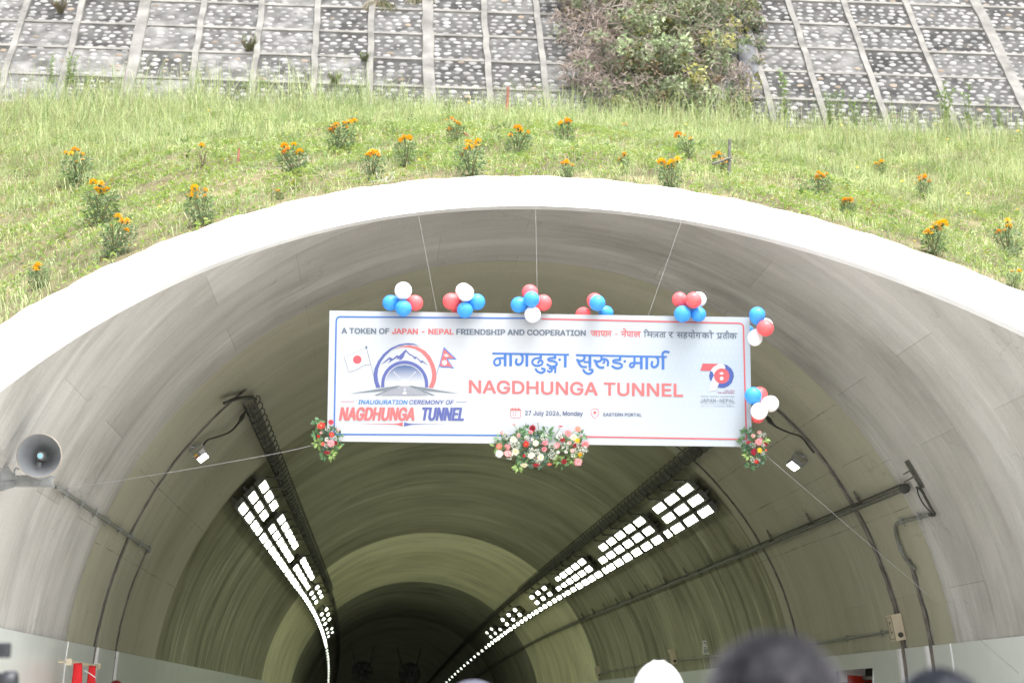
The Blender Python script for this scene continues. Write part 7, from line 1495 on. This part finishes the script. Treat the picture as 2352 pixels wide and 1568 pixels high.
root = pipe_with_clips('pipe', 'long dark pipe running into the tunnel along the right wall', 'pipe', [tp(61.4, y, TR - 0.09) for y in ys], 0.032, M['metal_dark'], 30, M['metal_dark'])
mb = MB(); mb.tube([tp(60.75, y, TR - 0.10 + 0.006 * math.sin(y * 3)) for y in ys], 0.013, 6); mb.build('cable', M['black'], root, True)
for y in np.arange(25.0, 62, 2.9):
    mb = MB(); Q = Matrix.Rotation(R(61.4), 3, 'Y'); c = tp(60.2, y, TR - 0.04); mb.box(c, (0.20, 0.03, 0.02), 0, Q); mb.box(c, (0.03, 0.13, 0.015), 0, Q); mb.box(tp(61.2, y, TR - 0.06), (0.10, 0.04, 0.08), 0, Q); mb.build('clamp', M['metal_dark'], root)
Q = Matrix.Rotation(R(60.5), 3, 'Y'); mb = MB(); c = tp(60.3, 22.35, TR - 0.012); mb.box(c, (0.36, 0.16, 0.012), 0, Q); mb.box(c + Q @ Vector((0.02, 0, -0.07)), (0.014, 0.16, 0.13), 0, Q); mb.box(c + Q @ Vector((-0.06, 0.02, -0.05)), (0.014, 0.12, 0.09), 0, Q)
for s in (-1, 1): mb.sphere(c + Q @ Vector((s * 0.13, 0, -0.02)), 0.014, 6, 4)
mb.build('end_bracket', M['metal_dark'], root)
mb = MB(); Q4 = Matrix.Translation(tp(61.4, 22.75, TR - 0.09)) @ Matrix.Rotation(R(-90), 4, 'X'); mb.lathe([(0.03, -0.06), (0.058, -0.06), (0.058, 0.0), (0.045, 0.02), (0.045, 0.06), (0.034, 0.1)], Q4, 14, 0, True); mb.build('coupling', M['black'], root, True)
def zc(x, y): return ((2180 + x / 6.272) / 1.08844, (1170 + y / 6.272) / 1.08844)
mb = MB(); mb.tube(on_r([zc(700, 300), zc(770, 340), zc(850, 480), zc(940, 650), zc(980, 715), zc(960, 740), zc(900, 728)], TR - 0.05), 0.016, 6)
mb.tube(on_r([zc(710, 310), zc(725, 400), zc(800, 550), zc(900, 665), zc(950, 728)], TR - 0.045), 0.009, 6); mb.build('cable_loop', M['black'], root, True)
pts = on_r([zc(890, 728), zc(720, 772), zc(520, 825), zc(420, 855), zc(372, 890), zc(366, 960), zc(390, 1090), zc(440, 1240), zc(520, 1410), zc(610, 1520), zc(670, 1580)], TR - 0.045, 5)
pipe_with_clips('conduit', 'bent grey conduit dropping from the pipe end into the wall channel at the right', 'conduit', pts, 0.024, M['conduit'], 0.75, M['galv'])
pts = [tp(79.7 + 0.35 * math.sin((y - 25) * 0.2), y, TR - 0.03) for y in np.linspace(25.4, 61, 40)]
pipe_with_clips('conduit', 'thin conduit linking the beige wall boxes low on the right wall', 'conduit', pts, 0.018, M['conduit'], 2.0, M['conduit'])
M['beige'] = plain('beige_box', (0.56, 0.49, 0.36), 0.55, 0, 0.06, 4)
def wall_box(th, y, label):
    root = empty('junction_box', tp(th, y, TR), label, 'junction box', 'beige boxes on the right wall'); Q = Matrix.Rotation(R(th), 3, 'Y'); c = tp(th, y, TR - 0.075)
    mb = MB(); mb.box(c, (0.34, 0.30, 0.13), 0, Q); mb.build('case', M['beige'], root, False, 0.006)
    mb = MB()
    for (x, yy, w, h) in ((0.14, 0, 0.006, 0.24), (-0.14, 0, 0.006, 0.24), (0, 0.115, 0.28, 0.006), (0, -0.115, 0.28, 0.006), (0.0, 0.03, 0.18, 0.012), (0.05, -0.02, 0.03, 0.03), (-0.07, -0.02, 0.03, 0.03)):
        mb.box(c + Q @ Vector((x, yy, -0.067)), (w, h, 0.005), 0, Q)
    mb.build('cover_outline', M['metal_dark'], root)
    mb = MB(); p = c + Q @ Vector((0.10, -0.152, 0.0)); mb.lathe([(0.034, -0.012), (0.034, 0.012), (0.022, 0.02), (0.001, 0.02)], Matrix.Translation(p) @ Matrix.Rotation(R(90), 4, 'X'), 16); mb.build('cable_gland', M['black'], root)
wall_box(79.3, 25.45, 'nearest beige junction box with a black cable gland, above the right wall panels')
wall_box(78.4, 45.1, 'beige junction box above the white hard hat on the right tunnel wall')
wall_box(79.4, 60.8, 'farthest beige junction box low on the right wall, left of the white hard hat')
# distance sign
p = at_y(1621, 1486, 40.6); root = empty('sign', p, 'small white upright plate reading D-100 on the right tunnel wall', 'sign')
mb = MB(); w, h = 14 / 112, 31 / 112; mb.box(p, (w, 0.012, h)); mb.build('plate', M['white'], root)
mb = MB(); x = 0
lay = []
for ch in 'D-100': lay.append((ch, x)); x += GL['L'][ch][0]
for ch, gx in lay:
    V, Fc = glyph('L', ch, 0.008)
    mb.add([p + Vector((w * (0.40 - (b_ / CAPH) * 0.72) * -1 * -1, -0.009, h * (0.42 - 0.84 * (gx + a) / x))) for a, b_ in V], [tuple(reversed(f)) for f in Fc])
mb.build('lettering', M['black'], root)
mb = MB(); mb.box(p + Vector((0.07, 0.02, 0)), (0.16, 0.01, 0.03)); mb.build('bracket', M['galv'], root)

# ------------------------------------------------------------------ hydrant recess with its red door, right wall
ym = (HY0 + HY1) / 2; root = empty('hydrant_cabinet', tp(90, ym, TR), 'recessed hydrant cabinet with an open red door in the right wall', 'cabinet')
def quad(name, m, P): mb = MB(); mb.add(P, [(0, 1, 2, 3)]); return mb.build(name, m, root)
D = 0.45; A = lambda th, y, d=0: tp(th, y, TR - 0.03 + d)
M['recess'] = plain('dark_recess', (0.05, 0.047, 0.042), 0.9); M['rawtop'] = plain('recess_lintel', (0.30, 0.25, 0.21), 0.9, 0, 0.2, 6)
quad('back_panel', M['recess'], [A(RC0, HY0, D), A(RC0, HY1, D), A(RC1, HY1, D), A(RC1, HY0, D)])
quad('lintel', M['rawtop'], [A(RC0, HY0), A(RC0, HY1), A(RC0, HY1, D), A(RC0, HY0, D)])
quad('side_panel', M['white'], [A(RC0, HY1), A(RC1, HY1), A(RC1, HY1, D), A(RC0, HY1, D)])
quad('side_panel', M['white'], [A(RC0, HY0), A(RC1, HY0), A(RC1, HY0, D), A(RC0, HY0, D)])
M['red'] = plain('red_paint', (0.62, 0.045, 0.02), 0.35, 0, 0.06)
d0, d1 = at_y(1946, 1549, 28.6), at_y(2021, 1555, 29.0); dz = Vector((0, 0, -1.5))
mb = MB(); th_ = Vector((0.01, 0.03, 0)); vs = [d0, d1, d1 + dz, d0 + dz]; vs += [v + th_ for v in vs]
mb.add(vs, [(0, 1, 2, 3), (7, 6, 5, 4), (0, 4, 5, 1), (1, 5, 6, 2), (3, 7, 4, 0)]); door = mb.build('door', M['red'], root)
mb = MB(); q = d0.lerp(d1, 0.18) + Vector((0, -0.012, -0.16)); mb.box(q, (0.05, 0.012, 0.1)); mb.build('handle', M['beige'], door)
mb = MB(); mb.box(d0.lerp(d1, 0.5) + Vector((0, -0.006, -0.09)), ((d1 - d0).length * 0.94, 0.004, 0.008)); mb.build('seam', M['black'], door)
mb = MB(); mb.tube([A(RC0 + 1.5, HY0 + 0.15, 0.25), A(RC0 + 1.5, HY1 - 0.2, 0.25)], 0.03, 8); mb.build('pipe', M['galv'], root, True)

# ------------------------------------------------------------------ red cloths on a bracket and the red dome lamp, left wall
def wall_x(th, y, d): return tp(th, y, TR - d)
yb = 22.4; br = at_y(190, 1525, 23.2); root = empty('wall_rail', br, 'short beige metal rail carrying two red cloths on the left wall', 'rail')
mb = MB(); ra, rb = at_y(159, 1519, 22.2), at_y(226, 1529, 24.15); mb.tube([ra, rb], 0.02, 8); mb.box(ra, (0.06, 0.05, 0.07)); mb.box(rb, (0.05, 0.05, 0.06)); mb.tube([ra, ra + Vector((-0.12, 0.02, 0))], 0.014, 6); mb.tube([rb, rb + Vector((-0.14, 0, 0))], 0.014, 6)
mb.build('rail', M['beige'], root)
M['redcloth'] = plain('red_cloth', (0.60, 0.02, 0.025), 0.85, 0, 0.12, 10)
def cloth(label, y, P0, wd, L, seed):
    r_ = random.Random(seed); mb = MB(); n, k = 22, 26; vs = []; fs = []
    for i in range(k):
        t = i / (k - 1); w = wd * (0.62 + 0.38 * min(1, t * 4)) * (1 - 0.12 * math.sin(3 * t)); cx = 0.03 * math.sin(2.2 * t + seed) - 0.05 * (t if seed % 2 else 0)
        for j in range(n):
            a = 6.283 * j / n; f = 1 + 0.22 * math.sin(3 * a + 4 * t + seed) + 0.1 * math.sin(7 * a - 9 * t)
            vs.append(P0 + Vector((cx + w / 2 * f * math.cos(a), w * 0.32 * f * math.sin(a), -L * t + 0.015 * math.sin(5 * a + 11 * t))))
    for i in range(k - 1):
        for j in range(n): j2 = (j + 1) % n; a = i * n; fs.append((a + j, a + n + j, a + n + j2, a + j2))
    fs.append(tuple(range(n))); mb.add(vs, fs); o = mb.build('red_cloth', M['redcloth'], None, True); return tag(o, label, 'cloth', 'red cloths on the left rail')
cloth('folded red cloth hanging from the left end of the beige rail', yb, at_y(172, 1524, 22.45), 0.135, 1.4, 1)
o = cloth('folded red cloth with a pale tie hanging from the right end of the beige rail', yb, at_y(206, 1530, 23.45), 0.115, 1.3, 2)
mb = MB(); c = at_y(207, 1545, 23.38); mb.tube([c + Vector((-0.06, -0.05, 0.03)), c + Vector((0.0, -0.075, 0.0)), c + Vector((0.07, -0.04, -0.05))], 0.006, 6); t_ = mb.build('tie', M['white'], o)
c = at_y(267, 1577, 26.2)
root = empty('dome_lamp', c, 'dark red domed lamp on the left wall right of the two red cloths', 'lamp')
mb = MB(); rr = 15 / 168; mb.sphere(c, (rr, rr, rr), 18, 12); M['reddome'] = plain('dark_red_plastic', (0.28, 0.012, 0.02), 0.3); mb.build('dome', M['reddome'], root, True)
mb = MB(); mb.tube([c - Vector((0, 0, 0.02)), c - Vector((0, 0, 0.16))], rr * 1.1, 16); mb.tube([c - Vector((0, 0, .1)), c - Vector((0.35, 0, .1))], 0.02, 6); mb.build('base', M['galv'], root)

# ------------------------------------------------------------------ jet fans far inside
def jet_fan(u, v, y, label):
    c = at_y(u, v, y); rad = 0.56; root = empty('jet_fan', c, label, 'fan', 'jet fans under the far vault')
    Mx = Matrix.Translation(c) @ Matrix.Rotation(R(-90), 4, 'X')
    mb = MB(); mb.lathe([(rad * .93, -1.6), (rad * 1.06, -1.62), (rad * 1.06, -1.2), (rad, -1.15), (rad, 1.6), (rad * .93, 1.6)], Mx, 28); mb.build('casing', M['metal_dark'], root, True)
    mb = MB(); mb.sphere(c + Vector((0, -0.9, 0)), (rad * .3, 0.3, rad * .3), 14, 8)
    for k in range(8):
        a = 6.283 * k / 8; d = Vector((math.cos(a), 0, math.sin(a))); s = Vector((-math.sin(a), 0.5, math.cos(a))) * 0.1
        p = c + Vector((0, -0.8, 0)); mb.add([p + d * rad * .25 - s, p + d * rad * .25 + s, p + d * rad * .92 + s * 1.5, p + d * rad * .92 - s * 1.5], [(0, 1, 2, 3)])
    mb.build('fan_blades', M['galv'], root)
    mb = MB()
    for s in (-0.4, 0.4):
        for yy in (-1, 1): mb.tube([c + Vector((s, yy, rad * .8)), c + Vector((s * 1.6, yy, rad * .8 + 1.0))], 0.03, 5)
    mb.build('hanger', M['metal_dark'], root)
jet_fan(832, 1543, 108, 'left one of two round jet fans hanging under the dark far vault')
jet_fan(940, 1547, 108, 'right one of two round jet fans hanging under the dark far vault')
# ------------------------------------------------------------------ people in front of the portal (only heads and hands reach into the picture)
def skin_body(name, joints, edges, colf, parent):
    me = bpy.data.meshes.new(name); names = list(joints); me.from_pydata([joints[k][0] for k in names], [(names.index(a), names.index(b_)) for a, b_ in edges], [])
    o = bpy.data.objects.new(name, me); COL.objects.link(o)
    sk = o.modifiers.new('skin', 'SKIN'); ss = o.modifiers.new('sub', 'SUBSURF'); ss.levels = 2; ss.render_levels = 2
    for i, k in enumerate(names):
        r = joints[k][1]; me.skin_vertices[0].data[i].radius = r if isinstance(r, tuple) else (r, r)
    me.skin_vertices[0].data[0].use_root = True
    bpy.context.view_layer.update()
    ev = o.evaluated_get(bpy.context.evaluated_depsgraph_get()); nm = bpy.data.meshes.new_from_object(ev)
    bpy.data.objects.remove(o); nm.materials.clear(); nm.materials.append(M['attr'])
    ca = nm.color_attributes.new('Col', 'FLOAT_COLOR', 'POINT'); c = []
    for v in nm.vertices: c += [*colf(v.co), 1]
    ca.data.foreach_set('color', c); nm.polygons.foreach_set('use_smooth', [True] * len(nm.polygons)); nm.name = name
    b_ = bpy.data.objects.new(name, nm); COL.objects.link(b_); b_.parent = parent; return b_
SKIN = (0.36, 0.20, 0.13)
def person(label, x, y, H, shirt, trousers, seed, facing=0.0, arms=None):
    """standing, seen from behind (faces +y); arms: optional {'L': (elbow, hand), 'R': ...} in local metres"""
    root = empty('person', (x, y, 0), label, 'person', None); root.rotation_euler = (0, 0, facing); s = H / 1.75
    V = lambda a, b_, c: Vector((a, b_, c)) * s
    J = {'pelvis': (V(0, 0, .96), (.15 * s, .11 * s)), 'waist': (V(0, 0.01, 1.10), (.135 * s, .10 * s)), 'chest': (V(0, 0, 1.30), (.165 * s, .115 * s)), 'neck0': (V(0, -0.01, 1.46), (.085 * s, .075 * s)), 'neck': (V(0, 0.0, 1.525), .056 * s),
         'jaw': (V(0, 0.035, 1.585), (.062 * s, .072 * s)), 'head': (V(0, 0.015, 1.655), (.080 * s, .094 * s)), 'crown': (V(0, 0.0, 1.70), (.066 * s, .080 * s))}
    E = [('pelvis', 'waist'), ('waist', 'chest'), ('chest', 'neck0'), ('neck0', 'neck'), ('neck', 'jaw'), ('jaw', 'head'), ('head', 'crown')]
    for q, n in ((-1, 'L'), (1, 'R')):
        el, ha = (V(q * .27, -0.02, 1.12), V(q * .29, 0.06, .88)) if not arms or n not in arms else (Vector(arms[n][0]), Vector(arms[n][1]))
        sh = V(q * .185, 0, 1.41); J['sh' + n] = (sh, .062 * s); J['el' + n] = (el, .043 * s); J['wr' + n] = (ha, .029 * s); pm = ha + (ha - el).normalized() * 0.07
        J['pm' + n] = (pm, (.036 * s, .02 * s)); E += [('chest', 'sh' + n), ('sh' + n, 'el' + n), ('el' + n, 'wr' + n), ('wr' + n, 'pm' + n)]
        d = (ha - el).normalized(); sd = Vector((0, 1, 0)) if abs(d.y) < 0.8 else Vector((1, 0, 0)); sd = (sd - d * sd.dot(d)).normalized(); fw = d.cross(sd) * q
        for k in range(4):
            o_ = (k - 1.5) * 0.019; L = (.034, .042, .038, .028)[k] * s; b0 = pm + sd * o_ + d * .035; b1 = b0 + d * L; b2 = b1 + d * L * .55 + fw * L * .6; b3 = b2 + fw * L * .6
            for i_, p in enumerate((b0, b1, b2, b3)): J['f%s%d%d' % (n, k, i_)] = (p, (.0095, .0092, .0085, .007)[i_] * s)
            E += [('pm' + n, 'f%s%d0' % (n, k))] + [('f%s%d%d' % (n, k, i_), 'f%s%d%d' % (n, k, i_ + 1)) for i_ in range(3)]
        t0 = pm - d * .02 + sd * .034; t1 = t0 + d * .03 + sd * .018; t2 = t1 + d * .025 + fw * .015
        for i_, p in enumerate((t0, t1, t2)): J['t%s%d' % (n, i_)] = (p, (.0115, .0105, .008)[i_] * s)
        E += [('pm' + n, 't%s0' % n), ('t%s0' % n, 't%s1' % n), ('t%s1' % n, 't%s2' % n)]
        J['hip' + n] = (V(q * .09, 0, .90), .092 * s); J['kn' + n] = (V(q * .10, 0.015, .50), .058 * s); J['an' + n] = (V(q * .105, -0.02, .09), .042 * s); J['to' + n] = (V(q * .12, 0.15, .035), (.042 * s, .03 * s))
        E += [('pelvis', 'hip' + n), ('hip' + n, 'kn' + n), ('kn' + n, 'an' + n), ('an' + n, 'to' + n)]
    hands = [J['wr' + n][0] for n in 'LR']
    def colf(co):
        if any((co - h).length < 0.16 * s and (co - h).dot((h - J['el' + n][0]).normalized()) > -0.02 for h, n in zip(hands, 'LR')): return SKIN
        if co.z > 1.50 * s: return SKIN
        if co.z > 0.95 * s: return shirt
        if co.z > 0.10 * s: return trousers
        return (0.03, 0.03, 0.03)
    body = skin_body('body', J, E, colf, root)
    hc = J['head'][0]
    mb = MB()                                          # ears, nose, brows, eyes, mouth on the far side
    for q in (-1, 1): mb.sphere(hc + Vector((q * .079 * s, 0.0, -.015 * s)), (.012 * s, .022 * s, .032 * s), 8, 6, col=SKIN)
    mb.sphere(hc + Vector((0, .096 * s, -.02 * s)), (.014 * s, .02 * s, .024 * s), 8, 6, col=SKIN)
    for q in (-1, 1): mb.sphere(hc + Vector((q * .03 * s, .083 * s, .005 * s)), (.012 * s, .008 * s, .007 * s), 8, 6, col=(.7, .7, .68)); mb.sphere(hc + Vector((q * .03 * s, .0895 * s, .005 * s)), (.005 * s, .003 * s, .005 * s), 6, 5, col=(.02, .02, .02))
    mb.sphere(hc + Vector((0, .088 * s, -.06 * s)), (.022 * s, .008 * s, .006 * s), 8, 5, col=(.35, .12, .1))
    o = mb.build('face', M['attr'], None, True); o.parent = root
    return root, hc, s
def hair(root, hc, s, col, seed, n=7000, L=(0.012, 0.03)):
    r_ = random.Random(seed); mb = MB(); R_ = Vector((.088, .104, .098)) * s; c = hc + Vector((0, -0.008, 0.012)) * s; vs = []; fs = []; nu, nv = 40, 22
    def surf(a, w):
        d = Vector((math.sin(a) * math.cos(w), math.sin(a) * math.sin(w), math.cos(a))); f = 1 + 0.018 * math.sin(5 * w + 7 * a) + 0.012 * math.sin(11 * w - 5 * a)
        return c + Vector((d.x * R_.x, d.y * R_.y, d.z * R_.z)) * f, d
    def amax(w): return 1.25 + 0.95 * max(0, -math.sin(w)) + 0.25 * (1 - abs(math.sin(w)))
    for i in range(nv + 1):
        for j in range(nu): w = 6.28318 * j / nu; p, d = surf(amax(w) * i / nv + 1e-4, w); vs.append(p)
    for i in range(nv):
        for j in range(nu): j2 = (j + 1) % nu; fs.append((i * nu + j, (i + 1) * nu + j, (i + 1) * nu + j2, i * nu + j2))
    mb.add(vs, fs, 0, tuple(q * 0.6 for q in col))
    for k in range(n):
        w = r_.uniform(0, 6.28318); a = amax(w) * math.sqrt(r_.random()); p, d = surf(a, w); g = r_.uniform(0.5, 1.9)
        t = (d + rv(r_) * 0.55 + Vector((0.3, -0.2, 0.05))).normalized(); q = t.orthogonal() * 0.0011
        l = r_.uniform(*L) * s; mb.add([p - q, p + q, p + t * l + Vector((0, 0, -0.2 * l))], [(0, 1, 2)], 0, tuple(min(1, v * g) for v in col))
    o = mb.build('hair', M['attr'], None); o.parent = root
def at_head(u, v, y): p = at_y(u, v, y); return p.x, p.z
# nearest: dark-haired head, strongly out of focus
x, z = at_head(1776, 1452, 2.85); rt, hc, s = person('person with short greying dark hair seen from behind, nearest and most blurred head', x, 2.85, (z - 0.025) / 1.0, (0.05, 0.06, 0.09), (0.04, 0.04, 0.05), 1); hair(rt, hc, s, (0.036, 0.035, 0.041), 1)
x, z = at_head(2158, 1540, 4.1); rt, hc, s = person('person with dark bluish hair at the lower right, only the top of the head showing', x, 4.1, z - 0.02, (0.2, 0.2, 0.22), (0.05, 0.05, 0.06), 2); hair(rt, hc, s, (0.026, 0.03, 0.04), 2)
# white hard hat
x, z = at_head(1513, 1520, 8.6); rt, hc, s = person('person wearing a white hard hat, seen from behind right of the tunnel centre', x, 8.6, z - 0.045, (0.35, 0.36, 0.1), (0.05, 0.06, 0.1), 3); hair(rt, hc, s, (0.03, 0.03, 0.03), 3, 1200, (0.008, 0.014))
mb = MB(); top = hc + Vector((0, 0, 0.0)); vs = []; fs = []; nu, nv = 40, 14
for i in range(nv + 1):
    a = (math.pi / 2) * i / nv
    for j in range(nu):
        w = 6.28318 * j / nu; rdg = 1 + 0.03 * max(0, math.cos(w * 2)) ** 8 * math.sin(a) ** 0.5 * 0 + 0.0
        rr = 0.108 if i < nv else 0.112; vs.append(top + Vector((rr * math.sin(a) * math.cos(w), rr * 1.2 * math.sin(a) * math.sin(w), 0.145 * math.cos(a) + 0.0)) * s)
for j in range(nu):
    w = 6.28318 * j / nu; br = 0.128 + 0.035 * max(0, math.sin(w)) ** 2; vs.append(top + Vector((br * math.cos(w), br * 1.2 * math.sin(w), -0.012)) * s)
for i in range(nv + 1):
    for j in range(nu): j2 = (j + 1) % nu; fs.append((i * nu + j, (i + 1) * nu + j, (i + 1) * nu + j2, i * nu + j2))
mb.add(vs, fs)
for q in (-0.02, 0.02): mb.tube([top + Vector((q, 1.2 * 0.108 * math.sin(a) , 0.145 * math.cos(a) + 0.001)) * s for a in np.linspace(-1.3, 1.3, 16)], 0.003, 6)
M['hat'] = plain('white_hard_hat', (0.84, 0.84, 0.85), 0.3, 0, 0.02); o = mb.build('hard_hat', M['hat'], None, True); o.parent = rt
# low dark cap just reaching the picture
x, z = at_head(1088, 1558, 7.6); rt, hc, s = person('person in a dark cap barely showing at the lower edge left of the hard hat', x, 7.6, z - 0.03, (0.12, 0.12, 0.14), (0.05, 0.05, 0.06), 4); hair(rt, hc, s, (0.03, 0.03, 0.03), 4, 600, (0.008, 0.014))
mb = MB(); vs = []; fs = []; nv = 10
for i in range(nv + 1):
    a = 1.62 * i / nv
    for j in range(nu): w = 6.28318 * j / nu; vs.append(hc + Vector((0.1 * math.sin(a) * math.cos(w), 0.118 * math.sin(a) * math.sin(w), 0.025 + 0.098 * math.cos(a) ** 0.7 if a < 1.57 else 0.02)) * s)
for i in range(nv):
    for j in range(nu): j2 = (j + 1) % nu; fs.append((i * nu + j, (i + 1) * nu + j, (i + 1) * nu + j2, i * nu + j2))
mb.add(vs, fs, 0, (0.06, 0.06, 0.085)); mb.sphere(hc + Vector((0, 0.15, 0.03)) * s, (0.075 * s, 0.06 * s, 0.008), 16, 6, col=(0.06, 0.06, 0.085)); o = mb.build('cap', M['attr'], None, True); o.parent = rt
# photographer at the left edge: raised hands and camera
yc = 7.4; cc = at_y(-8, 1560, yc)
hx = cc.x - 0.33; rt, hc, s = person('photographer at the left edge raising a black camera with one hand', hx, yc + 0.12, 1.72, (0.1, 0.11, 0.14), (0.05, 0.05, 0.06), 5, 0.0,
    {'R': ((0.34, -0.10, 1.40), (cc.x - hx - 0.055, -0.14, cc.z - 0.03)), 'L': ((-0.30, 0.0, 1.2), (-0.2, 0.2, 1.1))}); hair(rt, hc, s, (0.03, 0.03, 0.03), 5, 800)
root = empty('camera', cc, 'black camera with a flash on top held up at the left edge', 'camera')
M['cam'] = plain('camera_black', (0.02, 0.022, 0.026), 0.45, 0, 0.1, 30)
mb = MB(); mb.box(cc + Vector((-0.05, 0.02, -0.005)), (0.10, 0.07, 0.085)); mb.build('body', M['cam'], root, False, 0.012)
mb = MB(); Mx = Matrix.Translation(cc + Vector((0.0, 0.02, -0.01))) @ Matrix.Rotation(R(90), 4, 'Y'); mb.lathe([(0.001, 0.0), (0.036, 0.0), (0.036, 0.02), (0.042, 0.024), (0.042, 0.066), (0.036, 0.07), (0.03, 0.06), (0.001, 0.05)], Mx, 28); mb.build('lens', M['cam'], root, True)
mb = MB(); f = at_y(2, 1492, yc) + Vector((-0.005, 0.02, 0)); mb.box(f, (0.07, 0.05, 0.055)); mb.tube([f - Vector((0.02, 0, 0.02)), cc + Vector((-0.04, 0.02, 0.03))], 0.018, 10); o = mb.build('flash', M['cam'], root, False, 0.008)
mb = MB(); mb.lathe([(0.001, 0), (0.017, 0), (0.015, 0.004)], Matrix.Translation(f + Vector((0.0, -0.026, 0.004))) @ Matrix.Rotation(R(90), 4, 'X'), 16); mb.build('flash_window', M['cam'], o)
